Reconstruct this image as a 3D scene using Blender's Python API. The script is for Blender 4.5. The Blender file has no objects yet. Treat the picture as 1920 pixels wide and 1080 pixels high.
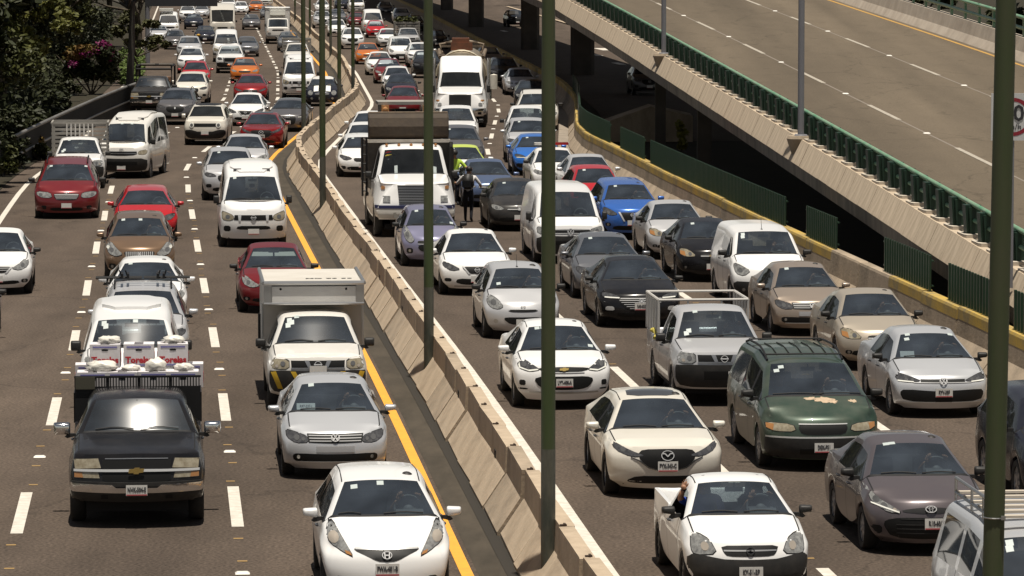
import bpy, bmesh, math, random
import numpy as np
from mathutils import Vector, Matrix
from mathutils.bvhtree import BVHTree
from bisect import bisect_right
random.seed(7)
R = math.radians
C = bpy.context.scene.collection
SC = bpy.context.scene

# ---------------------------------------------------------------- camera, sky, sun, exposure
CAM_H, F_PX = 8.60, 7800.0
PITCH = math.atan(655 / F_PX)
K = F_PX / 4437.0                     # measured distances along the road scale with the lens
cam_d = bpy.data.cameras.new('camera')
cam_d.sensor_width = 36.0
cam_d.lens = 36.0 * F_PX / 1920.0
cam_d.clip_start, cam_d.clip_end = 0.5, 3000
cam = bpy.data.objects.new('camera', cam_d)
C.objects.link(cam)
cam.location = (0, 0, CAM_H)
cam.rotation_euler = (math.pi / 2 - PITCH, 0, 0)
SC.camera = cam

SUN_DIR = Vector((0.035, -0.14, 1.0)).normalized()          # towards the sun
sun_el = math.asin(SUN_DIR.z)
sun_az = math.atan2(SUN_DIR.x, SUN_DIR.y)
W = bpy.data.worlds.new('World')
SC.world = W
W.use_nodes = True
wn = W.node_tree
bg = wn.nodes['Background']
sky = wn.nodes.new('ShaderNodeTexSky')
sky.sky_type = 'NISHITA'
sky.sun_disc = False
sky.sun_elevation = sun_el
sky.sun_rotation = sun_az
sky.altitude = 2200
sky.air_density, sky.dust_density = 1.0, 0.6
wb = wn.nodes.new('ShaderNodeVectorMath')                  # the photograph's warm white balance
wb.operation = 'MULTIPLY'
wb.inputs[1].default_value = (1.08, 1.0, .88)
hs = wn.nodes.new('ShaderNodeHueSaturation')               # hazy, whitish city sky
hs.inputs['Saturation'].default_value = .55
wn.links.new(sky.outputs[0], hs.inputs['Color'])
wn.links.new(hs.outputs[0], wb.inputs[0])
wn.links.new(wb.outputs[0], bg.inputs[0])
bg.inputs[1].default_value = 0.05
sd = bpy.data.lights.new('sun', 'SUN')
sd.energy, sd.angle, sd.color = 5.0, R(0.5), (1.0, 0.93, 0.82)
so = bpy.data.objects.new('sun', sd)
C.objects.link(so)
so.rotation_euler = (-SUN_DIR).to_track_quat('-Z', 'Y').to_euler()
so.location = (0, 0, 60)
vs = SC.view_settings
vs.view_transform, vs.look, vs.exposure, vs.gamma = 'Standard', 'None', 0.22, 1.0
vs.use_curve_mapping = False
SC.render.engine = 'CYCLES'
SC.cycles.max_bounces = 8
SC.cycles.transparent_max_bounces = 12
SC.cycles.caustics_reflective = False
SC.cycles.caustics_refractive = False
SC.cycles.sample_clamp_indirect = 4.0

# ---------------------------------------------------------------- picture measurements -> places on the ground
def at(px, py, z=0.0):
    """world point at height z that the photograph shows at pixel (px, py)"""
    t = (540 - py) / F_PX
    dy = math.cos(PITCH) + t * math.sin(PITCH)
    dz = -math.sin(PITCH) + t * math.cos(PITCH)
    k = (z - CAM_H) / dz
    return Vector((k * (px - 960) / F_PX, k * dy, z))

class Line:
    """a run of the road: x as a function of y"""
    def __init__(s, pts):
        pts = sorted(pts, key=lambda p: p[1])
        s.y = [p[1] for p in pts]
        s.x = [p[0] for p in pts]
    def raw(s, y):
        i = min(max(bisect_right(s.y, y) - 1, 0), len(s.y) - 2)
        t = (y - s.y[i]) / (s.y[i + 1] - s.y[i])
        return s.x[i] + t * (s.x[i + 1] - s.x[i])
    def __call__(s, y):
        return sum(s.raw(y + d) for d in (-5.8, -2.9, 0, 2.9, 5.8)) / 5
    def heading(s, y, d=17):
        return math.atan2(s(y + d) - s(y - d), 2 * d)

# ---------------------------------------------------------------- materials
MATS = {}
def mat(name, col=(.5, .5, .5), rough=.5, metal=0.0, spec=.5, coat=0.0, noise=None, bump=None, emit=None, inner=None, trans=0):
    """noise = (scale, amount, second colour, stretch); bump = (scale, strength); inner = colour of the back of the sheet"""
    if name in MATS:
        return MATS[name]
    m = bpy.data.materials.new(name)
    m.use_nodes = True
    n, l = m.node_tree.nodes, m.node_tree.links
    b = n['Principled BSDF']
    b.inputs['Base Color'].default_value = (*col, 1)
    b.inputs['Roughness'].default_value = rough
    b.inputs['Metallic'].default_value = metal
    b.inputs['Specular IOR Level'].default_value = spec
    b.inputs['Coat Weight'].default_value = coat
    b.inputs['Coat Roughness'].default_value = 0.04
    src = None
    tc = n.new('ShaderNodeTexCoord')
    if noise:
        sc_, amt, c2, st = (list(noise) + [(1, 1, 1)])[:4]
        mp = n.new('ShaderNodeMapping')
        mp.inputs['Scale'].default_value = st
        l.new(tc.outputs['Object'], mp.inputs['Vector'])
        t = n.new('ShaderNodeTexNoise')
        t.inputs['Scale'].default_value = sc_
        t.inputs['Detail'].default_value = 6
        t.inputs['Roughness'].default_value = .65
        l.new(mp.outputs[0], t.inputs['Vector'])
        r = n.new('ShaderNodeMapRange')
        r.inputs[1].default_value, r.inputs[2].default_value = .35, .68
        r.inputs[4].default_value = amt
        l.new(t.outputs[0], r.inputs[0])
        mx = n.new('ShaderNodeMix')
        mx.data_type = 'RGBA'
        mx.inputs[6].default_value, mx.inputs[7].default_value = (*col, 1), (*c2, 1)
        l.new(r.outputs[0], mx.inputs[0])
        src = mx.outputs[2]
    if inner:
        g = n.new('ShaderNodeNewGeometry')
        mx = n.new('ShaderNodeMix')
        mx.data_type = 'RGBA'
        mx.inputs[6].default_value, mx.inputs[7].default_value = (*col, 1), (*inner, 1)
        if src:
            l.new(src, mx.inputs[6])
        l.new(g.outputs['Backfacing'], mx.inputs[0])
        src = mx.outputs[2]
    if src:
        l.new(src, b.inputs['Base Color'])
    if bump:
        t = n.new('ShaderNodeTexNoise')
        t.inputs['Scale'].default_value = bump[0]
        t.inputs['Detail'].default_value = 4
        l.new(tc.outputs['Object'], t.inputs['Vector'])
        bp = n.new('ShaderNodeBump')
        bp.inputs['Strength'].default_value = bump[1]
        bp.inputs['Distance'].default_value = .02
        l.new(t.outputs[0], bp.inputs['Height'])
        l.new(bp.outputs[0], b.inputs['Normal'])
    if emit:
        b.inputs['Emission Color'].default_value = (*emit[:3], 1)
        b.inputs['Emission Strength'].default_value = emit[3]
    if trans:
        b.inputs['Transmission Weight'].default_value = trans
    MATS[name] = m
    return m

def glass_mat(name, tint=(.42, .46, .46), haze=.10, rough=.03, hz=(.30, .33, .34)):
    if name in MATS:
        return MATS[name]
    m = bpy.data.materials.new(name)
    m.use_nodes = True
    n, l = m.node_tree.nodes, m.node_tree.links
    n.remove(n['Principled BSDF'])
    tr = n.new('ShaderNodeBsdfTransparent'); tr.inputs[0].default_value = (*tint, 1)
    df = n.new('ShaderNodeBsdfDiffuse'); df.inputs[0].default_value = (*hz, 1)
    gl = n.new('ShaderNodeBsdfGlossy'); gl.inputs['Roughness'].default_value = rough
    tc = n.new('ShaderNodeTexCoord')
    nz = n.new('ShaderNodeTexNoise'); nz.inputs['Scale'].default_value = 1.1; nz.inputs['Detail'].default_value = 3
    l.new(tc.outputs['Object'], nz.inputs['Vector'])
    mr = n.new('ShaderNodeMapRange'); mr.inputs[1].default_value, mr.inputs[2].default_value = .3, .7
    mr.inputs[3].default_value, mr.inputs[4].default_value = haze * .45, haze * 1.6  # dust veil; its broad variation paints in soft cloud reflections
    l.new(nz.outputs[0], mr.inputs[0])
    m1 = n.new('ShaderNodeMixShader'); l.new(mr.outputs[0], m1.inputs[0]); l.new(tr.outputs[0], m1.inputs[1]); l.new(df.outputs[0], m1.inputs[2])
    fr = n.new('ShaderNodeFresnel'); fr.inputs[0].default_value = 1.5
    m2 = n.new('ShaderNodeMixShader'); l.new(fr.outputs[0], m2.inputs[0]); l.new(m1.outputs[0], m2.inputs[1]); l.new(gl.outputs[0], m2.inputs[2])
    g2 = n.new('ShaderNodeBsdfGlossy'); g2.inputs['Roughness'].default_value = .17
    m3 = n.new('ShaderNodeMixShader'); m3.inputs[0].default_value = .014; l.new(m2.outputs[0], m3.inputs[1]); l.new(g2.outputs[0], m3.inputs[2])
    l.new(m3.outputs[0], n['Material Output'].inputs[0])
    MATS[name] = m
    return m

def paint(name, col, metal=0.0, rough=.35, dirt=.25, coat=.6):
    dusty = tuple(c * .78 + d * .22 for c, d in zip(col, (.30, .26, .21)))
    dark = max(col) < .04
    return mat('paint_' + name, col, rough, metal, .3 if dark else .45, .22 if dark else coat, noise=(1.6, dirt, dusty), inner=(.045, .045, .05))

# ---------------------------------------------------------------- mesh helpers
class MB:
    def __init__(s):
        s.v, s.f, s.m = [], [], []
    def add(s, vs_, fs_, mi=0):
        o = len(s.v)
        s.v += [tuple(v) for v in vs_]
        s.f += [[i + o for i in f] for f in fs_]
        s.m += [mi] * len(fs_)
        return s
    def box(s, c, d, mi=0, rz=0.0, taper=1.0, rx=0.0):
        hx, hy, hz = d[0] / 2, d[1] / 2, d[2] / 2
        M = Matrix.Translation(c) @ Matrix.Rotation(rz, 4, 'Z') @ Matrix.Rotation(rx, 4, 'X')
        vv = [M @ Vector((sx * hx * (taper if sz > 0 else 1), sy * hy * (taper if sz > 0 else 1), sz * hz)) for sz in (-1, 1) for sx, sy in ((-1, -1), (1, -1), (1, 1), (-1, 1))]
        return s.add(vv, [(3, 2, 1, 0), (4, 5, 6, 7), (0, 1, 5, 4), (1, 2, 6, 5), (2, 3, 7, 6), (3, 0, 4, 7)], mi)
    def tube(s, path, r, seg=8, mi=0, cap=True, closed=False):
        path = [Vector(p) for p in path]
        n = len(path)
        rs = r if isinstance(r, (list, tuple)) else [r] * n
        vv = []
        for i, p in enumerate(path):
            a = path[(i - 1) % n] if (i > 0 or closed) else p
            b = path[(i + 1) % n] if (i < n - 1 or closed) else p
            t = (b - a).normalized()
            up = Vector((0, 0, 1)) if abs(t.z) < .9 else Vector((0, 1, 0))
            x = t.cross(up).normalized(); y = x.cross(t).normalized()
            for k in range(seg):
                q = 2 * math.pi * k / seg
                vv.append(p + rs[i] * (math.cos(q) * x + math.sin(q) * y))
        ff = []
        for i in range(n if closed else n - 1):
            for k in range(seg):
                a, b = i * seg + k, i * seg + (k + 1) % seg
                j = ((i + 1) % n) * seg
                ff.append((a, b, j + (k + 1) % seg, j + k))
        if cap and not closed:
            ff.append(tuple(range(seg - 1, -1, -1)))
            ff.append(tuple(range((n - 1) * seg, n * seg)))
        return s.add(vv, ff, mi)
    def lathe(s, prof, c=(0, 0, 0), axis='Z', seg=20, mi=0):
        vv, ff = [], []
        for k in range(seg):
            q = 2 * math.pi * k / seg
            for r_, h in prof:
                p = (r_ * math.cos(q), r_ * math.sin(q), h)
                if axis == 'X': p = (p[2], p[0], p[1])
                elif axis == 'Y': p = (p[0], p[2], p[1])
                vv.append((p[0] + c[0], p[1] + c[1], p[2] + c[2]))
        n = len(prof)
        for k in range(seg):
            for i in range(n - 1):
                a, b = k * n + i, ((k + 1) % seg) * n + i
                ff.append((a, b, b + 1, a + 1))
        return s.add(vv, ff, mi)
    def prism(s, poly, lo, hi, axis='Y', mi=0):
        """outline (a, b) extruded along an axis"""
        n = len(poly)
        def pt(a, b, h):
            return {'Y': (a, h, b), 'X': (h, a, b), 'Z': (a, b, h)}[axis]
        vv = [pt(a, b, lo) for a, b in poly] + [pt(a, b, hi) for a, b in poly]
        ff = [tuple(range(n - 1, -1, -1)), tuple(range(n, 2 * n))]
        ff += [(i, (i + 1) % n, n + (i + 1) % n, n + i) for i in range(n)]
        return s.add(vv, ff, mi)
    def ball(s, c, r, seg=10, mi=0):
        rx, ry, rz = r if isinstance(r, (tuple, list)) else (r, r, r)
        vv, ff = [], []
        n = seg // 2 + 1
        for k in range(seg):
            q = 2 * math.pi * k / seg
            for i in range(n + 1):
                e = -math.pi / 2 + math.pi * i / n
                vv.append((c[0] + rx * math.cos(e) * math.cos(q), c[1] + ry * math.cos(e) * math.sin(q), c[2] + rz * math.sin(e)))
        for k in range(seg):
            for i in range(n):
                a, b = k * (n + 1) + i, ((k + 1) % seg) * (n + 1) + i
                ff.append((a, b, b + 1, a + 1))
        return s.add(vv, ff, mi)
    def mesh(s, name, mats, smooth=0, fix=False):
        me = bpy.data.meshes.new(name)
        me.from_pydata(s.v, [], s.f)
        for m_ in (mats if isinstance(mats, (list, tuple)) else [mats]):
            me.materials.append(m_)
        if any(s.m):
            me.polygons.foreach_set('material_index', s.m)
        if fix:
            b = bmesh.new(); b.from_mesh(me)
            bmesh.ops.remove_doubles(b, verts=b.verts, dist=1e-5)
            bmesh.ops.recalc_face_normals(b, faces=b.faces)
            b.to_mesh(me); b.free()
        if smooth:
            me.polygons.foreach_set('use_smooth', [True] * len(me.polygons))
            if smooth < 180:
                me.set_sharp_from_angle(angle=R(smooth))
        me.update()
        return me
    def build(s, name, mats, parent=None, smooth=0, fix=False, **kw):
        return obj(name, s.mesh(name, mats, smooth, fix), parent, **kw)

def obj(name, me, parent=None, loc=None, rz=None, rot=None, label=None, cat=None, group=None, kind=None):
    o = bpy.data.objects.new(name, me)
    C.objects.link(o)
    if parent: o.parent = parent
    if loc is not None: o.location = loc
    if rz is not None: o.rotation_euler = (0, 0, rz)
    if rot is not None: o.rotation_euler = rot
    tag(o, label, cat, group, kind)
    return o

def tag(o, label=None, cat=None, group=None, kind=None):
    if label: o['label'] = label
    if cat: o['category'] = cat
    if group: o['group'] = group
    if kind: o['kind'] = kind
    return o

def thing(name, label, cat, loc=(0, 0, 0), rz=0, group=None):
    return obj(name, None, None, loc, rz, None, label, cat, group)

def text_mesh(s, size, mat_, depth=.004, align='CENTER', bold=0.0):
    cu = bpy.data.curves.new('lettering', 'FONT')
    cu.body, cu.size, cu.extrude, cu.align_x, cu.align_y = s, size, depth, align, 'CENTER'
    cu.resolution_u = 2
    cu.offset = bold
    o = bpy.data.objects.new('lettering', cu)
    C.objects.link(o)
    me = bpy.data.meshes.new_from_object(o.evaluated_get(bpy.context.evaluated_depsgraph_get()))
    bpy.data.objects.remove(o)
    me.materials.clear(); me.materials.append(mat_)
    return me

# plain materials
M_trim = mat('black_trim', (.010, .010, .011), .6, 0, .3)
M_bright = mat('bright_trim', (.68, .68, .67), .28, .4)
M_black = mat('black_plastic', (.020, .020, .020), .55, 0, .35, noise=(6, .5, (.05, .045, .04)))
M_under = mat('underbody', (.008, .008, .008), .9)
M_tyre = mat('tyre_rubber', (.016, .016, .016), .8, noise=(4, .5, (.05, .045, .04)))
M_rim = mat('alloy_rim', (.42, .42, .43), .35, .7)
M_rimd = mat('steel_rim', (.05, .05, .052), .5, .3)
M_chrome = mat('chrome', (.75, .75, .76), .12, 1.0)
M_satin = mat('satin_metal', (.45, .45, .45), .35, .9)
M_grille = mat('grille_black', (.007, .007, .007), .5, 0, .3)
M_lamp = mat('lamp_clear', (.44, .44, .42), .10, .35, .6, .8, noise=(14, .85, (.12, .12, .12)))
M_lampy = mat('lamp_yellowed', (.40, .36, .27), .18, .15, .5, .5, noise=(12, .8, (.19, .15, .09)))
M_lampd = mat('lamp_dark', (.06, .06, .065), .08, .3, .6, .8, noise=(16, .6, (.20, .20, .20)))
M_lens = mat('lamp_projector', (.17, .17, .17), .16, .4)
M_bulb = mat('lamp_reflector', (.50, .44, .37), .25, .4)
M_amber = mat('amber_lens', (.36, .17, .06), .2, 0, .5, .5)
M_redl = mat('red_lens', (.30, .012, .012), .2, 0, .5, .5)
M_drl = mat('light_guide', (.80, .80, .74), .3)
M_plate = mat('plate_white', (.62, .61, .58), .45, noise=(9, .3, (.4, .38, .35)))
M_ink = mat('plate_ink', (.03, .03, .035), .6)
M_glass = glass_mat('windscreen_glass', (.50, .57, .60), .085, .045, (.25, .31, .40))
M_badge = mat('badge_silver', (.62, .62, .62), .3, .35)
M_glassd = glass_mat('tinted_glass', (.10, .11, .11), .07, .03, (.2, .22, .23))
M_sglass = glass_mat('side_glass', (.30, .33, .33), .07, .03, (.2, .22, .23))
M_dash = mat('dashboard', (.12, .12, .12), .7)
M_seat = mat('seat_fabric', (.075, .075, .08), .9)
M_seatg = mat('seat_grey', (.16, .16, .155), .9)
M_white_s = mat('sticker', (.42, .47, .46), .5)
M_conc = mat('concrete', (.47, .375, .27), .85, noise=(2.1, .75, (.26, .20, .14), (1, .6, .5)), bump=(18, .3))
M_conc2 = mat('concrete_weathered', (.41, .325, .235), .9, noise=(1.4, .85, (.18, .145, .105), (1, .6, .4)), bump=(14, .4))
# ================================================================ the setting
def line_px(pix, z, near=None, far=None):
    pts = [at(x, y, z) for x, y in pix]
    pts = [(p.x, p.y) for p in pts]
    return Line((near or []) + pts + (far or []))

MED = line_px([(1035, 950), (920, 772), (800, 597), (690, 452), (610, 343), (556, 268), (560, 252), (640, 187), (672, 163), (643, 107), (600, 68), (560, 32)], .95,
              near=[(4.6, 5.0 * K), (2.35, 20.0 * K)], far=[(-34.0, 330.0 * K), (-47, 430 * K)])
WALL = line_px([(1895, 615), (1500, 438), (1300, 345), (1085, 240), (1082, 177), (1048, 146), (965, 106), (913, 79), (840, 42), (805, 24)], 1.0,
               near=[(15.6, 5.0 * K), (13.4, 20.0 * K)], far=[(-17.5, 330.0 * K), (-29, 430 * K)])
LEFT = Line([(a, b * K) for a, b in [(-6.6, 5), (-10, 31), (-15.95, 73.6), (-17.3, 84), (-18.2, 100), (-20.6, 117), (-24, 150), (-31.5, 203), (-49, 330), (-63, 430)]])
EDGE = Line([(a, b * K) for a, b in [(14.2, 16), (12.5, 30), (10.0, 50), (8.47, 63), (4.3, 97.5), (2.4, 112), (1.0, 123), (-.5, 140), (-1.6, 153), (-3.8, 170), (-11.6, 240), (-23, 330), (-33, 400)]])
def deck_z(y):
    y = y / K
    if y < 115: return -1.08 + .062 * y
    t = min((y - 115) / 110, 1)
    return 6.05 + 3.4 * (t - t * t / 2)

def asphalt(name, col, grain=.45, patch=.35, stretch=(1, .12, 1), blot=.14):
    m = mat(name, col, .92, 0, .25)
    n, l = m.node_tree.nodes, m.node_tree.links
    b = n['Principled BSDF']
    tc = n.new('ShaderNodeTexCoord')
    def noise(scale, st=(1, 1, 1), det=4):
        mp = n.new('ShaderNodeMapping'); mp.inputs['Scale'].default_value = st
        l.new(tc.outputs['Object'], mp.inputs['Vector'])
        t = n.new('ShaderNodeTexNoise'); t.inputs['Scale'].default_value = scale; t.inputs['Detail'].default_value = det
        l.new(mp.outputs[0], t.inputs['Vector'])
        return t.outputs[0]
    def rng(s, lo, hi, a=.3, bb=.7):
        r = n.new('ShaderNodeMapRange'); r.inputs[1].default_value, r.inputs[2].default_value = a, bb
        r.inputs[3].default_value, r.inputs[4].default_value = lo, hi
        l.new(s, r.inputs[0]); return r.outputs[0]
    def mul(a, b_):
        x = n.new('ShaderNodeMath'); x.operation = 'MULTIPLY'; l.new(a, x.inputs[0]); l.new(b_, x.inputs[1]); return x.outputs[0]
    v = mul(rng(noise(19, det=2), 1 - grain, 1 + grain), rng(noise(.22, stretch), 1 - patch, 1 + patch))
    v = mul(v, rng(noise(1.1, (1, .3, 1)), 1 - blot, 1 + blot))
    # sealed cracks and oil-darkened lane centres
    vo = n.new('ShaderNodeTexVoronoi'); vo.feature = 'DISTANCE_TO_EDGE'; vo.inputs['Scale'].default_value = .16
    mpv = n.new('ShaderNodeMapping'); mpv.inputs['Scale'].default_value = (1, .45, 1)
    nw = n.new('ShaderNodeTexNoise'); nw.inputs['Scale'].default_value = .9; nw.inputs['Detail'].default_value = 4
    ad = n.new('ShaderNodeVectorMath'); ad.operation = 'ADD'
    l.new(tc.outputs['Object'], nw.inputs['Vector']); l.new(tc.outputs['Object'], ad.inputs[0]); l.new(nw.outputs['Color'], ad.inputs[1])
    l.new(ad.outputs[0], mpv.inputs['Vector']); l.new(mpv.outputs[0], vo.inputs['Vector'])
    v = mul(v, rng(vo.outputs['Distance'], .78, 1.0, .002, .007))
    v = mul(v, rng(noise(.55, (1, .018, 1), 2), .86, 1.08, .35, .65))
    v = mul(v, rng(noise(2.3, (1, .5, 1), 3), .80, 1.0, .28, .36))
    mx = n.new('ShaderNodeVectorMath'); mx.operation = 'SCALE'
    mx.inputs[0].default_value = col
    l.new(v, mx.inputs['Scale'])
    l.new(mx.outputs[0], b.inputs['Base Color'])
    bp = n.new('ShaderNodeBump'); bp.inputs['Strength'].default_value = .35; bp.inputs['Distance'].default_value = .01
    l.new(noise(60), bp.inputs['Height']); l.new(bp.outputs[0], b.inputs['Normal'])
    return m

M_road = asphalt('asphalt', (.080, .0605, .0465), .42, .18, (1, .10, 1), .15)
M_deck = asphalt('asphalt_pale', (.112, .089, .063), .16, .20, (1.6, .03, 1), .05)
M_dirt = mat('soil', (.036, .030, .020), .95, 0, .2, noise=(.8, .8, (.02, .02, .012)))
M_mark = mat('road_paint_white', (.66, .62, .55), .7, noise=(5, .55, (.34, .30, .25)))
M_marky = mat('road_paint_yellow', (.80, .36, .035), .7, noise=(4, .4, (.46, .22, .05)))
M_shoulder = mat('dusty_shoulder', (.072, .060, .046), .95, 0, .2, noise=(2.2, .9, (.042, .036, .028), (1, .25, 1)))

def strip(fa, fb, ys, za, zb=None):
    zb = za if zb is None else zb
    m = MB()
    vv = []
    for y in ys:
        a = za(y) if callable(za) else za
        b = zb(y) if callable(zb) else zb
        vv += [(fa(y), y, a), (fb(y), y, b)]
    m.add(vv, [(2 * i, 2 * i + 1, 2 * i + 3, 2 * i + 2) for i in range(len(ys) - 1)])
    return m

YS = [(5 + 3 * i) * K for i in range(142)]
g = MB(); g.add([(-600, -60, -.03), (600, -60, -.03), (600, 2800, -.03), (-600, 2800, -.03)], [(0, 1, 2, 3)])
g.build('ground', M_dirt, kind='structure')
road = strip(lambda y: LEFT(y) - .7, lambda y: WALL(y) + .1, YS, 0).build('road', M_road, kind='structure')
strip(lambda y: MED(y) - 1.0, lambda y: MED(y) - .2, YS, .004).build('shoulder_dust', M_shoulder, road)
strip(lambda y: MED(y) - 1.24, lambda y: MED(y) - 1.07, YS, .008).build('edge_line', M_marky, road, label='solid yellow edge line')
strip(lambda y: MED(y) + .72, lambda y: MED(y) + .90, YS, .004).build('edge_line', M_mark, road)
strip(lambda y: LEFT(y) + .0, lambda y: LEFT(y) + .17, YS, .004).build('edge_line', M_mark, road)
strip(lambda y: WALL(y) - .85, lambda y: WALL(y) - .3, YS, .004).build('gutter', mat('pale_gutter', (.30, .25, .20), .9, noise=(1.5, .7, (.16, .14, .11))), road)

dash_me = MB(); dash_me.box((0, 0, .003), (.18, 2.56 * K, .005)); dash_me = dash_me.mesh('lane_dash', M_mark)
stud_me = MB(); stud_me.box((0, 0, .011), (.20, .20, .022), taper=.7); stud_me = stud_me.mesh('road_stud', mat('stud_white', (.75, .72, .66), .4))
chip_me = MB(); chip_me.box((0, 0, .0026), (.14, .10, .004)); chip_me = chip_me.mesh('paint_chip', mat('worn_paint_dot', (.30, .19, .07), .8))
def dashes(off, y0, y1=330 * K, pitch=7.68 * K, lane_line=MED):
    y = y0
    while y < y1:
        x = lane_line(y) + off(y)
        h = lane_line.heading(y)
        obj('lane_dash', dash_me, road, (x, y, .001), -h)
        ym = y + pitch * .5 * math.cos(h)
        obj('road_stud', stud_me, road, (lane_line(ym) + off(ym), ym, .001), -h)
        if y < 75 * K:
            for k in range(4):
                yc = y + 3.1 + k * 2.4 + random.uniform(-.3, .3)
                if abs(yc - ym) > .4:
                    obj('paint_chip', chip_me, road, (lane_line(yc) + off(yc) + random.uniform(-.05, .05), yc, .001), -h)
        y += pitch * math.cos(h)
dashes(lambda y: -7.42 + .32 * min(max((y / K - 36) / 22, 0), 1) + .25 * min(max((y / K - 60) / 20, 0), 1) * (y < 98 * K), (35.2 - 2 * 7.6) * K)
dashes(lambda y: -4.2, (35.6 - 2 * 7.6) * K)
dashes(lambda y: 3.75, (46 - 3 * 7.6) * K)
dashes(lambda y: 7.35, (42 - 3 * 7.6) * K)

# ---------------------------------------------------------------- concrete median barrier, block by block
med = thing('median_barrier', 'long pale concrete barrier dividing the two carriageways', 'barrier', (MED(80), 80, 0))
prof_m = [(-.46, 0), (-.46, .06), (-.43, .10), (-.15, .52), (-.12, .56), (-.10, .97), (.10, .97), (.12, .56), (.15, .52), (.43, .10), (.46, .06), (.46, 0)]
def block_mesh(prof, ln, name, m_, jig):
    rnd = random.Random(jig)
    b = MB()
    vv, n = [], len(prof)
    for yy in (-ln / 2, -ln / 2 + .03, ln / 2 - .03, ln / 2):
        s_ = .985 if abs(yy) == ln / 2 else 1
        vv += [(x * s_, yy, z * (s_ if z > .5 else 1) + (rnd.uniform(-.006, .006) if z > .9 else 0)) for x, z in prof]
    ff = [tuple(range(n - 1, -1, -1)), tuple(range(3 * n, 4 * n))]
    for k in range(3):
        ff += [(k * n + i, k * n + (i + 1) % n, (k + 1) * n + (i + 1) % n, (k + 1) * n + i) for i in range(n)]
    b.add(vv, ff)
    return b.mesh(name, m_, fix=True)
LN = 2.84
mblocks = [block_mesh(prof_m, LN - .06, 'concrete_block', (M_conc, M_conc2)[k % 3 == 2], k) for k in range(5)]
slot_me = MB(); slot_me.box((0, 0, 0), (.02, .26, .11)); slot_me = slot_me.mesh('lifting_slot', M_under)
pin_me = MB(); pin_me.box((0, 0, .008), (.09, .06, .02)); pin_me.box((.02, .02, .014), (.03, .12, .025)); pin_me = pin_me.mesh('steel_pin', mat('rusty_iron', (.05, .03, .02), .8))
y, k = 27.0, 0
while y < 330 * K:
    big = y > 150 * K
    h = MED.heading(y, 2)
    rnd = random.Random(k * 13)
    o = obj('concrete_block', mblocks[k % 5], med, (MED(y) + rnd.uniform(-.03, .03) - MED(80), y - 80, rnd.uniform(-.012, .008)), -h + rnd.uniform(-.012, .012))
    if big: o.scale = (1, 2, 1)
    if y < 130 * K:
        obj('steel_pin', pin_me, o, (rnd.uniform(-.05, .05), LN / 2, .97))
        if k % 3 == 1:
            obj('lifting_slot', slot_me, o, (-.115, .5, .62))
            obj('lifting_slot', slot_me, o, (.115, .5, .62))
    y += LN * math.cos(h) * (2 if big else 1); k += 1
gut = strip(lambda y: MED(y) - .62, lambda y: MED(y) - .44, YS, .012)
gut.build('gutter', mat('toe_shadow_dirt', (.022, .018, .013), .95), road)  # dark strip: shadow and dirt at the barrier toe painted as one colour

# ---------------------------------------------------------------- right wall: yellow topped blocks with green fence panels
wall = thing('side_wall', 'low concrete wall painted with a yellow band along the right lanes', 'wall', (WALL(97), 97, 0))
prof_w = [(-.42, 0), (-.42, .07), (-.17, .42), (-.11, .95), (-.09, 1.0), (.12, 1.0), (.14, 0)]
M_yband = mat('yellow_band', (.52, .34, .05), .75, noise=(1.7, 1.0, (.24, .19, .10)))
WL = 4.0
wbl = [block_mesh(prof_w, WL - .03, 'concrete_block', M_conc2, 40 + k) for k in range(3)]
band = MB()
for sgn in (0,):
    vv, n = [], 5
    pr = [(-.135, .76), (-.117, .953), (-.094, 1.006), (.123, 1.006), (.143, .76)]
    for yy in (-WL / 2 + .01, WL / 2 - .01):
        vv += [(x, yy, z) for x, z in pr]
    ff = [(i, i + 1, n + i + 1, n + i) for i in range(n - 1)] + [(0, 1, 2, 3, 4), (9, 8, 7, 6, 5)]
    band.add(vv, ff)
band_me = band.mesh('yellow_band', M_yband, fix=True)
y, k = 36.0, 0
while y < 330 * K:
    h = WALL.heading(y, 2)
    rnd = random.Random(k * 7)
    o = obj('concrete_block', wbl[k % 3], wall, (WALL(y) - WALL(97) + rnd.uniform(-.015, .015), y - 97, rnd.uniform(-.02, .01)), -h)
    if not (53.2 * K < y < 57.8 * K or 50.2 * K < y < 51.6 * K):
        obj('yellow_band', band_me, o)
    y += WL * math.cos(h); k += 1

M_green = mat('green_paint', (.008, .036, .018), .45, noise=(3, .5, (.03, .05, .025)))
M_greenl = mat('green_rail_sunlit', (.10, .27, .15), .4, noise=(1.5, .9, (.26, .34, .24)))  # paler green: sunshine on the rails put into the colour
slat_me = MB(); slat_me.box((0, 0, .39), (.05, .135, .78)); slat_me = slat_me.mesh('slat', M_green)
def wall_y(px, z=1.0):
    lo, hi = 36, 560
    for _ in range(40):
        m_ = (lo + hi) / 2
        if 960 + F_PX * WALL(m_) / m_ * .995 > px: lo = m_
        else: hi = m_
    return (lo + hi) / 2
panels = [(1772, 1860, 'nearest green slat fence panel on the yellow wall beside the thick pole'), (1650, 1742, 'green slat fence panel on the wall just after the unpainted blocks'),
          (1505, 1566, 'short green slat fence panel on the wall above the white van'), (1217, 1470, 'longest run of green slat fence on the yellow wall'),
          (1160, 1206, 'short green fence panel on the wall behind the blue car'), (1072, 1142, 'farthest green fence panel on the wall at the bend')]
panels.insert(0, (1895, 2100, 'green slat fence panel at the right edge behind the thick pole'))
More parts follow.
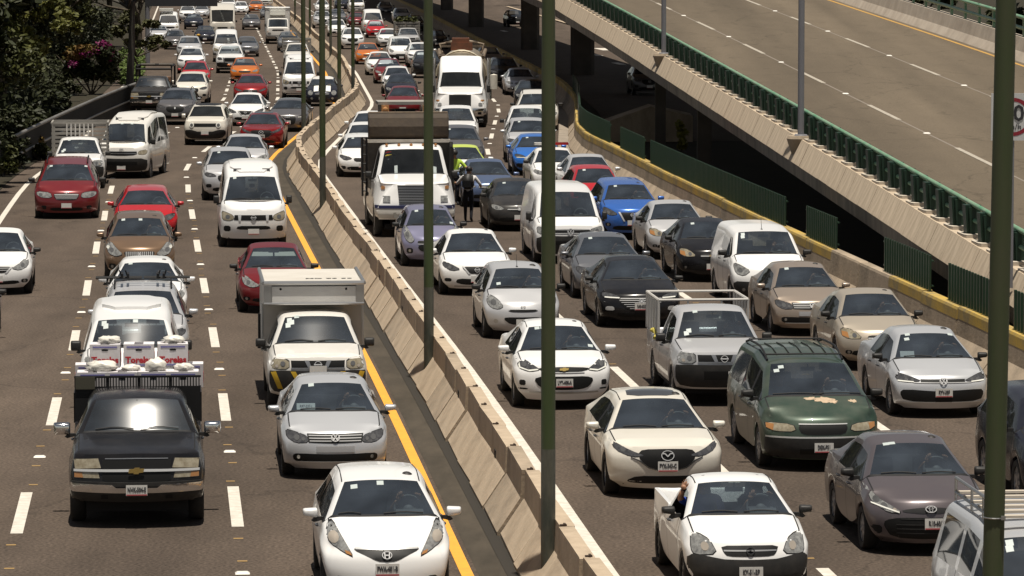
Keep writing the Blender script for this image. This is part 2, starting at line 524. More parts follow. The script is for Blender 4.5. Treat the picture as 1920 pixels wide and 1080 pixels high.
for pa, pb, lab in panels:
    ya, yb = wall_y(pb), wall_y(pa)
    x0 = WALL(ya)
    t = thing('fence_panel', lab, 'fence', (x0, ya, 1.0), 0, 'green fence panels on the right wall')
    n = int((yb - ya) / .30)
    single = n < 60
    allb = MB()
    for i in range(n):
        yy = ya + (i + .5) * .30
        if single: obj('slat', slat_me, t, (WALL(yy) + .03 - x0, yy - ya, 0))
        else: allb.box((WALL(yy) + .03 - x0, yy - ya, .39), (.05, .135, .78))
    if not single: allb.build('slats', M_green, t, kind='stuff')
    r = MB()
    for zz in (.12, .66):
        r.tube([(WALL(yy) + .075 - x0, yy - ya, zz) for yy in np.linspace(ya, yb, max(2, int((yb - ya) / 2)))], .022, 6)
    r.build('rail', M_green, t)

# ---------------------------------------------------------------- the flyover
DW = lambda y: 14.0 if y < 118 * K else max(11.0, 14 - (y / K - 118) * .08)
fly = thing('flyover', 'concrete flyover road climbing away on the right with green railings', 'flyover', (EDGE(136), 136, 0))
fx, fy = EDGE(136), 136
YD = [(14 + 3 * i) * K for i in range(125)]
def rel(m):
    m.v = [(a - fx, b - fy, c) for a, b, c in m.v]
    return m
rel(strip(lambda y: EDGE(y) + .2, lambda y: EDGE(y) + DW(y), YD, lambda y: deck_z(y) - .28)).build('deck_surface', M_deck, fly)
sl = MB()
sec = lambda y: [(.25, -.30), (.25, -1.0), (1.6, -1.15), (3.2, -1.7), (DW(y) - 3.2, -1.7), (DW(y) - 1.6, -1.15), (DW(y) + .2, -1.0), (DW(y) + .2, -.30)]
vv = []
for y in YD: vv += [(EDGE(y) + a, y, deck_z(y) + b) for a, b in sec(y)]
sl.add(vv, [(8 * i + j, 8 * i + (j + 1) % 8, 8 * i + 8 + (j + 1) % 8, 8 * i + 8 + j) for i in range(len(YD) - 1) for j in range(8)] + [tuple(range(8)), tuple(range(8 * len(YD) - 8, 8 * len(YD)))])
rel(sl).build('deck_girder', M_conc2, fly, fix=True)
sof = MB(); vv = []
for y in YD: vv += [(EDGE(y) + a, y, deck_z(y) + b) for a, b in ((-.28, -.63), (-.26, -.98), (.24, -1.06), (.24, -.63))]
sof.add(vv, [(4 * i + j, 4 * i + (j + 1) % 4, 4 * i + 4 + (j + 1) % 4, 4 * i + 4 + j) for i in range(len(YD) - 1) for j in range(4)])
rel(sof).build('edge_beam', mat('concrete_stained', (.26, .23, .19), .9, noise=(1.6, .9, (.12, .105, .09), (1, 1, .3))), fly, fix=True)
# fascia panels, footings, posts
def chaikin0(p, r=.2):
    return [q for i, a in enumerate(p) for c in (p[(i + 1) % len(p)],) for q in ((a[0] * (1 - r) + c[0] * r, a[1] * (1 - r) + c[1] * r), (a[0] * r + c[0] * (1 - r), a[1] * r + c[1] * (1 - r)))]
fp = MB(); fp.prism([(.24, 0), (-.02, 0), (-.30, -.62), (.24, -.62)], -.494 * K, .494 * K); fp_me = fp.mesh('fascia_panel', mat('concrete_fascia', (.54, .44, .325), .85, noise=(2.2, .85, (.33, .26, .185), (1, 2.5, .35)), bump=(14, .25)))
ft = MB(); ft.prism(chaikin0([(-.14, -.31 * K), (.22, -.31 * K), (.22, .31 * K), (-.14, .31 * K)], .12), -.02, .055, 'Z'); ft_me = ft.mesh('footing', mat('concrete_pale', (.52, .46, .38), .8, noise=(3, .5, (.36, .31, .25))), )
ps = MB(); ps.prism([(-.12, 0), (.12, 0), (.19, .68), (-.16, .68)], -.20, .20); ps.prism([(-.05, .05), (.02, .05), (.02, .64), (-.10, .64)], -.32, .32); ps_me = ps.mesh('railing_post', mat('post_green_shaded', (.007, .030, .016), .5))  # post green darkened, the shaded faces painted into the colour
y, k = 40.0, 0
while y < 150 * K:
    h = EDGE.heading(y, 2)
    rnd = random.Random(k)
    dz = math.atan(.062 / K) if y < 115 * K else .015
    loc = (EDGE(y) - fx, y - fy, deck_z(y))
    obj('fascia_panel', fp_me, fly, (loc[0] + rnd.uniform(-.006, .006), loc[1], loc[2] + rnd.uniform(-.006, .006)), rot=(dz, 0, -h))
    obj('footing', ft_me, fly, (loc[0] + .15, loc[1] + .0, loc[2]), -h)
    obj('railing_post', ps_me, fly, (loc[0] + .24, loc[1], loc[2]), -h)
    y += K * math.cos(h); k += 1
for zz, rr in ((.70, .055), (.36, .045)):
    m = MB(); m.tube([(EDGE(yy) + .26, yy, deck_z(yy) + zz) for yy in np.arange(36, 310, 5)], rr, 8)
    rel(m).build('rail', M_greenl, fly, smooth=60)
# far parapet and its railing
fpar = MB(); vv = []
YF = [y for y in YD if y < 170 * K]
for y in YF: vv += [(EDGE(y) + DW(y) + a, y, deck_z(y) + b) for a, b in ((-.75, -.28), (-.55, .05), (-.42, .55), (-.15, .55), (-.05, -.3))]
fpar.add(vv, [(5 * i + j, 5 * i + j + 1, 5 * i + 6 + j, 5 * i + 5 + j) for i in range(len(YF) - 1) for j in range(4)])
rel(fpar).build('far_parapet', mat('concrete_far', (.46, .40, .33), .85, noise=(.9, .8, (.30, .25, .20))), fly, fix=True)
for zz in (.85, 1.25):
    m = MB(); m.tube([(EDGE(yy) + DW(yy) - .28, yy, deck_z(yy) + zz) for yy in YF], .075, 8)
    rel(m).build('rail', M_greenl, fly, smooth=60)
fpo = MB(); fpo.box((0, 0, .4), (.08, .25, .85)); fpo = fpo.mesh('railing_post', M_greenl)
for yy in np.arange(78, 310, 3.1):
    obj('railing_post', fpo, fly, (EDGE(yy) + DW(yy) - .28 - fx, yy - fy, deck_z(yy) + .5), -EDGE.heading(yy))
rel(strip(lambda y: EDGE(y) + DW(y) - 1.15, lambda y: EDGE(y) + DW(y) - 1.0, YF, lambda y: deck_z(y) - .274)).build('edge_line', mat('faded_yellow', (.46, .25, .04), .8, noise=(3, .7, (.25, .17, .08))), fly)
M_fmark = mat('faded_white', (.42, .38, .32), .8, noise=(4, .8, (.22, .19, .15)))
fd = MB(); fd.box((0, 0, .003), (.15, 6.0, .005)); fd_me = fd.mesh('lane_dash', M_fmark)
seam_m = mat('deck_seam', (.19, .16, .13), .85)
for off, y0 in ((4.4, 64.6 * K), (9.0, 66.8 * K)):
    for k in range(-3, 8):
        yy = y0 + k * 9.1 * K
        if yy > 130 * K: break
        h = EDGE.heading(yy)
        rx = math.atan(.062 / K)
        obj('lane_dash', fd_me, fly, (EDGE(yy) + off - fx, yy - fy, deck_z(yy) - .276), rot=(rx, 0, -h))
        y2 = yy + 4.55 * K
        obj('road_stud', stud_me, fly, (EDGE(y2) + off - fx, y2 - fy, deck_z(y2) - .277), rot=(rx, 0, -h))
    rel(strip(lambda y: EDGE(y) + off - .04, lambda y: EDGE(y) + off + .03, YF, lambda y: deck_z(y) - .277)).build('deck_seam', seam_m, fly)
# piers
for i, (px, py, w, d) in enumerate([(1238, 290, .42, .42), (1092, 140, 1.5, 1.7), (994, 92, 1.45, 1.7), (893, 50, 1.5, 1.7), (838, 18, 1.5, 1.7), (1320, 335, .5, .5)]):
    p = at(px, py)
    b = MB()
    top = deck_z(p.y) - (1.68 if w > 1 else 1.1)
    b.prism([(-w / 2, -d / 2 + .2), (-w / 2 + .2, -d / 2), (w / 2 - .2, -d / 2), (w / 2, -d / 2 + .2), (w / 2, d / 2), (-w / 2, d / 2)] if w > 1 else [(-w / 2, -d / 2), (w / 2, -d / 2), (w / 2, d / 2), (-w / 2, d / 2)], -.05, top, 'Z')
    b.build('pier', mat('concrete_shaded', (.10, .085, .07), .9, noise=(.8, .8, (.05, .045, .04))), fly, loc=(p.x - fx, p.y - fy, 0))  # pier colour darkened to hold the deep shade under the deck
p = at(1200, 262)
m = MB(); m.prism([(-2.2, 0), (2.2, 0), (2.2, 1.1), (.4, 1.5), (-2.2, .6)], -1.5, 1.5)
obj('abutment', m.mesh('abutment', M_conc2), None, (p.x, p.y, -.02), kind='structure')
# the street below
side = strip(lambda y: WALL(y) + 1.2, lambda y: WALL(y) + 19, [y for y in YS if y > 100 * K], -.016).build('side_street', M_road, kind='structure')
for px, py, w, l_ in ((1160, 119, .5, 2.6), (1120, 103, .5, 2.0), (1140, 92, 1.6, 3.6), (1165, 90, .5, 2), (1150, 84, .5, 2), (1138, 78, .5, 2), (1127, 74, .5, 2), (1118, 70, .4, 2), (945, 58, .4, 2.5)):
    p = at(px, py)
    m = MB(); m.box((0, 0, 0), (w, l_ * K, .006)); m.build('lane_dash', M_mark, side, loc=(p.x, p.y, -.008), rz=.1)
strip(lambda y: WALL(y) + 13.5, lambda y: WALL(y) + 13.9, [y for y in YS if 150 * K < y < 300 * K], .1).build('kerb', M_conc, side)

# ---------------------------------------------------------------- lamp posts
M_pole = mat('pole_green', (.048, .074, .022), .55, noise=(3.2, .8, (.075, .070, .040), (1, 1, .18)))
M_poleg = mat('pole_weathered', (.05, .058, .045), .6, noise=(5, .9, (.15, .14, .11), (1, 1, .25)))
M_poleb = mat('pole_grey_blue', (.21, .21, .23), .5, noise=(2, .4, (.15, .15, .17)))
def lamp_post(x, y, label, z0=0, r=.095, h=11, m_=None, group='green lamp posts along the median', low=True):
    t = thing('lamp_post', label, 'lamp post', (x, y, z0), 0, group)
    m = MB(); m.tube([(0, 0, 1.9 if low else 0), (0, 0, h * .6), (0, 0, h)], [r, r * .96, r * .8], 14)
    m.build('pole', m_ or M_pole, t, smooth=50)
    if low:
        m = MB(); m.tube([(0, 0, 0), (0, 0, 1.9)], [r * 1.02, r * 1.01], 14); m.build('pole_foot', M_poleg, t, smooth=50)
    m = MB(); m.ball((0, 0, h), (r * .9, r * .9, .07)); m.build('pole_cap', m_ or M_pole, t, smooth=180)
    return t
posts = [(31.9, 'tall green lamp post in front of the white sedan grille'), (47.0, 'tall green lamp post beside the lilac hatchback'),
         (83.0, 'green lamp post rising where the yellow line bends'), (98.0, 'green lamp post at the start of the barrier bend'),
         (116, 'thin green lamp post in the middle of the barrier bend'), (127, 'thin green lamp post at the outer corner of the barrier'),
         (170, 'distant green lamp post left of the white hatchbacks'), (215, 'distant green lamp post beside the white box truck'), (250, 'farthest visible green lamp post by the median')]
pxs = [1030, 803, 603, 568, 635, 680, 619, 584, 562]
for (yy, lab), px in zip(posts, pxs):
    # the post stands in the barrier line at the measured bearing
    lo, hi = (yy - 14) * K, (yy + 14) * K
    best = min(np.arange(lo, hi, .25), key=lambda q: abs(960 + F_PX * (MED(q) - .19) / (q * .996) - px))
    lamp_post(MED(best) - .19, best, lab, 0, .095)
# the near one at the right edge
p = lamp_post(3.685, 18.2 * K, 'thickest green pole standing tall at the right edge', -.02, .083, 13, None, None, low=False)
p.rotation_euler = (0, R(.75), 0)
st = MB(); st.tube([(.085 * math.cos(a), .085 * math.sin(a), 0) for a in np.linspace(0, 2 * math.pi, 20, endpoint=False)], .006, 6, closed=True); st.box((.06, -.075, .005), (.035, .03, .03))
st.build('wire_strap', M_satin, p, loc=(0, 0, 4.15))
for yy, lab in ((66.2 * K, 'nearer grey lamp post on the flyover edge'), (87 * K, 'farther grey lamp post on the flyover edge')):
    pp = lamp_post(EDGE(yy) + .0, yy, lab, deck_z(yy), .09, 10, M_poleb, 'grey lamp posts on the flyover edge', low=False)
    m = MB(); m.lathe([(0, .08), (.36, .08), (.40, 0), (.25, -.45), (0, -.5)], seg=16); m.build('bracket', M_conc2, pp, smooth=40)
    m = MB(); m.lathe([(0, .12), (.17, .12), (.19, .085)], seg=12); m.build('base_flange', M_poleb, pp, smooth=40)

# ---------------------------------------------------------------- signs
SY = 47.6 * K
sg = thing('speed_sign', 'white speed limit sign with a red ring half hidden by the pole', 'sign', (943 * SY * .996 / F_PX, SY, deck_z(SY)))
zc = CAM_H - (218 + 115) * SY / F_PX - deck_z(SY)
M_signw = mat('sign_white', (.62, .62, .62), .45)
M_signr = mat('sign_red', (.28, .02, .035), .45)
m = MB(); m.box((0, 0, zc), (.88, .03, .95)); pl_ = m.build('sign_plate', M_signw, sg)
m = MB()
a_ = np.linspace(0, 2 * math.pi, 40, endpoint=False)
m.add([(.385 * math.cos(q), -.018, zc + .385 * math.sin(q)) for q in a_] + [(.31 * math.cos(q), -.018, zc + .31 * math.sin(q)) for q in a_], [(i, (i + 1) % 40, 40 + (i + 1) % 40, 40 + i) for i in range(40)])
m.build('red_ring', M_signr, pl_)
obj('lettering', text_mesh('80', .46, M_ink, .003, bold=.008), pl_, (0, -.02, zc + .06), rot=(math.pi / 2, 0, 0))
obj('lettering', text_mesh('km/h', .17, M_ink, .003), pl_, (0, -.02, zc - .20), rot=(math.pi / 2, 0, 0))
m = MB(); m.box((0, .03, zc / 2 - .1), (.07, .05, zc + .4)); m.build('sign_post', M_poleb, sg)
pg = at(277, 119)
gs = thing('gantry_sign', 'dark overhead road sign seen from behind on a grey post at the left', 'sign', (pg.x, pg.y, 0))
m = MB(); m.tube([(0, 0, 0), (0, 0, 6.6)], .16, 12); m.build('sign_post', M_poleb, gs, smooth=50)
zb_ = at(340, 11, 0); zz = CAM_H - (11 + 115) * pg.y / F_PX
m = MB(); m.box((2.35, -.1, zz + 1.1), (5.0, .12, 2.2)); m.build('sign_board', mat('sign_back', (.035, .037, .042), .6), gs)
m = MB(); m.tube([(0, 0, zz + .5), (4.6, 0, zz + .5)], .06, 8); m.tube([(0, 0, zz + 1.7), (4.6, 0, zz + 1.7)], .06, 8); m.build('cross_arm', M_poleb, gs)
ng = thing('direction_sign', 'green road sign with a yellow arrow at the top right corner', 'sign', (EDGE(112 * K) + 24, 112 * K, 0))
zz = CAM_H - (10 + 115) * 112 * K / F_PX
m = MB(); m.box((0, 0, zz + .3), (3.6, .1, 2.6)); nb = m.build('sign_board', mat('sign_green', (.012, .08, .05), .5), ng)
m = MB(); m.prism([(-1.0, zz + 1.3), (-.2, zz + .9), (-1.0, zz + .2), (-1.3, zz + .6)], -.062, -.052, 'Y'); m.build('arrow', mat('sign_yellow', (.65, .36, .02), .5), nb)
m = MB(); m.tube([(-1.2, .1, 0), (-1.2, .1, zz + 1)], .1, 8); m.tube([(1.2, .1, 0), (1.2, .1, zz + 1)], .1, 8); m.build('sign_post', M_poleb, ng)

# ---------------------------------------------------------------- guard fence on the left
GF = line_px([(-160, 330), (10, 264), (80, 230), (155, 196), (210, 173), (267, 152)], 1.25)
gf = thing('guard_fence', 'dark metal railing fence with two grey rails at the left roadside', 'fence', (GF(200), 200, 0))
gx = GF(200)
y_end = at(267, 152, 1.25).y
YG = list(np.arange(130, y_end, 3.5)) + [y_end]
M_rail = mat('rail_galvanised', (.22, .21, .20), .5, .3, noise=(.35, .9, (.10, .095, .085)))
for zz, rr in ((1.25, .075), (.50, .06)):
    m = MB(); pth = [(GF(q) - gx, q - 200, zz) for q in YG]
    e = pth[-1]; pth += [(e[0] + .16, e[1] + .6, zz - .15), (e[0] + .2, e[1] + .8, zz - .55)]
    m.tube(pth, rr, 8); m.build('rail', M_rail, gf, smooth=60)
bar_me = MB(); bar_me.box((0, 0, .66), (.05, .16, 1.3)); bar_me = bar_me.mesh('upright', mat('fence_dark', (.018, .02, .021), .6))
for q in np.arange(140, y_end, .45):
    obj('upright', bar_me, gf, (GF(q) - gx, q - 200, 0), -GF.heading(q))
strip(lambda y: LEFT(y) - 1.4, lambda y: LEFT(y) - .65, [y for y in YS if 60 * K < y < 200 * K], .02).build('kerb', M_dirt, road)
# ================================================================ trees and plants
def leaf_mat(name, c1, c2):
    m = mat(name, c1, .6, 0, .3, noise=(1.4, 1.0, c2))
    b = m.node_tree.nodes['Principled BSDF']
    return m
M_leaf = leaf_mat('leaf_dark', (.013, .018, .005), (.028, .032, .008))
M_leafl = leaf_mat('leaf_light', (.060, .064, .011), (.016, .021, .006))
M_leafg = leaf_mat('leaf_olive', (.034, .036, .010), (.016, .02, .006))
M_mag = leaf_mat('bougainvillea_pink', (.22, .008, .10), (.07, .010, .04))
M_rust = leaf_mat('leaf_rust', (.16, .075, .022), (.10, .09, .02))
M_bark = mat('bark', (.055, .042, .03), .9, noise=(3, .7, (.11, .09, .06), (1, 1, .3)), bump=(9, .6))
M_barkl = mat('bark_pale', (.20, .18, .11), .9, noise=(2, .8, (.07, .06, .04), (1, 1, .3)))
M_grass = mat('grass', (.085, .13, .02), .8, noise=(2, .6, (.05, .07, .015)))

def leaf_cloud(clumps, n, size, seed, aspect=1.7):
    """clumps: (x, y, z, rx, ry, rz, weight); leaf-sized faces spread through each clump, denser towards its skin"""
    rng = np.random.default_rng(seed)
    cl = np.array(clumps, float)
    w = cl[:, 6] / cl[:, 6].sum()
    idx = rng.choice(len(cl), n, p=w)
    d = rng.normal(size=(n, 3)); d /= np.linalg.norm(d, axis=1)[:, None]
    rad = rng.random(n) ** .45
    wob = 1 + .25 * np.sin(7 * d[:, :1] + idx[:, None]) * np.cos(5 * d[:, 1:2])
    p = cl[idx, :3] + d * rad[:, None] * cl[idx, 3:6] * wob
    s = size * rng.uniform(.6, 1.4, n)
    a = rng.normal(size=(n, 3)); a[:, 2] *= .5; a /= np.linalg.norm(a, axis=1)[:, None]
    b = np.cross(a, rng.normal(size=(n, 3))); b /= np.linalg.norm(b, axis=1)[:, None]
    A, B = a * (s * aspect / 2)[:, None], b * (s / 2)[:, None]
    v = np.stack([p - A, p + B * .9 - A * .1, p + A, p - B * .9 - A * .1], 1).reshape(-1, 3)
    f = np.arange(4 * n).reshape(-1, 4)
    return v, f
def leaf_mesh(name, v, f, m_):
    me = bpy.data.meshes.new(name)
    me.from_pydata(v.tolist(), [], f.tolist())
    me.materials.append(m_)
    me.update()
    return me
def limb(m, a, b, r0, r1, seed, seg=8):
    rnd = random.Random(seed)
    a, b = Vector(a), Vector(b)
    pts = [a.lerp(b, t) + Vector((rnd.uniform(-1, 1), rnd.uniform(-1, 1), 0)) * (.05 * (b - a).length if 0 < t < 1 else 0) for t in (0, .25, .5, .75, 1)]
    m.tube(pts, [r0 + (r1 - r0) * t for t in (0, .25, .5, .75, 1)], seg)
def tree(label, x, y, h, spread, n, seed, m_=None, size=.30, trunk_r=.28, clear=.35, bark=None, group=None, nclump=26, cat='tree', name='broadleaf_tree', forks=6):
    rnd = random.Random(seed)
    t = thing(name, label, cat, (x, y, -.02), 0, group)
    m = MB()
    top = h * clear
    m.tube([(0, 0, 0), (rnd.uniform(-.2, .2), 0, top * .5), (rnd.uniform(-.3, .3), rnd.uniform(-.3, .3), top)], [trunk_r * 1.25, trunk_r, trunk_r * .8], 10)
    cl = []
    for k in range(nclump):
        q = rnd.uniform(0, 2 * math.pi); rr = spread * math.sqrt(rnd.random())
        z = h * (clear + .06) + (h * (.92 - clear)) * rnd.random() * (1 - .45 * (rr / spread) ** 2)
        c = rnd.uniform(.14, .26) * spread
        cl.append((rr * math.cos(q), rr * math.sin(q), z, c, c, c * .65, c ** 2))
    for k in range(forks):
        c = cl[k * len(cl) // forks]
        limb(m, (0, 0, top * .92), c[:3], trunk_r * .55, trunk_r * .12, seed + k)
    m.build('trunk', bark or M_bark, t, smooth=60)
    v, f = leaf_cloud(cl, n, size, seed)
    obj('crown', leaf_mesh('crown', v, f, m_ or M_leaf), t)
    return t
TR = 'big trees beyond the left guard fence'
protos = [tree('prototype', 0, 0, 13, 5.6, 26000, 100 + i, (M_leaf, M_leafl, M_leaf, M_leafg)[i], .16, .30, (.30, .20, .26, .28)[i], None, TR, 46) for i in range(4)]
def tree_copy(i, x, y, s, label, first=[1, 1, 1, 1]):
    if first[i]:
        t = protos[i]; first[i] = 0
    else:
        t = protos[i].copy(); C.objects.link(t)
        for ch in protos[i].children:
            c = ch.copy(); C.objects.link(c); c.parent = t
    t.location = (x, y, -.02); t.scale = (s, s, s * random.uniform(.92, 1.08)); t.rotation_euler = (0, 0, random.uniform(0, 6.28))
    t['label'] = label
    return t
front = [(0, -22.3, 78, .9, 'nearest dark tree behind the guard fence at the left edge'), (1, -23.6, 89, .95, 'tall leafy tree behind the fence with sunlit branch tips'),
         (2, -26.5, 100, 1.0, 'dark tree standing behind the pink flowering shrub'), (3, -24.2, 112, .8, 'tree with a dark crown near the end of the guard fence'),
         (0, -30.5, 124, .95, 'tree in deep shade behind the grey trunk'), (2, -33.0, 140, 1.0, 'tree in shade left of the gantry sign post'), (1, -33.5, 158, .9, 'tree whose crown hangs behind the gantry sign'), (3, -37, 180, 1.0, 'tree at the far left kerb beyond the lawn'), (2, -29.6, 188, .85, 'dark tree whose foliage touches the gantry sign board'), (0, -40, 235, 1.0, 'farthest tree of the grove above the lawn')]
for i, x, y, s_, lab in front: tree_copy(i, x, y * K, s_, lab)
lit = bpy.data.objects[[o.name for o in bpy.data.objects if o.get('label', '').startswith('tall leafy tree')][0]]
m = MB(); limb(m, (-23.0, 89 * K, 5.6), (-18.2, 160, 6.2), .09, .03, 3, 7); limb(m, (-21.5, 158, 5.8), (-18.8, 164, 7.4), .06, .02, 4, 6)
Mi = lit.matrix_basis.inverted()
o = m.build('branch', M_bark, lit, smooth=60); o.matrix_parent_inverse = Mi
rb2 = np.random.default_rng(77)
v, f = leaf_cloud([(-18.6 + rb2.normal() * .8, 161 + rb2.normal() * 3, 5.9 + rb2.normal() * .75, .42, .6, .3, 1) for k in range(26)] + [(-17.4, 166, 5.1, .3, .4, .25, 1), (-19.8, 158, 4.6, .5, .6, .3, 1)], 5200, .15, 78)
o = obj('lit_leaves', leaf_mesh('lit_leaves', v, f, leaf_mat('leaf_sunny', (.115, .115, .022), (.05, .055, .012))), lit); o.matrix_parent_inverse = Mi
rt = random.Random(5)
y = 74 * K
while y < 290 * K:
    xl, xr = -.235 * y / K - 4, LEFT(y) - 9.5
    x = xr - rt.uniform(0, 2)
    while x > xl - 4:
        if not (960 + F_PX * x / y > 200 and y < 172 * K): tree_copy(rt.randrange(4), x, y + rt.uniform(-3, 3), rt.uniform(1.15, 1.45), 'shaded tree deep in the left grove')
        x -= rt.uniform(6, 8.5)
    y += 13
ru = np.random.default_rng(31)
ub = []
for k in range(420):
    yy = ru.uniform(72 * K, 250 * K); xx = LEFT(yy) - 3.2 - ru.random() ** 1.5 * 16
    if 960 + F_PX * xx / yy < 205: ub.append((xx, yy, ru.uniform(.2, 1.7), 1.1, 2.0, .8, 1))
for k in range(220):
    yy = ru.uniform(74 * K, 121 * K); xx = min(GF(min(yy, y_end)), LEFT(yy) - 1) - .9 - ru.random() * 3.0
    ub.append((xx, yy, ru.uniform(.05, .8), .8, 1.4, .45, .8))
v, f = leaf_cloud(ub, 58000, .18, 33)
obj('undergrowth', leaf_mesh('undergrowth', v, f, M_leaf), kind='stuff')
# lit pale trunk at far left
tree('tree with a pale leaning trunk at the far left edge', -18.9, 81.5 * K, 10.5, 3.4, 4200, 131, M_leaf, .3, .20, .42, M_barkl, TR, 16)
pg2 = at(257, 147)
tree('small open tree with several thin stems beside the gantry sign post', pg2.x, pg2.y, 4.6, 1.9, 4200, 140, leaf_mat('leaf_grey_green', (.085, .085, .03), (.04, .042, .015)), .15, .09, .32, None, None, 14, 'tree', 'small_tree', 7)
# grey trunk column at the fence end
pt = at(243, 160)
tree('grey trunked tree standing between the fence end and the grass', pt.x, pt.y, 11, 3.4, 9000, 150, M_leaf, .18, .19, .45, mat('bark_grey', (.07, .065, .055), .9, noise=(3, .6, (.07, .065, .055))), None, 16)
# grass patch and sunlit path
def patch(name, pix, z, m_, kind='structure'):
    m = MB(); ps_ = [at(x, y) for x, y in pix]
    m.add([(p.x, p.y, z) for p in ps_], [tuple(range(len(ps_)))])
    return m.build(name, m_, kind=kind)
patch('lawn', [(228, 165), (268, 150), (272, 105), (255, 80), (225, 100)], -.012, M_grass)
patch('path', [(262, 118), (277, 118), (273, 60), (262, 60)], -.006, M_conc)
rng = np.random.default_rng(3)
gp = []
for k in range(900):
    p = at(rng.uniform(228, 268), rng.uniform(95, 160)); gp.append((p.x, p.y, .1, .25, .25, .14, 1))
v, f = leaf_cloud(gp, 5000, .14, 4)
obj('grass', leaf_mesh('grass', v, f, M_grass), kind='stuff')
# flowering shrub
pb = at(185, 178)
t = thing('bougainvillea', 'bougainvillea shrub with magenta flowers behind the guard fence', 'shrub', (pb.x - .4, pb.y, -.02))
m = MB()
for k in range(6): limb(m, (0, 0, 0), (-2 + k * .8, (k % 3) * .4, 2.3), .05, .02, k, 6)
m.build('stem', M_bark, t)
rb = np.random.default_rng(9)
cl = [(rb.uniform(-1.6, 1.5), rb.uniform(-.8, .8), 1.1 + rb.uniform(0, 1.3), .5, .5, .4, 1) for k in range(16)]
v, f = leaf_cloud(cl, 4500, .17, 11); obj('foliage', leaf_mesh('foliage', v, f, M_leaf), t)
v, f = leaf_cloud([(.75, -.5, 2.75, .42, .42, .30, 1.6), (1.05, -.5, 2.2, .3, .35, .45, 1), (.3, -.7, 2.45, .55, .4, .2, .5), (-.9, -.9, 1.75, .32, .3, .22, .8), (-.4, -.7, 2.25, .6, .4, .2, .4)], 700, .10, 12)
obj('flowers', leaf_mesh('flowers', v, f, M_mag), t)
v, f = leaf_cloud([(-.3, -.5, 2.55, 1.1, .5, .25, 1), (-.9, -.6, 2.2, .6, .4, .3, 1)], 900, .15, 14)
obj('rusty_leaves', leaf_mesh('rusty_leaves', v, f, M_rust), t)
# hedge plants along the fence foot, one by one
for k, (px, py, h, w) in enumerate([(8, 352, 1.5, 1.0), (30, 330, 1.7, 1.0), (48, 308, 1.2, .9), (75, 292, 1.1, .8), (98, 300, .7, .6), (20, 300, 2.0, 1.1), (60, 272, 1.5, 1.0), (-20, 345, 1.8, 1.1), (118, 268, .8, .7), (150, 205, 1.1, .9), (170, 190, 1.3, .9)]):
    p = at(px, py)
    behind = py > 290
    t = thing('shrub', ['leafy green shrub lowest at the left edge by the white line', 'tall green shrub in front of the fence at the left edge', 'green shrub by the fence above the white edge line',
                        'low shrub at the fence foot beside the rack truck', 'smallest shrub at the kerb beside the red minivan', 'tall shrub behind the fence at the left edge with rusty tips',
                        'shrub behind the fence middle', 'shrub cut off by the left picture edge', 'low shrub in fence shade beside the rack truck', 'small shrub under the pink flowers', 'rounded shrub beside the pink flowers'][k], 'shrub', (p.x - (.5 if behind else 1.2), p.y, -.02), 0, 'shrubs along the guard fence')
    m = MB()
    for j in range(4): limb(m, (0, 0, 0), (random.uniform(-.4, .4), random.uniform(-.4, .4), h * .6), .03, .012, j + k, 5)
    m.build('stem', M_bark, t)
    rk = np.random.default_rng(60 + k)
    cl = [(rk.uniform(-.6, .6) * w, rk.uniform(-.8, .8) * w, h * rk.uniform(.2, .85), .3 * w, .3 * w, .25 * w, 1) for q in range(12)]
    v, f = leaf_cloud(cl, 1500, .13, 70 + k)
    obj('foliage', leaf_mesh('foliage', v, f, [M_leafl, M_leaf, M_leafg, M_rust][k % 4 if k != 7 else 1]), t)
# weed under the flyover
p = at(1278, 292)
t = thing('weed', 'thin yellow green plant growing in the dark under the flyover', 'plant', (p.x, p.y, -.02))
m = MB(); m.tube([(0, 0, 0), (.05, 0, .6), (-.05, 0, 1.3)], [.02, .015, .008], 5); m.build('stem', M_bark, t)
v, f = leaf_cloud([(.05, 0, .5, .18, .18, .25, 1), (0, 0, .9, .2, .2, .25, 1), (-.08, 0, 1.25, .12, .12, .2, .6)], 260, .13, 21)
obj('leaves', leaf_mesh('leaves', v, f, leaf_mat('leaf_yellow', (.22, .20, .03), (.12, .12, .03))), t)
# trees far beyond the flyover
for k, (x, y, h) in enumerate([(20, 150, 9), (27, 165, 11), (12, 235, 8), (8, 300, 9), (33, 140, 10)]):
    y *= K
    tree(['bushy tree beyond the flyover railing', 'taller tree beyond the flyover near the green sign', 'roadside tree past the flyover piers', 'farthest roadside tree past the piers', 'tree at the right behind the flyover sign'][k], x, y, h, 4.5, 3600, 200 + k, M_leafg, .34, .22, .2, group='trees beyond the flyover', nclump=20)
# ================================================================ vehicle builder
# local frame of every vehicle: origin on the ground under the front bumper, x to the picture's right, y backwards along the vehicle
BASE = dict(W=1.75, L=4.4, H=1.47, wb=2.6, fo=.86, rw=.31, zbot=.20, fz=[.20, .31, .47, .62, .75], fu=[.07, .01, 0, .04, .13], fx=[.78, .90, .935, .925, .86],
            plan=.26, ucowl=1.10, zcowl=.98, zb=.91, zbr=.97, uhead=1.92, zhead=1.38, hr=.555, uroof=2.95, zroof=1.42, urear=3.72, zrear=1.06, ztail=1.02,
            kind='sedan', lvl=2, doors=(2.15, 3.05), door0=None, win0=None, wins=None, kb=.14, mir=(.20, .15), mirror='body', rim='alloy', hoodz=.8, glass='clear', faired=True)
def preset(base=None, **kw):
    d = dict(BASE if base is None else base)
    d.update(kw)
    return d

PL = lambda xs, ys, u: float(np.interp(u, xs, ys))
MI = dict(body=0, ws=1, sw=2, rw=3, trim=4, door=5, hood=6)

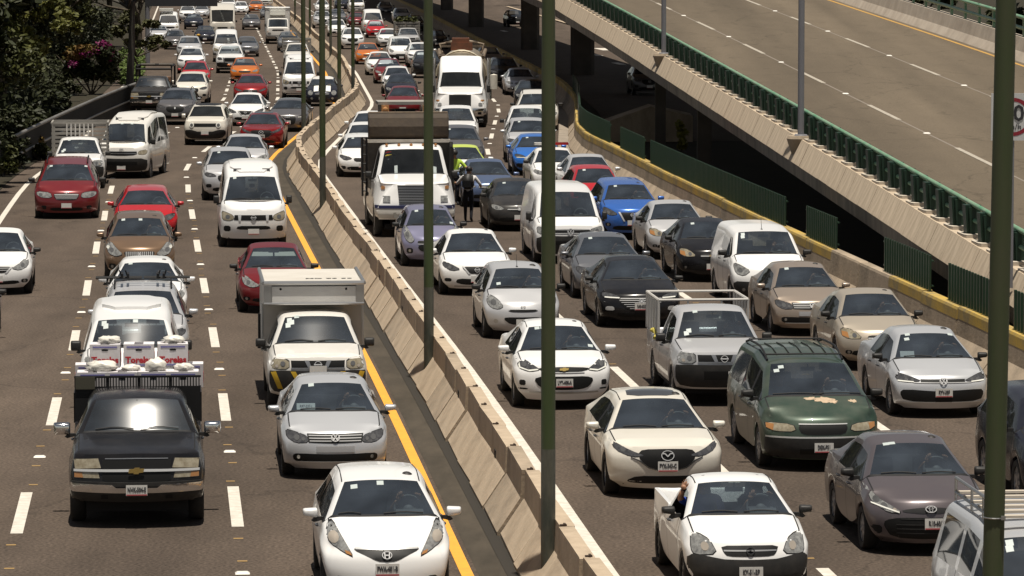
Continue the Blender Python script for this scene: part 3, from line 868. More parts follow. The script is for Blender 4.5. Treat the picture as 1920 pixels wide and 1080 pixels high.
def cage(p):
    hw, L = p['W'] / 2, p['L']
    ua1, ua2, Ra = p['fo'], p['fo'] + p['wb'], p['rw'] + .055
    uc, uh, ur, ue = p['ucowl'], p['uhead'], p['uroof'], p['urear']
    fz, fu, fx = p['fz'], p['fu'], p['fx']
    kind = p['kind']
    taper = lambda u: 1 - .05 * max(0, 1 - u / .7) ** 2 - .05 * max(0, 1 - (L - u) / .7) ** 2
    zbelt = lambda u: PL([uc, ue], [p['zb'], p['zbr']], u)
    zh = lambda u: fz[4] + (p['zcowl'] - fz[4]) * max(0, min(1, (u - fu[4]) / (uc - fu[4]))) ** p['hoodz']
    def low(u, zt):
        t = taper(u)
        z3 = min(zt - .14, .74 if kind not in ('van', 'truck') else .9)
        return [(hw * .78 * t, p['zbot']), (hw * .955 * t, p['zbot'] + .035), (hw * .992 * t, .45), (hw * t, z3)]
    def hood(u):
        z, t = zh(u), taper(u)
        w4 = hw * PL([0, .5, uc], [fx[4] + .02, .93, .945], u) * t
        z4 = z - .03 + (p['zb'] - (p['zcowl'] - .03)) * max(0, min(1, u / uc))
        w5 = hw * .865 * t
        return low(u, z4) + [(w4, z4), (w5, max(z4 + .012, z - .006)), (w5 - .016, max(z4 + .013, z - .004)), (hw * .68 * t, z + .018), (hw * .38 * t, z + .020), (0, z + .026)]
    def cowl(u, dz):
        zb = p['zb']
        return low(u, zb) + [(hw * .945, zb), (hw * .905, zb + .012 + dz * .5), (hw * .875, zb + .02 + dz), (hw * p.get('wsb', .80), p['zcowl'] + dz), (hw * .43, p['zcowl'] + .012 + dz), (0, p['zcowl'] + .016 + dz)]
    def cab(u, zr, hr):
        zb = zbelt(u)
        return low(u, zb) + [(hw * .945, zb), (hr + .055, zr - .14), (hr + .005, zr - .055), (hr - .065, zr - .016), (hr * .5, zr + .008), (0, zr + .014)]
    def flat(u, z, w=.92):
        t = taper(u)
        return low(u, z - .03) + [(hw * w * t, z - .03), (hw * .86 * t, z - .008), (hw * .82 * t, z), (hw * .70 * t, z + .003), (hw * .38 * t, z + .01), (0, z + .012)]
    def bed(u, zr, zf):
        return low(u, zr) + [(hw * .96, zr), (hw * .90, zr), (hw * .895, zr - .03), (hw * .89, zf), (hw * .45, zf), (0, zf)]
    u1 = max(fu) + p['plan'] + .05
    keys = {}
    keys[u1] = hood(u1)
    if uc - u1 > .3:
        keys[u1 + (uc - u1) * .5] = hood(u1 + (uc - u1) * .5)
    keys[uc - .016] = hood(uc - .016)
    keys[uc] = cowl(uc, 0)
    keys[uc + .05] = cowl(uc + .05, .025)
    keys[uh] = cab(uh, p['zhead'], p['hr'])
    um = uh + (ur - uh) * .4
    keys[um] = cab(um, p['H'] - .014, p['hr'] + .01)
    keys[ur] = cab(ur, p['zroof'], p['hr'] - (.02 if kind == 'sedan' else 0))
    tail = L - .12
    tz = .12
    if kind == 'sedan':
        keys[ue] = flat(ue, p['zrear'])
        keys[L - .2] = flat(L - .2, p['ztail'])
        top_tail = flat(tail, p['ztail'] - .02)
    elif kind == 'pickup':
        zr, zf = p['zrail'], p['zfloor']
        keys[ur + .03] = low(ur, p['zb']) + [(hw * .945, zbelt(ur)), (p['hr'] + .05, p['zroof'] - .16), (p['hr'] + .0, p['zroof'] - .10), (p['hr'] - .07, p['zroof'] - .09), (p['hr'] * .5, p['zroof'] - .08), (0, p['zroof'] - .08)]
        zw = p['zb'] + .06
        keys[ur + .09] = low(ur, p['zb']) + [(hw * .945, zbelt(ur)), (hw * .90, zw), (hw * .85, zw), (hw * .78, zw), (hw * .4, zw), (0, zw)]
        keys[ur + .12] = bed(ur + .12, zr, zf)
        keys[L - .22] = bed(L - .22, zr, zf)
        keys[L - .19] = low(L, zr) + [(hw * .96, zr), (hw * .90, zr), (hw * .89, zr), (hw * .6, zr), (hw * .3, zr), (0, zr)]
        top_tail = low(L, zr) + [(hw * .95, zr - .01), (hw * .90, zr - .005), (hw * .89, zr - .005), (hw * .6, zr - .005), (hw * .3, zr - .005), (0, zr - .005)]
    else:
        keys[ue] = cab(ue, p['zrear'] + .12, hw * .80) if kind == 'hatch' else cab(ue, p['zrear'] + .2, hw * .84)
        r = keys[ue]
        keys[ue] = r[:4] + [(hw * .94, p['zbr']), (hw * .90, p['zrear'] - .0), (hw * .87, p['zrear'] + .01), (hw * .76, p['zrear'] + .02), (hw * .4, p['zrear'] + .03), (0, p['zrear'] + .03)]
        top_tail = flat(tail, max(.8, p['zrear'] - .12), .93)
    d0 = p['door0'] or uc + .12
    seams = []
    if p['doors']:
        seams = [d0, p['doors'][0]] + ([p['doors'][1]] if len(p['doors']) > 1 and p['doors'][1] else [])
    us = sorted(keys)
    arr = np.array([keys[u] for u in us])           # keys x 10 x 2
    def row(u):
        return [(float(np.interp(u, us, arr[:, j, 0])), float(np.interp(u, us, arr[:, j, 1]))) for j in range(10)]
    st = set(us)
    for s_ in seams:
        for q in (s_, s_ + .016):
            if min(abs(q - w) for w in st) > .012: st.add(q)
    for a in (ua1, ua2):
        for c in (-1.02, -.90, -.62, 0, .62, .90, 1.02):
            q = a + c * Ra
            if q > u1 + .03 and q < tail - .08 and min(abs(q - w) for w in st) > .035: st.add(q)
    wins = p['wins'] or [(p['win0'] or uc + .10, p['doors'][0] - .03), (p['doors'][0] + .05, ur + .12 if kind != 'pickup' else ur)]
    for a, b in wins:
        for q in (a, b):
            if min(abs(q - w) for w in st) > .02: st.add(q)
    st = sorted(st)
    if p['fo'] > 0 and kind in ('van', 'mini'):
        pass
    rows = []
    for u in st:
        r = row(u)
        for a in (ua1, ua2):
            du = abs(u - a)
            if du < Ra * 1.0:
                za = p['rw'] + math.sqrt(max(0, Ra * Ra - du * du))
                r[0] = (hw * .80, max(r[0][1], za - .01)); r[1] = (hw * .985, max(r[1][1], za))
                r[2] = (hw * 1.0, max(r[2][1], za + .045)); r[3] = (hw * 1.004, max(r[3][1], za + .11))
        rows.append(r)
    # station 0 and tail
    r0 = [(hw * fx[j], fz[j]) for j in range(5)]
    h0 = hood(u1)
    zt = fz[4]
    sc4 = hw * fx[4]
    fr = [1, .925, .905, .74, .40, 0]
    top0 = [(sc4 * f, zt + .03 * (1 - f)) for f in fr]
    rows = [r0[:4] + top0] + rows + [top_tail]
    st = [0.0] + st + [tail]
    V, F, M, CR = [], [], [], {}
    idx = {}
    n = len(st)
    def uoff(i, j):
        u = st[i]
        x, z = rows[i][j]
        if i == 0:
            s = 1.0 if j < 4 else x / sc4
            q = fu[j] if j < 4 else fu[4]
            return q + p['plan'] * abs(s) ** 3.0
        if i == n - 1:
            s = 1.0 if j < 4 else min(1, x / max(.01, rows[i][4][0]))
            return L + [-.10, -.03, 0, -.03, -.06][min(j, 4)] - .12 * abs(s) ** 3.0
        k = PL([u1, uc - .016, uc, uc + .05, uh, um, ur, ue], [.0, p['kb'], p['kb'], p['kb'], .055, 0, -.04 if kind == 'sedan' else 0, -.06 if kind == 'sedan' else 0], u)
        if j < 5: return u
        return u - k * (1 - min(1, x / (hw * .9)) ** 2)
    for i in range(n):
        for j in range(10):
            x, z = rows[i][j]
            y = uoff(i, j)
            for s in ((1, -1) if j < 9 else (0,)):
                idx[i, j, s] = len(V)
                V.append((s * x, y, z))
    g = lambda i, j, s: idx[i, j, s if j < 9 else 0]
    def crease(a, b, c):
        k = (min(a, b), max(a, b))
        CR[k] = max(CR.get(k, 0), c)
    for i in range(n - 1):
        um_ = (st[i] + st[i + 1]) / 2
        narrow = st[i + 1] - st[i] < .0175 and any(abs(st[i] - q) < .003 for q in seams)
        for j in range(9):
            m = MI['body']
            if 7 <= j and uc + .04 < um_ < uh: m = MI['ws']
            elif 5 <= j and uc - .001 < um_ < uc + .05: m = MI['trim']
            elif j == 6 and uc + .04 < um_ < uh and p.get('frit'): m = MI['trim']
            elif j == 4:
                if any(a < um_ < b for a, b in wins): m = MI['sw']
                elif wins and wins[0][0] - .12 < um_ < wins[-1][1] and um_ > uc + .02 and p.get('blackb', True): m = MI['trim']
                elif um_ < uc and i > 0: m = MI['body']
            elif 7 <= j and kind in ('sedan',) and ur < um_ < ue: m = MI['rw']
            elif 7 <= j and kind in ('hatch', 'van', 'mini') and ur < um_ < ue: m = MI['rw']
            elif 7 <= j and kind == 'pickup' and ur + .02 < um_ < ur + .09: m = MI['rw']
            if um_ < uc - .016 and i > 0 and j >= 6: m = MI['hood']
            if um_ < uc and i > 0 and j == 5: m = MI['trim']
            if uc - .017 < um_ < uc and j >= 5: m = MI['trim']
            if 1 <= j <= 3 and p['doors']:
                if narrow: m = MI['trim']
                else:
                    for a, b in zip(seams[:-1], seams[1:]):
                        if a < um_ < b: m = MI['door']
            for s in (1, -1):
                q = [g(i, j, s), g(i + 1, j, s), g(i + 1, j + 1, s), g(i, j + 1, s)]
                F.append(q if s < 0 else q[::-1]); M.append(m)
    # creases
    for i in range(n):
        u = st[i]
        for j in range(9):
            for s in (1, -1):
                a, b = g(i, j, s), g(i, j + 1, s)
                if i == 0 and j >= 4: crease(a, b, .72)
                if abs(u - uc) < .001 or abs(u - uc - .05) < .001 or abs(u - uc + .016) < .001:
                    if j >= 4: crease(a, b, .9)
                if abs(u - uh) < .001 and j >= 4: crease(a, b, .75)
                if abs(u - ur) < .001 and j >= 4: crease(a, b, .6 if kind == 'sedan' else .8)
                if abs(u - ue) < .001 and j >= 4: crease(a, b, .5)
                if kind == 'pickup' and u > ur - .001 and j >= 4 and u < ur + .13: crease(a, b, .9)
                if any(abs(u - q) < .002 or abs(u - q - .016) < .002 for q in seams) and 1 <= j <= 3: crease(a, b, .9)
                if any(abs(u - a_) < .002 or abs(u - b_) < .002 for a_, b_ in wins) and j == 4: crease(a, b, .9)
        if i < n - 1:
            for j in range(10):
                for s in (1, -1):
                    a, b = g(i, j, s), g(i + 1, j, s)
                    if a == b: continue
                    um_ = (st[i] + st[i + 1]) / 2
                    if j == 1: crease(a, b, .5)
                    if j == 4 and um_ > uc - .02: crease(a, b, .75)
                    if j == 4 and um_ < uc: crease(a, b, .55)
                    if j == 5 and um_ > uc: crease(a, b, .7)
                    if j in (5, 6) and um_ < uc: crease(a, b, .8)
                    if j == 7 and um_ < uc: crease(a, b, .45)
                    if j == 3: crease(a, b, .4)
                    if j == 7 and uc < um_ < uh: crease(a, b, .8)
                    if j == 7 and ur < um_ < ue: crease(a, b, .7)
                    if kind == 'pickup' and um_ > ur and j in (4, 5, 6, 7): crease(a, b, .9)
    # end caps
    for end in (0, n - 1):
        ids = {}
        rw_ = rows[end]
        w4 = rw_[4][0]
        fr_ = [rw_[j][0] / w4 for j in range(4, 10)]
        for r in range(4):
            xr, zr = rw_[r]
            for c, f in enumerate(fr_):
                for s in ((1, -1) if c < 5 else (0,)):
                    if c == 0:
                        ids[r, c, s] = g(end, r, s)
                    else:
                        if end == 0:
                            y = fu[r] + p['plan'] * f ** 3.0
                        else:
                            y = L + [-.10, -.03, 0, -.03][r] - .12 * f ** 3.0
                        ids[r, c, s] = len(V)
                        V.append((s * xr * f, y, zr + (.015 * (1 - f) if r == 3 and end == 0 else 0)))
        for c in range(6):
            for s in ((1, -1) if c < 5 else (0,)):
                ids[4, c, s] = g(end, 4 + c, s)
        gi = lambda r, c, s: ids[r, c, s if c < 5 else 0]
        if end == 0:
            for c in range(5):
                for s in (1, -1):
                    crease(gi(1, c, s), gi(1, c + 1, s), .5); crease(gi(3, c, s), gi(3, c + 1, s), .35)
        for r in range(4):
            for c in range(5):
                for s in (1, -1):
                    q = [gi(r, c, s), gi(r + 1, c, s), gi(r + 1, c + 1, s), gi(r, c + 1, s)]
                    if (s > 0) == (end == 0): q = q[::-1]
                    F.append(q); M.append(MI['body'])
    return V, F, M, CR

def tess(poly, step=.07):
    """flat outline -> small triangles"""
    b = bmesh.new()
    vs_ = [b.verts.new((x, 0, z)) for x, z in poly]
    f = b.faces.new(vs_)
    bmesh.ops.triangulate(b, faces=[f])
    for _ in range(5):
        long = [e for e in b.edges if e.calc_length() > step]
        if not long: break
        bmesh.ops.subdivide_edges(b, edges=long, cuts=1)
        bmesh.ops.triangulate(b, faces=[f_ for f_ in b.faces if len(f_.verts) > 3])
    return b
def chaikin(poly, n=1, r=.22):
    for _ in range(n):
        q = []
        for i, a in enumerate(poly):
            c = poly[(i + 1) % len(poly)]
            q += [(a[0] * (1 - r) + c[0] * r, a[1] * (1 - r) + c[1] * r), (a[0] * r + c[0] * (1 - r), a[1] * r + c[1] * (1 - r))]
        poly = q
    return poly

class Surf:
    def __init__(s, v, f):
        s.t = BVHTree.FromPolygons(v, f)
    def front(s, x, z):
        h = s.t.ray_cast(Vector((x, -3, z)), Vector((0, 1, 0)))
        if h[0] is None or h[0].y > 1.6: h = s.t.find_nearest(Vector((x, .2, z)))
        return h[0], h[1]
    def top(s, x, y):
        h = s.t.ray_cast(Vector((x, y, 4)), Vector((0, 0, -1)))
        if h[0] is None: h = s.t.find_nearest(Vector((x, y, 1)))
        return h[0], h[1]
    def side(s, y, z, sg=1):
        h = s.t.ray_cast(Vector((3 * sg, y, z)), Vector((-sg, 0, 0)))
        if h[0] is None: h = s.t.find_nearest(Vector((sg, y, z)))
        return h[0], h[1]

def conform(surf, poly, mode, off, mt, name, smooth=True, rnd=1, step=.07, th=.025):
    """a plate that follows the vehicle's skin, standing off it, with a turned-in rim"""
    if rnd: poly = chaikin(poly, rnd)
    b = tess(poly, step)
    back = {}
    for v in b.verts:
        x, z = v.co.x, v.co.z
        if mode == 'front': h, n = surf.front(x, z); d = Vector((0, -1, 0))
        elif mode == 'top': h, n = surf.top(x, z); d = Vector((0, 0, 1))
        else: h, n = surf.side(x, z, 1 if mode == 'right' else -1); d = Vector((1 if mode == 'right' else -1, 0, 0))
        v.co = h + d * off
    be = [e for e in b.edges if len(e.link_faces) == 1]
    r = bmesh.ops.extrude_edge_only(b, edges=be)
    for v in [q for q in r['geom'] if isinstance(q, bmesh.types.BMVert)]:
        v.co = v.co - d * th
    bmesh.ops.recalc_face_normals(b, faces=b.faces)
    me = bpy.data.meshes.new(name)
    b.to_mesh(me); b.free()
    # face outwards
    s_ = sum((f.normal.dot(d)) * f.area for f in me.polygons)
    if s_ < 0: me.flip_normals()
    me.materials.append(mt)
    if smooth:
        me.polygons.foreach_set('use_smooth', [True] * len(me.polygons))
        me.set_sharp_from_angle(angle=R(35))
    return me

def RC(x0, z0, x1, z1): return [(x0, z0), (x1, z0), (x1, z1), (x0, z1)]
def DISC(x, z, r, n=12, rz=None): return [(x + r * math.cos(2 * math.pi * k / n), z + (rz or r) * math.sin(2 * math.pi * k / n)) for k in range(n)]

# ---- emblems (built flat in x-z facing -y)
def ring(m, r, w, rx=1.0, rz=1.0, c=(0, 0), n=24, d=.008):
    vv = []
    for q in np.linspace(0, 2 * math.pi, n, endpoint=False):
        cs, sn = math.cos(q), math.sin(q)
        for rr, yy in ((r - w, 0), (r - w, -d), (r, -d), (r, 0)):
            vv.append((c[0] + rr * cs * rx, yy, c[1] + rr * sn * rz))
    m.add(vv, [(4 * i + j, 4 * i + j + 1, 4 * ((i + 1) % n) + j + 1, 4 * ((i + 1) % n) + j) for i in range(n) for j in range(3)])
def stroke(m, pts, w, d=.008):
    for (x0, z0), (x1, z1) in zip(pts[:-1], pts[1:]):
        t = Vector((x1 - x0, z1 - z0)).normalized() * 1.0
        nx, nz = -t.y * w / 2, t.x * w / 2
        m.prism([(x0 - nx, z0 - nz), (x1 - nx, z1 - nz), (x1 + nx, z1 + nz), (x0 + nx, z0 + nz)], -d, 0)
def emblem_mesh(kind, s):
    m = MB(); mt = M_badge
    if kind == 'vw':
        ring(m, s, s * .14)
        stroke(m, [(-.42 * s, .78 * s), (0, -.02 * s), (.42 * s, .78 * s)], s * .17)
        stroke(m, [(-.82 * s, .35 * s), (-.42 * s, -.72 * s), (0, .12 * s), (.42 * s, -.72 * s), (.82 * s, .35 * s)], s * .17)
    elif kind == 'h':
        ring(m, s, s * .13, 1.05, .92)
        stroke(m, [(-.52 * s, .72 * s), (-.42 * s, -.72 * s)], s * .24); stroke(m, [(.52 * s, .72 * s), (.42 * s, -.72 * s)], s * .24); stroke(m, [(-.45 * s, -.02 * s), (.45 * s, -.02 * s)], s * .22)
    elif kind == 'toyota':
        ring(m, s, s * .15, 1.3, .86); ring(m, s, s * .2, .42, .80); ring(m, s, s * .14, .82, .40, (0, .40 * s))
    elif kind == 'mazda':
        ring(m, s, s * .12, 1.12, .9)
        stroke(m, [(-1.0 * s, .34 * s), (-.45 * s, .34 * s), (0, -.18 * s), (.45 * s, .34 * s), (1.0 * s, .34 * s)], s * .17)
    elif kind == 'bowtie':
        m.prism([(-1.5 * s, .30 * s), (-.45 * s, .42 * s), (-.38 * s, .62 * s), (.62 * s, .62 * s), (.55 * s, .42 * s), (1.5 * s, .42 * s), (1.3 * s, -.30 * s), (.45 * s, -.42 * s), (.38 * s, -.62 * s), (-.62 * s, -.62 * s), (-.55 * s, -.42 * s), (-1.6 * s, -.42 * s)], -.012, 0)
        mt = mat('gold_badge', (.50, .36, .12), .3, .6)
    elif kind == 'nissan':
        ring(m, s, s * .16); m.prism(RC(-1.15 * s, -.16 * s, 1.15 * s, .16 * s), -.012, 0)
    elif kind == 'blitz':
        ring(m, s, s * .14); m.prism([(-1.0 * s, .06 * s), (.25 * s, .16 * s), (.2 * s, -.02 * s), (1.0 * s, -.08 * s), (-.25 * s, -.16 * s), (-.2 * s, .02 * s)], -.01, 0)
        mt = M_grille if False else mat('dark_chrome', (.12, .12, .12), .25, .8)
    elif kind == 'wing':
        stroke(m, [(-1.6 * s, .1 * s), (-.4 * s, 0), (.4 * s, 0), (1.6 * s, .1 * s)], s * .3); m.prism(DISC(0, 0, .45 * s), -.012, 0)
    elif kind == 'rings':
        for k in (-1.5, -.5, .5, 1.5): ring(m, s * .6, s * .1, c=(k * s * .85, 0))
    elif kind == 'diamond':
        m.prism([(0, s), (.62 * s, 0), (0, -s), (-.62 * s, 0)], -.012, 0)
    else:
        ring(m, s, s * .2); m.prism(DISC(0, 0, s * .5), -.01, 0)
    return m.mesh('emblem', mt, fix=True)

MESHC = {}
def wheel_meshes(r, w, rim):
    k = (round(r, 3), rim)
    if k in MESHC: return MESHC[k]
    m = MB()
    ri = r * .68
    m.lathe([(ri, -w / 2 + .01), (r * .93, -w / 2), (r * .99, -w / 2 + .025), (r, 0), (r * .99, w / 2 - .025), (r * .93, w / 2), (ri, w / 2 - .01), (ri, -w / 2 + .01)], axis='X', seg=28)
    ty = m.mesh('wheel', M_tyre, smooth=50, fix=True)
    m = MB()
    m.lathe([(ri, -.05), (ri * 1.0, .0), (ri * .93, .01), (ri * .90, -.045), (0.0, -.05)], axis='X', seg=28)
    mt = M_rim if rim == 'alloy' else M_rimd if rim == 'black' else mat('hub_cap', (.32, .32, .33), .4, .5)
    for q in range(7 if rim == 'alloy' else 9):
        a = 2 * math.pi * q / (7 if rim == 'alloy' else 9)
        d = Vector((0, math.cos(a), math.sin(a))); e = Vector((0, -math.sin(a), math.cos(a)))
        w0, w1 = ri * .10, ri * .15
        P0, P1 = d * ri * .12, d * ri * .93
        vv = [P0 - e * w1, P0 + e * w1, P1 + e * w0, P1 - e * w0]
        m.add([(x_, v_.y, v_.z) for x_ in (-.03, .004) for v_ in vv], [(0, 1, 2, 3), (4, 7, 6, 5), (0, 4, 5, 1), (1, 5, 6, 2), (2, 6, 7, 3), (3, 7, 4, 0)])
    m.lathe([(ri * .22, -.02), (ri * .22, .012), (0, .016)], axis='X', seg=12)
    rm = m.mesh('rim', mt, smooth=30, fix=True)
    MESHC[k] = (ty, rm)
    return MESHC[k]
def mirror_mesh(w, h, sq):
    k = ('mirror', w, h, sq)
    if k in MESHC: return MESHC[k]
    m = MB(); m.box((w / 2 + .035, 0, 0), (w, .11, h))
    b = bmesh.new(); me = m.mesh('side_mirror', M_black); b.from_mesh(me)
    for v in b.verts:
        if v.co.y > 0: v.co.x = (v.co.x - .03) * .96 + .03
        else: v.co.z *= .74; v.co.x = .06 + (v.co.x - .06) * .84
        if v.co.x > w * .6 and not sq: v.co.z = v.co.z * .72 + .01
    bmesh.ops.bevel(b, geom=list(b.edges), offset=.028, segments=3, profile=.5, affect='EDGES')
    b.to_mesh(me); b.free()
    me.polygons.foreach_set('use_smooth', [True] * len(me.polygons))
    a = MB(); a.prism([(-.06, -.02), (.06, -.05), (.10, -.03), (.05, .02), (-.06, .02)], -.03, .03, 'Y')
    ar = a.mesh('mirror_arm', M_black)
    g = MB(); g.box((w / 2 + .035, .056, 0), (w * .82, .004, h * .72)); gm = g.mesh('mirror_glass', mat('mirror_silver', (.8, .8, .8), .03, 1))
    MESHC[k] = (me, ar, gm)
    return MESHC[k]
def mirrored(me, name):
    n = me.copy(); n.name = name
    n.transform(Matrix.Scale(-1, 4, (1, 0, 0))); n.flip_normals()
    return n

PROTO = {}
def proto(key):
    """list of parts of one vehicle kind: (name, mesh, loc, rot, parent index, uses_paint, level)"""
    if key in PROTO: return PROTO[key]
    p = PRESETS[key]
    hw = p['W'] / 2
    V, F, M, CR = cage(p)
    me = bpy.data.meshes.new('cage')
    me.from_pydata(V, [], F)
    me.polygons.foreach_set('material_index', M)
    for _ in range(7): me.materials.append(M_black)
    me.update()
    at_ = me.attributes.new('crease_edge', 'FLOAT', 'EDGE')
    at_.data.foreach_set('value', [CR.get((min(e.vertices), max(e.vertices)), 0) for e in me.edges])
    o = bpy.data.objects.new('cage', me); C.objects.link(o)
    md = o.modifiers.new('s', 'SUBSURF'); md.levels = p['lvl']; md.render_levels = p['lvl']
    ev = bpy.data.meshes.new_from_object(o.evaluated_get(bpy.context.evaluated_depsgraph_get()))
    bpy.data.objects.remove(o)
    nv, nf = len(ev.vertices), len(ev.polygons)
    co = np.empty(nv * 3); ev.vertices.foreach_get('co', co); co = co.reshape(-1, 3)
    mi = np.empty(nf, int); ev.polygons.foreach_get('material_index', mi)
    lv = np.empty(len(ev.loops), int); ev.loops.foreach_get('vertex_index', lv)
    q = lv.reshape(-1, 4)
    bpy.data.meshes.remove(ev)
    surf = Surf([Vector(c) for c in co], q.tolist())
    h, n_ = surf.top(0, (p['uhead'] + p['uroof']) / 2)
    if n_.z < 0: q = q[:, ::-1]
    parts = []
    def sub(name, sel, mt, smooth=180):
        f = q[sel]
        used, inv = np.unique(f, return_inverse=True)
        m_ = bpy.data.meshes.new(name)
        m_.from_pydata(co[used].tolist(), [], inv.reshape(-1, 4).tolist())
        m_.materials.append(mt)
        m_.polygons.foreach_set('use_smooth', [True] * len(f))
        m_.set_sharp_from_angle(angle=R(38))
        return m_
    def put(name, me_, loc=(0, 0, 0), rot=(0, 0, 0), par=-1, pt=False, lod=2, label=None):
        parts.append((name, me_, loc, rot, par, pt, lod, label))
        return len(parts) - 1
    cen = co[q].mean(1)
    put('body', sub('body', mi == 0, M_black), pt=True, lod=3)
    if (mi == MI['hood']).any(): put('bonnet', sub('bonnet', mi == MI['hood'], M_black), pt=True, lod=3)
    for s in (1, -1):
        cuts = [-1] + list(p['doors'] or ()) + [99]
        for a, b in zip(cuts[:-1], cuts[1:]):
            sel = (mi == MI['door']) & (cen[:, 0] * s > 0) & (cen[:, 1] > a) & (cen[:, 1] < b)
            if sel.sum() > 3:
                d = put('door', sub('door', sel, M_black), pt=True, lod=3)
                yb = cen[sel][:, 1].max() - .22
                hp, hn = surf.side(yb, p['zb'] - .13, s)
                hm = MESHC.get('handle')
                if hm is None:
                    hb = MB(); hb.tube([(0, -.09, 0), (.03, -.075, .004), (.035, 0, .006), (.03, .075, .004), (0, .09, 0)], .013, 6); hm = MESHC['handle'] = hb.mesh('door_handle', M_black, smooth=60)
                put('door_handle', hm, hp, (0, 0, 0 if s > 0 else math.pi), d, True, 1)
    gm = {'clear': M_glass, 'dark': M_glassd}[p['glass']]
    if (mi == 1).any(): put('windscreen', sub('windscreen', mi == 1, gm), lod=3)
    for s in (1, -1):
        cuts = [-1] + list(p['doors'] or ())[:1] + [p['uroof'] - .35 if p['L'] > 3.4 and p['kind'] in ('mini', 'van') else 98] + [99]
        for a, b in zip(cuts[:-1], cuts[1:]):
            sel = (mi == 2) & (cen[:, 0] * s > 0) & (cen[:, 1] > a) & (cen[:, 1] < b)
            if sel.any(): put('side_window', sub('side_window', sel, M_sglass if p.get('sidetint') is None else M_glassd), lod=3)
    if (mi == 3).any(): put('rear_window', sub('rear_window', mi == 3, M_sglass), lod=2)
    tsel = mi == 4
    for nm_, sel in (('cowl_panel', tsel & (cen[:, 1] > p['ucowl'] - p['kb'] - .03) & (cen[:, 1] < p['ucowl'] + .06) & (cen[:, 2] > p['zb'] - .02)), ):
        if sel.any(): put(nm_, sub(nm_, sel, M_trim), lod=3)
        rest = tsel & ~sel
    for s in (1, -1):
        cuts = [-1, p['ucowl'] - .03] + [c - .06 for c in (p['doors'] or ())] + [99]
        for k_, (a, b) in enumerate(zip(cuts[:-1], cuts[1:])):
            sel = rest & (cen[:, 0] * s > 0) & (cen[:, 1] > a) & (cen[:, 1] < b)
            up = sel & (cen[:, 2] > p['zb'] - .03); dn = sel & ~up
            nm_ = 'bonnet_gap' if k_ == 0 else 'pillar_trim'
            if up.any(): put(nm_, sub(nm_, up, M_trim), lod=2)
            if dn.any(): put('door_gap', sub('door_gap', dn, M_trim), lod=2)
    # wheels
    wt = .20 if p['W'] < 1.9 else .23
    ty, rm = wheel_meshes(p['rw'], wt, p['rim'])
    for s in (1, -1):
        for u in (p['fo'], p['fo'] + p['wb']):
            w_ = put('wheel', ty, (s * (hw - wt / 2 - .015), u, p['rw']), (0, 0, 0 if s > 0 else math.pi), lod=3)
            put('rim', rm, (wt / 2 - .03, 0, 0), (0, 0, 0), w_, lod=2)
    # underbody and cabin
    m = MB()
    m.box((0, p['L'] / 2 + .05, .30), (hw * 1.48, p['L'] - .5, .16))
    m.box((0, (p['fo'] + .48 + p['fo'] + p['wb'] - .48) / 2, .33), (hw * 1.84, p['wb'] - .96, .14))
    m.box((0, .62, .48), (hw * 1.2, .75, .3))
    put('underbody', m.mesh('underbody', M_under), lod=3)
    uc, zc = p['ucowl'], p['zcowl']
    m = MB()
    m.prism([(uc - .10, zc - .45), (uc - .02, zc - .05), (uc + .12, zc - .025), (uc + .42, zc - .03), (uc + .50, zc - .10), (uc + .46, zc - .45)], -hw * .82, hw * .82, 'X')
    m.prism([(uc + .40, zc - .03), (uc + .44, zc + .035), (uc + .54, zc + .02), (uc + .52, zc - .1)], hw * .22, hw * .66, 'X')
    put('dashboard', m.mesh('dashboard', M_dash, fix=True), lod=2)
    us = max(p['uhead'] + .16, uc + .78)
    zs = p['H'] - .36
    k = ('seat', round(zs, 2))
    if k not in MESHC:
        m = MB()
        m.prism([(-.25, .38), (.24, .40), (.25, .52), (-.24, .56), (-.28, .5)], -.24, .24, 'X')
        m.prism([(.18, .48), (.32, .46), (.44, zs - .06), (.40, zs), (.33, zs - .02)], -.22, .22, 'X')
        m.box((0, .40, zs + .13), (.25, .09, .19), taper=.85)
        m.tube([(-.06, .39, zs - .02), (-.06, .40, zs + .1)], .008, 5); m.tube([(.06, .39, zs - .02), (.06, .40, zs + .1)], .008, 5)
        MESHC[k] = m.mesh('seat', M_seat, smooth=40, fix=True)
    for s in (1, -1): put('seat', MESHC[k], (s * hw * .43, us, 0), lod=2)
    if p['kind'] != 'pickup' and p['uroof'] - us > .7:
        m = MB(); m.prism([(0, .45), (.5, .45), (.62, p['zb'] + .10), (.5, p['zb'] + .12), (.40, .55), (0, .55)], -hw * .78, hw * .78, 'X')
        put('rear_seat', m.mesh('rear_seat', M_seat, fix=True), (0, us + .78, 0), lod=1)
    if 'steer' not in MESHC:
        m = MB(); m.tube([(.185 * math.cos(a), 0, .185 * math.sin(a)) for a in np.linspace(0, 2 * math.pi, 22, endpoint=False)], .016, 6, closed=True)
        m.ball((0, 0, 0), (.07, .03, .06)); m.box((-.1, 0, 0), (.16, .02, .035)); m.box((.1, 0, 0), (.16, .02, .035)); m.box((0, 0, -.1), (.04, .02, .16))
        MESHC['steer'] = m.mesh('steering_wheel', mat('steering_grey', (.10, .10, .10), .6), smooth=50)
    put('steering_wheel', MESHC['steer'], (hw * .43, uc + .56, zc + .02), (R(-25), 0, 0), lod=2)
    if 'rearmir' not in MESHC:
        m = MB(); m.box((0, 0, 0), (.24, .03, .065)); m.tube([(0, 0, .02), (0, -.02, .09)], .012, 5); MESHC['rearmir'] = m.mesh('inner_mirror', M_black)
    put('inner_mirror', MESHC['rearmir'], (0, p['uhead'] - .05, p['zhead'] - .10), lod=1)
    # mirrors
    mw, mh = p['mir']
    mm, ar, mg = mirror_mesh(mw, mh, p.get('mirsq', False))
    um = uc + p.get('mirdu', .30)
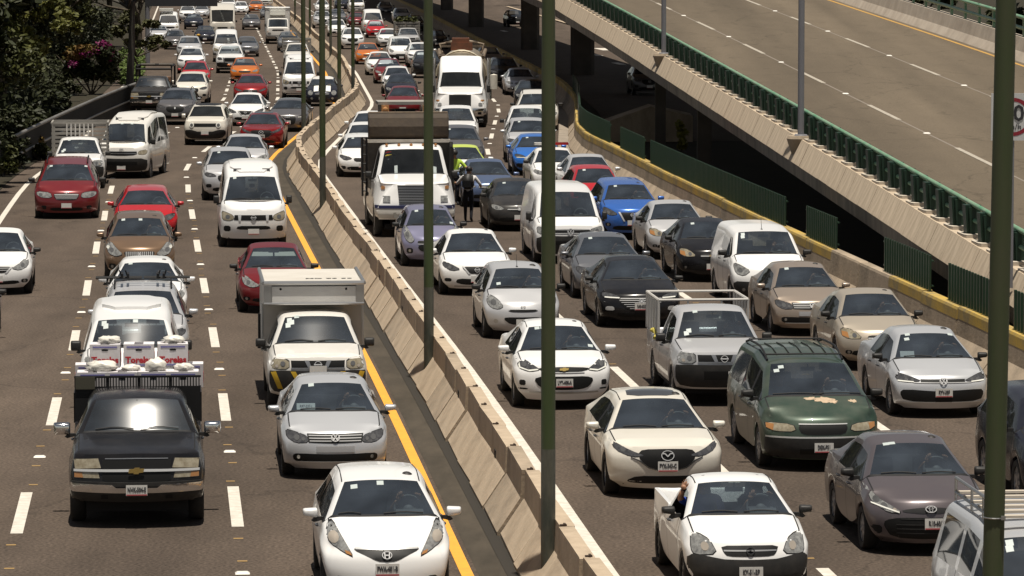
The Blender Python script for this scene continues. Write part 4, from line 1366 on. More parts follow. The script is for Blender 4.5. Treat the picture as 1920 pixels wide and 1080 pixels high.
    for s in (1, -1):
        zz = p['zb'] + p.get('mirz', .09)
        a = put('side_mirror', mm, (s * (hw * .965), um, zz), (0, 0, 0) if s > 0 else (0, 0, 0), -1, p['mirror'] == 'body', 3) if s > 0 else put('side_mirror', MESHC.setdefault(('ml', mw, mh, p.get('mirsq', False)), mirrored(mm, 'side_mirror')), (-hw * .965, um, zz), (0, 0, 0), -1, p['mirror'] == 'body', 3)
        put('mirror_arm', ar if s > 0 else MESHC.setdefault('arl', mirrored(ar, 'mirror_arm')), (s * .02, 0, -mh * .45), (0, 0, 0), a, False, 1)
        put('mirror_glass', mg if s > 0 else MESHC.setdefault(('gml', mw, mh), mirrored(mg, 'mirror_glass')), (0, 0, 0), (0, 0, 0), a, False, 1)
    # wipers on the glass
    for x0, x1 in p.get('wipers', ((.05, .62), (-.62, -.05))):
        m = MB()
        pts = []
        for t in np.linspace(0, 1, 6):
            x = (x0 + (x1 - x0) * t) * hw
            y = uc + .065 + .03 * (1 - abs(2 * t - 1)) - p['kb'] * (1 - (x / hw / .9) ** 2)
            hh, nn = surf.top(x, y)
            pts.append(hh + Vector((0, -.01, .014)))
        m.tube(pts, .009, 5)
        put('wiper', m.mesh('wiper', M_trim), lod=2)
    # windscreen stickers
    for x, t in p.get('stick', ((-.60, .82),)):
        yy = uc + (p['uhead'] - uc) * t
        gw = (hw * p.get('wsb', .80)) * (1 - t) + (p['hr'] - .065) * t
        x = x * 1.12 * gw
        me_ = conform(surf, RC(x, yy - .035, x + .09, yy + .05), 'top', .004, M_white_s, 'sticker', rnd=0, th=.003)
        put('sticker', me_, lod=2)
    for d in p['face']:
        name, mt, mode, pts = d[:4]
        opt = d[4] if len(d) > 4 else {}
        pr = opt.get('proj', 'front')
        pts = [(x * hw, z) for x, z in pts] if pr in ('front', 'top') else pts
        off, rnd, lod = opt.get('off', .006), opt.get('rnd', 1), opt.get('lod', 3)
        if mode == 'c':
            full = pts + [(-x, z) for x, z in reversed(pts) if abs(x) > 1e-4]
            put(name, conform(surf, full, pr, off, mt or M_black, name, rnd=rnd, th=opt.get('th', .025)), pt=mt is None, lod=lod, label=opt.get('label'))
        elif mode == 's':
            put(name, conform(surf, pts, pr, off, mt or M_black, name, rnd=rnd, th=opt.get('th', .025)), pt=mt is None, lod=lod, label=opt.get('label'))
        else:
            if pr == 'side':
                for s, md_ in ((1, 'right'), (-1, 'left')):
                    put(name, conform(surf, pts, md_, off, mt or M_black, name, rnd=rnd), pt=mt is None, lod=lod)
            else:
                a = conform(surf, pts, pr, off, mt or M_black, name, rnd=rnd, th=opt.get('th', .025))
                put(name, a, pt=mt is None, lod=lod)
                put(name, mirrored(a, name), pt=mt is None, lod=lod)
    if p.get('emblem'):
        kd, z, s_ = p['emblem']
        hp, hn = surf.front(0, z)
        if hn.y > 0: hn = -hn
        til = math.atan2(hn.z, -hn.y)
        put('emblem', emblem_mesh(kd, s_), hp + hn * p.get('emboff', .016), (-til, 0, 0), lod=2)
    if p.get('plate'):
        z, txt = p['plate'][:2]
        x = p['plate'][2] if len(p['plate']) > 2 else 0
        hp, hn = surf.front(x, z)
        m = MB(); m.box((0, 0, 0), (.31, .012, .155)); m.box((0, -.004, -.066), (.30, .008, .018), 1)
        pi_ = put('number_plate', m.mesh('number_plate', [M_plate, mat('plate_band', (.35, .05, .06), .5)]), hp + Vector((0, -.022 - p.get('plateoff', 0), 0)), (R(-4), 0, 0), lod=3)
        if txt:
            tm = text_mesh(txt, .092, M_ink, .002, bold=.003); tm.transform(Matrix.Diagonal((min(.62, .27 / max(.01, max(v.co.x for v in tm.vertices) * 2)), 1, 1, 1)))
            put('plate_text', tm, (0, -.010, .008), (math.pi / 2, 0, 0), pi_, lod=2)
    if p.get('antenna'):
        x, u, ln = p['antenna']
        hp, hn = surf.top(x, u)
        m = MB(); m.tube([(0, 0, 0), (0, ln * .45, ln * .9)], [.007, .004], 5); m.ball((0, 0, 0), (.03, .04, .015), 8)
        put('antenna', m.mesh('antenna', M_trim), hp, lod=2)
    if p.get('roofseam', False):
        for s in (1, -1):
            m = MB()
            pts = [surf.top(s * (p['hr'] - .035), u)[0] + Vector((0, 0, .001)) for u in np.linspace(p['uhead'] + .02, p['uroof'] - .02, 6)]
            m.tube(pts, .009, 5); put('roof_moulding', m.mesh('roof_moulding', M_trim), lod=1)
    for fn in p.get('extra', ()): fn(put, surf, p)
    PROTO[key] = parts
    return parts

VEH = []
def place(key, px, py, pt, label, cat='car', group=None, yaw=None, z=None, anchor='head', lod=3, name=None, plate=None, off=0):
    """stand a vehicle where the photograph shows the top edge of its windscreen at (px, py)"""
    p = PRESETS[key]
    q = at(px, py, p['zhead'] if anchor == 'head' else (z or 0))
    ref = LEFT if q.x < MED(q.y) else WALL
    a = -MED.heading(q.y, 15) if yaw is None else R(yaw)
    u = p['uhead'] - .05 if anchor == 'head' else 0
    # the vehicle's own back points along (−sin a, cos a)
    loc = Vector((q.x + math.sin(a) * u, q.y - math.cos(a) * u, 0))
    near = loc.y
    need = 1 if near < 120 else 2 if near < 245 else 3
    root = thing(name or p.get('name', 'car'), label, cat, loc, a, group)
    made = []
    for nm, me, lc, rt, par, use, lv, lab in proto(key):
        if lv < need or (par >= 0 and made[par] is None) or (nm == 'sticker' and (near > 160 or len(VEH) % 3 == 2)):
            made.append(None); continue
        o = bpy.data.objects.new(nm, me); C.objects.link(o)
        o.parent = root if par < 0 else made[par]
        o.location, o.rotation_euler = lc, rt
        if nm == 'side_mirror' and p['mirror'] == 'chrome':
            o.material_slots[0].link = 'OBJECT'; o.material_slots[0].material = M_chrome
        if use and pt is not None:
            o.material_slots[0].link = 'OBJECT'; o.material_slots[0].material = pt
        if lab: o['label'] = lab
        made.append(o)
    VEH.append((label, loc, key))
    return root
# ================================================================ vehicle kinds seen in the photograph
PRESETS = {}
G, B, KT, CH, LP, LD = M_grille, M_black, M_trim, M_bright, M_lamp, M_lampd
def lamps(poly, m=LP, inner=(), drl=None, f=1.3, **o):
    z0 = min(z for x, z in poly)
    up = lambda q: [(x, z0 + (z - z0) * f) for x, z in q]
    poly = up(poly)
    cx, cz = sum(x for x, z in poly) / len(poly), sum(z for x, z in poly) / len(poly)
    inner = [(x, z0 + (z - z0) * f, a, b) for x, z, a, b in inner]
    drl = up(drl) if drl else None
    r = [('lamp_bezel', KT, 'm', [(cx + (x - cx) * 1.07, cz + (z - cz) * 1.12) for x, z in poly], dict(o, off=.003, lod=2)), ('headlight', m, 'm', poly, dict(o, off=.008))]
    for x, z, rr, mt in inner:
        r.append(('lamp_reflector', mt, 'm', DISC(x, z, 0, 4) if False else [(x + a / 9.0 * 10, z + b) for a, b in DISC(0, 0, rr, 10)], dict(off=.013, rnd=0, th=.004, lod=2)))
    if drl: r.append(('light_guide', M_drl, 'm', drl, dict(off=.015, rnd=0, th=.004, lod=2)))
    return r
def bar(z0, z1, x, m=CH, off=.012, **k):
    return ('grille_bar', m, 'c', [(0, z1), (x, z1), (x, z0), (0, z0)], dict(off=off, rnd=0, th=.008, lod=2, **k))
def fogs(x0, z0, x1, z1, m=B, lamp=True):
    r = [('fog_recess', m, 'm', RC(x0, z0, x1, z1), dict(off=.004, lod=2))]
    if lamp: r.append(('fog_lamp', LP, 'm', [(((x0 + x1) / 2) + a, (z0 + z1) / 2 + b) for a, b in DISC(0, 0, min(.04, (z1 - z0) * .4), 10)], dict(off=.012, rnd=0, th=.006, lod=1)))
    return r

SED = preset()
HATCH = preset(kind='hatch', L=3.95, W=1.70, H=1.52, wb=2.48, fo=.80, ucowl=.98, zcowl=1.0, zb=.93, zbr=1.0, uhead=1.68, zhead=1.42, hr=.555, uroof=3.35, zroof=1.45, urear=3.72, zrear=1.02, doors=(1.95, 2.75))
SUV = preset(kind='hatch', L=4.35, W=1.82, H=1.66, wb=2.62, fo=.88, rw=.35, zbot=.24, fz=[.24, .38, .58, .76, .92], ucowl=1.12, zcowl=1.14, zb=1.07, zbr=1.13, uhead=1.86, zhead=1.56, hr=.62, uroof=3.75, zroof=1.60, urear=4.12, zrear=1.14, doors=(2.1, 3.0))
VAN = preset(kind='van', L=5.2, W=1.90, H=2.28, wb=2.95, fo=.95, rw=.34, zbot=.24, fz=[.24, .40, .62, .84, 1.08], fu=[.08, .02, 0, .02, .08], plan=.24, ucowl=.62, zcowl=1.26, zb=1.20, zbr=1.22, uhead=1.30, zhead=1.98, hr=.78, uroof=5.0, zroof=2.24, urear=5.08, zrear=1.2,
             doors=(1.75,), door0=.80, win0=.74, mir=(.15, .24), mirror='black', mirsq=True, rim='steel', hoodz=.9, kb=.2, blackb=False)

# ---- white small hatchback in front
PRESETS['fit'] = preset(HATCH, roofseam=True, W=1.695, L=3.9, H=1.525, fz=[.17, .27, .45, .60, .715], fu=[.05, .0, .0, .05, .15], ucowl=.98, zcowl=1.03, zb=.955, uhead=1.66, zhead=1.43, hr=.55, mir=(.21, .15), hoodz=.72, plan=.34,
    wipers=((.0, .62), (-.70, -.35)), stick=((-.68, .74), (-.1, .80)), emblem=('h', .640, .062), plate=(.47, 'PWA-481-B'),
    face=lamps([(.50, .625), (.66, .665), (.86, .735), (.905, .82), (.86, .905), (.79, .915), (.68, .80)], LP, ((.80, .79, .075, M_bulb),)) + [
        ('indicator', M_amber, 'm', [(.53, .64), (.62, .66), (.64, .70), (.56, .68)], dict(off=.014, rnd=0, th=.004, lod=2)),
        ('grille', G, 'c', [(0, .735), (.48, .735), (.50, .70), (.30, .635), (.14, .572), (0, .565)], {}), bar(.715, .735, .48, CH),
        ('lower_intake', G, 'c', [(0, .36), (.5, .35), (.55, .24), (0, .23)], {})] + fogs(.62, .27, .78, .37))
PRESETS['vento'] = preset(SED, W=1.70, L=4.38, H=1.467, fz=[.18, .29, .45, .60, .735], ucowl=1.08, uhead=1.80, zhead=1.375, hr=.545, emblem=('vw', .668, .070), stick=((-.66, .86),), plate=None, mir=(.2, .13),
    face=lamps([(.50, .600), (.74, .590), (.90, .645), (.915, .735), (.74, .715), (.53, .675)], LD, ((.72, .655, .045, M_lens), (.60, .64, .03, M_lens))) + [
        ('grille', G, 'c', [(0, .742), (.53, .736), (.50, .600), (0, .588)], dict(rnd=0)), bar(.704, .716, .50), bar(.662, .674, .49), bar(.620, .632, .48),
        ('plate_holder', mat('plate_holder', (.30, .30, .31), .5), 'c', [(0, .545), (.36, .545), (.36, .45), (0, .45)], dict(rnd=0, off=.01)),
        ('lower_intake', G, 'c', [(0, .415), (.72, .43), (.80, .40), (.78, .31), (.60, .285), (0, .28)], {}), bar(.283, .300, .70)] + fogs(.62, .33, .76, .41, KT))
PRESETS['jetta'] = preset(PRESETS['vento'], W=1.80, L=4.7, H=1.46, ucowl=1.14, uhead=1.90, plate=(.40, ''), face=lamps([(.46, .62), (.80, .60), (.91, .66), (.90, .735), (.60, .705)], LD, ((.74, .655, .035, M_lens), (.62, .65, .03, M_lens)), [(.50, .625), (.80, .606), (.80, .618), (.50, .637)]) + [
        ('grille', G, 'c', [(0, .70), (.46, .70), (.42, .56), (0, .54)], {}), bar(.66, .675, .45), bar(.62, .632, .44), ('lower_intake', G, 'c', [(0, .40), (.62, .40), (.70, .27), (0, .26)], {})] + fogs(.68, .30, .84, .42, KT))
PRESETS['virtus'] = preset(PRESETS['vento'], W=1.75, L=4.56, H=1.475, ucowl=1.10, uhead=1.84, mirror='black', plate=(.47, 'RYV-38F'), emblem=('vw', .665, .072), stick=((-.72, .9), (-.72, .7), (.7, .92)),
    face=lamps([(.44, .665), (.80, .640), (.92, .68), (.935, .775), (.62, .715)], LD, ((.74, .68, .03, M_lens), (.62, .682, .025, M_lens)), [(.60, .648), (.90, .655), (.90, .672), (.60, .662)]) + [
        ('grille', G, 'c', [(0, .705), (.46, .705), (.46, .655), (0, .65)], dict(rnd=0)), bar(.640, .652, .60, CH),
        ('lower_intake', G, 'c', [(0, .49), (.80, .53), (.88, .46), (.80, .31), (0, .30)], {}), bar(.285, .302, .80, CH)])
PRESETS['mg'] = preset(PRESETS['vento'], W=1.84, L=4.72, wb=2.7, H=1.46, ucowl=1.16, uhead=1.92, mirror='black', emblem=('other', .60, .06), plate=(.49, 'R40-85Z'),
    face=lamps([(.50, .66), (.82, .66), (.92, .70), (.90, .765), (.56, .715)], LD, (), [(.52, .665), (.86, .672), (.86, .69), (.52, .683)]) + [
        ('grille', G, 'c', [(0, .70), (.50, .70), (.56, .62), (.40, .46), (.25, .42), (0, .42)], {}), bar(.66, .672, .50), bar(.62, .632, .52), bar(.575, .587, .48), bar(.53, .542, .42), bar(.485, .497, .36), bar(.44, .452, .28),
        ('lower_intake', G, 'c', [(0, .36), (.55, .36), (.6, .26), (0, .25)], {}), ('fog_trim', CH, 'm', [(.66, .49), (.84, .49), (.86, .40), (.64, .40)], {})] + fogs(.68, .42, .82, .47, KT, False))
PRESETS['mazda3'] = preset(HATCH, roofseam=True, kind='hatch', W=1.80, L=4.46, H=1.44, wb=2.73, fo=.90, rw=.33, fz=[.17, .28, .47, .65, .80], fu=[.10, .03, 0, .02, .09], plan=.36, ucowl=1.30, zcowl=.95, zb=.885, zbr=1.0, uhead=2.02, zhead=1.355, hr=.555, uroof=3.5, zroof=1.37, urear=4.2, zrear=1.02, doors=(2.35, 3.2),
    emblem=('mazda', .68, .09), plate=(.52, 'PYX-343-C'), stick=((-.70, .88), (-.70, .72)), mir=(.21, .14), hoodz=.65,
    face=lamps([(.36, 0.675), (.62, 0.660), (.86, 0.720), (.925, 0.830), (.86, 0.805), (.62, 0.730)], LD, ((.74, 0.740, .04, M_lens),)) + [
        ('grille', G, 'c', [(0, 0.785), (.42, 0.775), (.50, 0.705), (.46, 0.605), (.30, 0.490), (.16, 0.455), (0, 0.455)], {}), ('grille_wing', mat('dark_chrome', (.12, .12, .12), .25, .8), 'c', [(0, 0.470), (.17, 0.470), (.32, 0.505), (.48, 0.615), (.62, 0.660), (.62, 0.648), (.49, 0.600), (.33, 0.490), (.17, 0.455), (0, 0.455)], dict(off=.013, rnd=0, th=.01, lod=2)),
        ('lower_intake', G, 'c', [(0, 0.370), (.52, 0.370), (.70, 0.285), (.6, 0.250), (0, 0.250)], {})],
    extra=[lambda put, s, p: put('sunroof', conform(s, [(-.40, 2.12), (.40, 2.12), (.37, 2.75), (-.37, 2.75)], 'top', .006, M_glassd if False else mat('sunroof_glass', (.035, .032, .03), .08, 0, .5, .5), 'sunroof', rnd=1))])
PRESETS['mazda_sedan'] = preset(SED, W=1.79, L=4.6, H=1.45, rw=.33, fz=[.18, .27, .43, .58, .72], plan=.34, ucowl=1.22, uhead=1.95, zhead=1.36, emblem=('mazda', .60, .08), plate=(.42, ''), hoodz=.7,
    face=lamps([(.40, .60), (.66, .59), (.90, .66), (.90, .735), (.6, .66)], LD, ((.7, .64, .035, M_lens),)) + [('grille', G, 'c', [(0, .70), (.40, .68), (.44, .58), (.28, .42), (0, .40)], {}), ('lower_intake', G, 'c', [(0, .30), (.6, .30), (.66, .22), (0, .21)], {})] + fogs(.62, .32, .84, .42, KT))
PRESETS['cavalier'] = preset(SED, roofseam=True, W=1.79, L=4.6, H=1.475, fz=[.18, .30, .49, .67, .82], plan=.34, ucowl=1.16, uhead=1.90, zhead=1.38, hr=.56, emblem=('bowtie', .735, .055), plate=(.50, 'LYT-408-A'), stick=((-.66, .84), (-.48, .84), (.72, .12)), wipers=((.05, .6), (-.6, -.05)), mir=(.22, .14),
    face=lamps([(.48, 0.725), (.70, 0.695), (.90, 0.730), (.925, 0.855), (.80, 0.865), (.62, 0.785)], LD, ((.80, 0.790, .045, M_lens),), [(.52, 0.722), (.70, 0.702), (.90, 0.738), (.91, 0.825), (.885, 0.825), (.87, 0.752), (.72, 0.720), (.54, 0.738)]) + [
        ('grille', G, 'c', [(0, 0.790), (.50, 0.770), (.52, 0.730), (.3, 0.695), (0, 0.690)], {}), bar(0.682, 0.696, .42),
        ('lower_grille', G, 'c', [(0, 0.615), (.46, 0.620), (.62, 0.570), (.52, 0.430), (.35, 0.380), (0, 0.370)], {}), ('bumper_lip', M_satin, 'c', [(0, 0.325), (.70, 0.340), (.72, 0.315), (0, 0.295)], dict(rnd=0))] + fogs(.78, 0.442, .90, 0.542, KT, False) + fogs(.74, 0.367, .92, 0.397, KT, False))
PRESETS['aveo'] = preset(SED, W=1.71, L=4.31, H=1.505, wb=2.48, fz=[.20, .30, .48, .65, .785], ucowl=1.02, zcowl=1.02, zb=.95, uhead=1.72, zhead=1.415, hr=.55, mirror='black', emblem=('bowtie', .665, .05), plate=(.40, ''), rim='steel', plan=.32,
    face=lamps([(.46, .655), (.78, .645), (.91, .69), (.905, .80), (.66, .775)], M_lampy, ((.64, .70, .045, M_lens),)) + [('indicator', M_amber, 'm', [(.76, .66), (.90, .70), (.90, .79), (.78, .77)], dict(off=.014, rnd=0, th=.004, lod=2)),
        ('grille', G, 'c', [(0, .72), (.32, .72), (.36, .67), (.28, .575), (0, .565)], {}), bar(.655, .675, .34), ('lower_intake', G, 'c', [(0, .43), (.66, .43), (.72, .31), (0, .29)], {})] + fogs(.70, .34, .84, .42, KT))
PRESETS['sentra'] = preset(SED, W=1.76, L=4.63, H=1.495, fz=[.18, .28, .46, .62, .755], plan=.34, ucowl=1.12, uhead=1.88, zhead=1.40, emblem=('nissan', .63, .062), plate=(.41, ''), stick=((-.68, .45), (-.64, .3)), mir=(.2, .14),
    face=lamps([(.44, .635), (.70, .60), (.90, .67), (.925, .765), (.74, .735)], LD, ((.74, .67, .04, M_lens),)) + [
        ('grille', G, 'c', [(0, .71), (.38, .71), (.40, .66), (.22, .545), (0, .54)], {}), ('grille_trim', CH, 'm', [(.36, .715), (.41, .715), (.24, .535), (.19, .535)], dict(off=.012, rnd=0, th=.01, lod=2)),
        ('lower_intake', G, 'c', [(0, .41), (.52, .43), (.60, .33), (.4, .28), (0, .27)], {}), ('bumper_lip', M_satin, 'c', [(0, .25), (.62, .25), (.62, .225), (0, .225)], dict(rnd=0, lod=2))] + fogs(.70, .345, .88, .43, KT, False))
PRESETS['versa'] = preset(PRESETS['sentra'], W=1.695, L=4.45, H=1.51, ucowl=1.06, uhead=1.76, zhead=1.41, hr=.54, mirror='black', plan=.34, emblem=('nissan', .64, .055), plate=(.40, ''), rim='steel',
    face=lamps([(.42, .64), (.66, .60), (.88, .66), (.915, .80), (.80, .80), (.62, .71)], LP, ((.74, .69, .05, M_lens),)) + [
        ('grille', G, 'c', [(0, .70), (.44, .69), (.42, .62), (.25, .55), (0, .545)], {}), bar(.655, .668, .40), bar(.605, .618, .36), ('grille_trim', CH, 'm', [(.40, .69), (.46, .69), (.30, .54), (.24, .54)], dict(off=.012, rnd=0, th=.01, lod=2)),
        ('lower_intake', G, 'c', [(0, .34), (.60, .37), (.66, .28), (0, .26)], {})] + fogs(.70, .30, .88, .39, KT, True))
PRESETS['corolla'] = preset(SED, W=1.78, L=4.63, H=1.435, plan=.36, ucowl=1.14, uhead=1.86, zhead=1.36, emblem=('toyota', .65, .045), plate=(.42, ''), stick=((-.70, .88),),
    face=lamps([(.44, .64), (.72, .62), (.925, .69), (.93, .82), (.86, .82), (.7, .71)], LP, ((.8, .72, .05, M_lens),)) + [('grille', G, 'c', [(0, .66), (.42, .665), (.42, .62), (0, .61)], {}), ('lower_grille', G, 'c', [(0, .52), (.50, .52), (.62, .28), (0, .26)], {})] + fogs(.68, .30, .86, .40, KT))
PRESETS['yaris'] = preset(SED, W=1.73, L=4.42, H=1.475, wb=2.55, fz=[.18, .28, .46, .62, .75], plan=.38, ucowl=1.08, zcowl=1.0, zb=.93, uhead=1.80, zhead=1.385, hr=.55, emblem=('toyota', .655, .062), plate=(.46, 'R10-60A', .06), stick=((-.70, .93), (-.55, .94)), rim='steel', mirror='black',
    face=lamps([(.46, .615), (.66, .605), (.88, .69), (.955, .84), (.93, .86), (.80, .745), (.62, .68)], LP, ((.72, .67, .045, M_lens), (.82, .73, .045, M_lens), (.57, .635, .028, M_bulb)), [(.50, .605), (.90, .685), (.905, .70), (.50, .62)]) + [
        ('grille', KT, 'c', [(0, .685), (.20, .68), (.46, .645), (.44, .62), (.16, .60), (0, .60)], {}),
        ('lower_grille', G, 'c', [(0, .545), (.50, .545), (.72, .50), (.74, .42), (.62, .26), (0, .24)], {}), bar(.52, .534, .48, M_black), bar(.44, .452, .55, M_black), bar(.38, .392, .55, M_black), bar(.32, .332, .55, M_black)] + fogs(.76, .30, .92, .42, KT, False))
PRESETS['march'] = preset(HATCH, W=1.665, L=3.83, H=1.53, wb=2.45, fo=.76, fz=[.19, .29, .47, .63, .76], plan=.36, ucowl=.90, zcowl=1.03, zb=.96, uhead=1.56, zhead=1.43, hr=.535, mirror='black', emblem=('nissan', .715, .045), rim='steel', plate=(.37, ''), stick=((-.70, .15),), hoodz=.7,
    face=lamps([(.50, .70), (.62, .655), (.80, .67), (.90, .75), (.88, .86), (.76, .86), (.60, .79)], LP, ((.74, .76, .065, M_lens),)) + [('grille', G, 'c', [(0, .655), (.30, .65), (.40, .625), (.30, .60), (0, .595)], {}), bar(.652, .664, .34, CH),
        ('lower_grille', G, 'c', [(0, .49), (.46, .49), (.50, .44), (.34, .335), (0, .325)], {}), ('fog_lamp', M_satin, 'm', DISC(.70, .40, .055, 12, .05), {})], antenna=(0, 1.62, .3))
PRESETS['spark'] = preset(HATCH, W=1.60, L=3.64, H=1.52, wb=2.38, fo=.74, plan=.36, ucowl=.90, zcowl=1.03, zb=.96, uhead=1.58, zhead=1.42, hr=.52, emblem=('bowtie', .60, .05), mirror='black', plate=(.38, ''), stick=((-.70, .85), (.74, .1)), hoodz=.7,
    face=lamps([(.58, .68), (.72, .63), (.86, .69), (.93, .86), (.86, .965), (.78, .92), (.66, .78)], LP, ((.80, .80, .06, M_lens),)) + [('grille', G, 'c', [(0, .69), (.44, .70), (.5, .655), (.46, .62), (0, .615)], {}), bar(.60, .616, .48, CH), ('lower_grille', G, 'c', [(0, .585), (.45, .585), (.48, .50), (.36, .41), (0, .40)], {})] + fogs(.64, .36, .84, .50, KT))
PRESETS['kicks'] = preset(SUV, W=1.76, L=4.3, H=1.59, plan=.36, ucowl=1.06, zcowl=1.10, zb=1.03, uhead=1.78, zhead=1.50, hr=.58, fz=[.22, .36, .56, .73, .87], emblem=('nissan', .72, .062), plate=(.50, ''),
    face=lamps([(.46, .74), (.70, .70), (.91, .77), (.93, .88), (.78, .86)], LD, ((.76, .77, .04, M_lens),)) + [('grille', G, 'c', [(0, .80), (.42, .80), (.44, .74), (.28, .56), (0, .55)], {}), ('grille_trim', CH, 'm', [(.40, .81), (.46, .81), (.30, .545), (.25, .545)], dict(off=.012, rnd=0, th=.01, lod=2)), ('lower_intake', G, 'c', [(0, .42), (.6, .42), (.66, .30), (0, .29)], {})] + fogs(.70, .40, .86, .50, KT))
PRESETS['encore'] = preset(SUV, W=1.775, L=4.28, H=1.655, plan=.38, ucowl=1.00, zcowl=1.12, zb=1.05, uhead=1.68, zhead=1.54, hr=.59, fz=[.22, .36, .56, .72, .87], emblem=('other', .74, .05), plate=(.46, ''), hoodz=.7, stick=((-.72, .85), (-.02, .8)),
    face=lamps([(.46, .725), (.66, .68), (.86, .73), (.93, .86), (.90, .96), (.80, .95), (.64, .83)], LP, ((.78, .80, .055, M_lens), (.88, .85, .045, M_drl))) + [
        ('grille', G, 'c', [(0, .81), (.40, .81), (.44, .76), (.34, .66), (0, .65)], {})] + [('grille_bar', CH, 'm', RC(.03 + .055 * k, .67, .05 + .055 * k, .80), dict(off=.012, rnd=0, th=.008, lod=2)) for k in range(7)] + [('lower_intake', G, 'c', [(0, .50), (.55, .50), (.6, .34), (0, .33)], {})] + fogs(.66, .36, .86, .50, KT))
PRESETS['suv'] = preset(SUV, emblem=('mazda', .76, .075), plate=(.48, ''),
    face=lamps([(.48, .80), (.80, .78), (.92, .83), (.91, .90), (.62, .87)], LD, ((.74, .83, .035, M_lens),)) + [('grille', G, 'c', [(0, .87), (.44, .86), (.46, .72), (.32, .60), (0, .59)], {}), ('lower_intake', G, 'c', [(0, .45), (.62, .45), (.66, .32), (0, .31)], {}), ('skid_plate', M_satin, 'c', [(0, .29), (.5, .29), (.5, .25), (0, .25)], dict(rnd=0, lod=2))] + fogs(.68, .44, .88, .56, KT))
PRESETS['suv_bars'] = preset(PRESETS['suv'], emblem=('diamond', .79, .07), extra=[lambda put, s, p: rails(put, s, p)])
PRESETS['renegade'] = preset(SUV, W=1.805, L=4.23, H=1.68, plan=.26, ucowl=1.08, zcowl=1.16, zb=1.09, uhead=1.66, zhead=1.58, hr=.63, fz=[.26, .42, .62, .80, 1.00], fu=[.10, .02, 0, .03, .09], emblem=None, plate=(.52, ''), glass='dark', mir=(.18, .2), mirsq=True,
    face=[('grille', G, 'c', [(0, .92), (.62, .92), (.70, .85), (.62, .78), (0, .78)], {}), ('headlight', M_drl, 'm', DISC(.62, .85, .115, 14, .105), dict(rnd=0, off=.022)), ('lamp_lens', M_lens, 'm', DISC(.62, .85, .075, 12, .068), dict(rnd=0, off=.028, th=.006))] + [('grille_bar', B, 'm', RC(.05 + .08 * k, .79, .07 + .08 * k, .91), dict(off=.012, rnd=0, th=.008, lod=1)) for k in range(6)] +
        [('lower_bumper', B, 'c', [(0, .58), (.45, .58), (.62, .66), (.94, .64), (.94, .44), (.75, .28), (0, .27)], dict(off=.010)), ('roof_panel', mat('black_roof', (.010, .010, .011), .45), 's', [(-.60, 1.72), (.60, 1.72), (.60, 3.7), (-.60, 3.7)], dict(proj='top', off=.006))])
PRESETS['audi'] = preset(SED, W=1.84, L=4.72, H=1.43, rw=.34, plan=.34, ucowl=1.22, uhead=1.96, zhead=1.35, emblem=('rings', .66, .06), plate=(.44, ''), face=lamps([(.48, .66), (.80, .65), (.92, .70), (.91, .765), (.62, .735)], LD, ((.76, .69, .035, M_lens),), [(.52, .662), (.86, .662), (.86, .675), (.52, .675)]) + [('grille', G, 'c', [(0, .73), (.36, .72), (.43, .62), (.36, .34), (0, .33)], {}), ('grille_frame', CH, 'c', [(0, .745), (.38, .735), (.38, .715), (0, .725)], dict(off=.012, rnd=0, th=.01, lod=3))] + fogs(.58, .30, .88, .46, KT))
PRESETS['leon'] = preset(HATCH, W=1.81, L=4.28, H=1.46, wb=2.63, plan=.34, ucowl=1.14, uhead=1.86, zhead=1.38, hr=.57, uroof=3.5, urear=4.05, doors=(2.1, 3.0), emblem=('other', .66, .05), plate=(.44, ''), face=lamps([(.42, .66), (.72, .61), (.91, .70), (.90, .77), (.56, .72)], LD, ((.74, .68, .04, M_lens),)) + [('grille', G, 'c', [(0, .71), (.38, .71), (.34, .58), (0, .57)], {}), ('lower_intake', G, 'c', [(0, .40), (.60, .40), (.66, .27), (0, .26)], {})] + fogs(.68, .30, .88, .42, KT))
PRESETS['sedan'] = preset(SED, emblem=('other', .66, .05), plate=(.42, ''), face=lamps([(.48, .65), (.76, .63), (.91, .69), (.91, .765), (.64, .725)], LP, ((.76, .69, .045, M_lens),)) + [('grille', G, 'c', [(0, .71), (.42, .71), (.40, .61), (0, .60)], {}), bar(.652, .668, .40), ('lower_intake', G, 'c', [(0, .42), (.66, .42), (.72, .30), (0, .29)], {})] + fogs(.70, .32, .86, .41, KT))
PRESETS['sedan_dark'] = preset(PRESETS['sedan'], mirror='black', rim='steel')
PRESETS['hatch'] = preset(HATCH, emblem=('other', .65, .05), plate=(.42, ''), plan=.32, face=lamps([(.50, .65), (.74, .63), (.90, .72), (.91, .84), (.70, .76)], LP, ((.78, .73, .05, M_lens),)) + [('grille', G, 'c', [(0, .70), (.44, .70), (.40, .62), (0, .61)], {}), ('lower_intake', G, 'c', [(0, .48), (.56, .48), (.60, .31), (0, .30)], {})] + fogs(.68, .32, .86, .42, KT))
PRESETS['mini'] = preset(HATCH, W=1.72, L=3.82, H=1.41, wb=2.5, plan=.26, ucowl=1.08, zcowl=1.0, uhead=1.62, zhead=1.34, emblem=('wing', .66, .05), plate=(.42, ''), face=[('headlight', LP, 'm', DISC(.70, .70, .15, 14, .125), dict(rnd=0)), ('grille', G, 'c', [(0, .64), (.42, .64), (.38, .44), (0, .42)], {}), bar(.64, .656, .42), ('fog_lamp', LP, 'm', DISC(.62, .42, .07, 10, .06), dict(rnd=0)),
        ('bonnet_stripe', M_drl, 'm', [(.22, .20), (.50, .20), (.50, 1.02), (.22, 1.02)], dict(proj='top', off=.004, rnd=0, th=.003)), ('roof_panel', mat('roof_white', (.7, .68, .64), .3), 's', [(-.62, 1.68), (.62, 1.68), (.62, 3.3), (-.62, 3.3)], dict(proj='top', off=.006))])
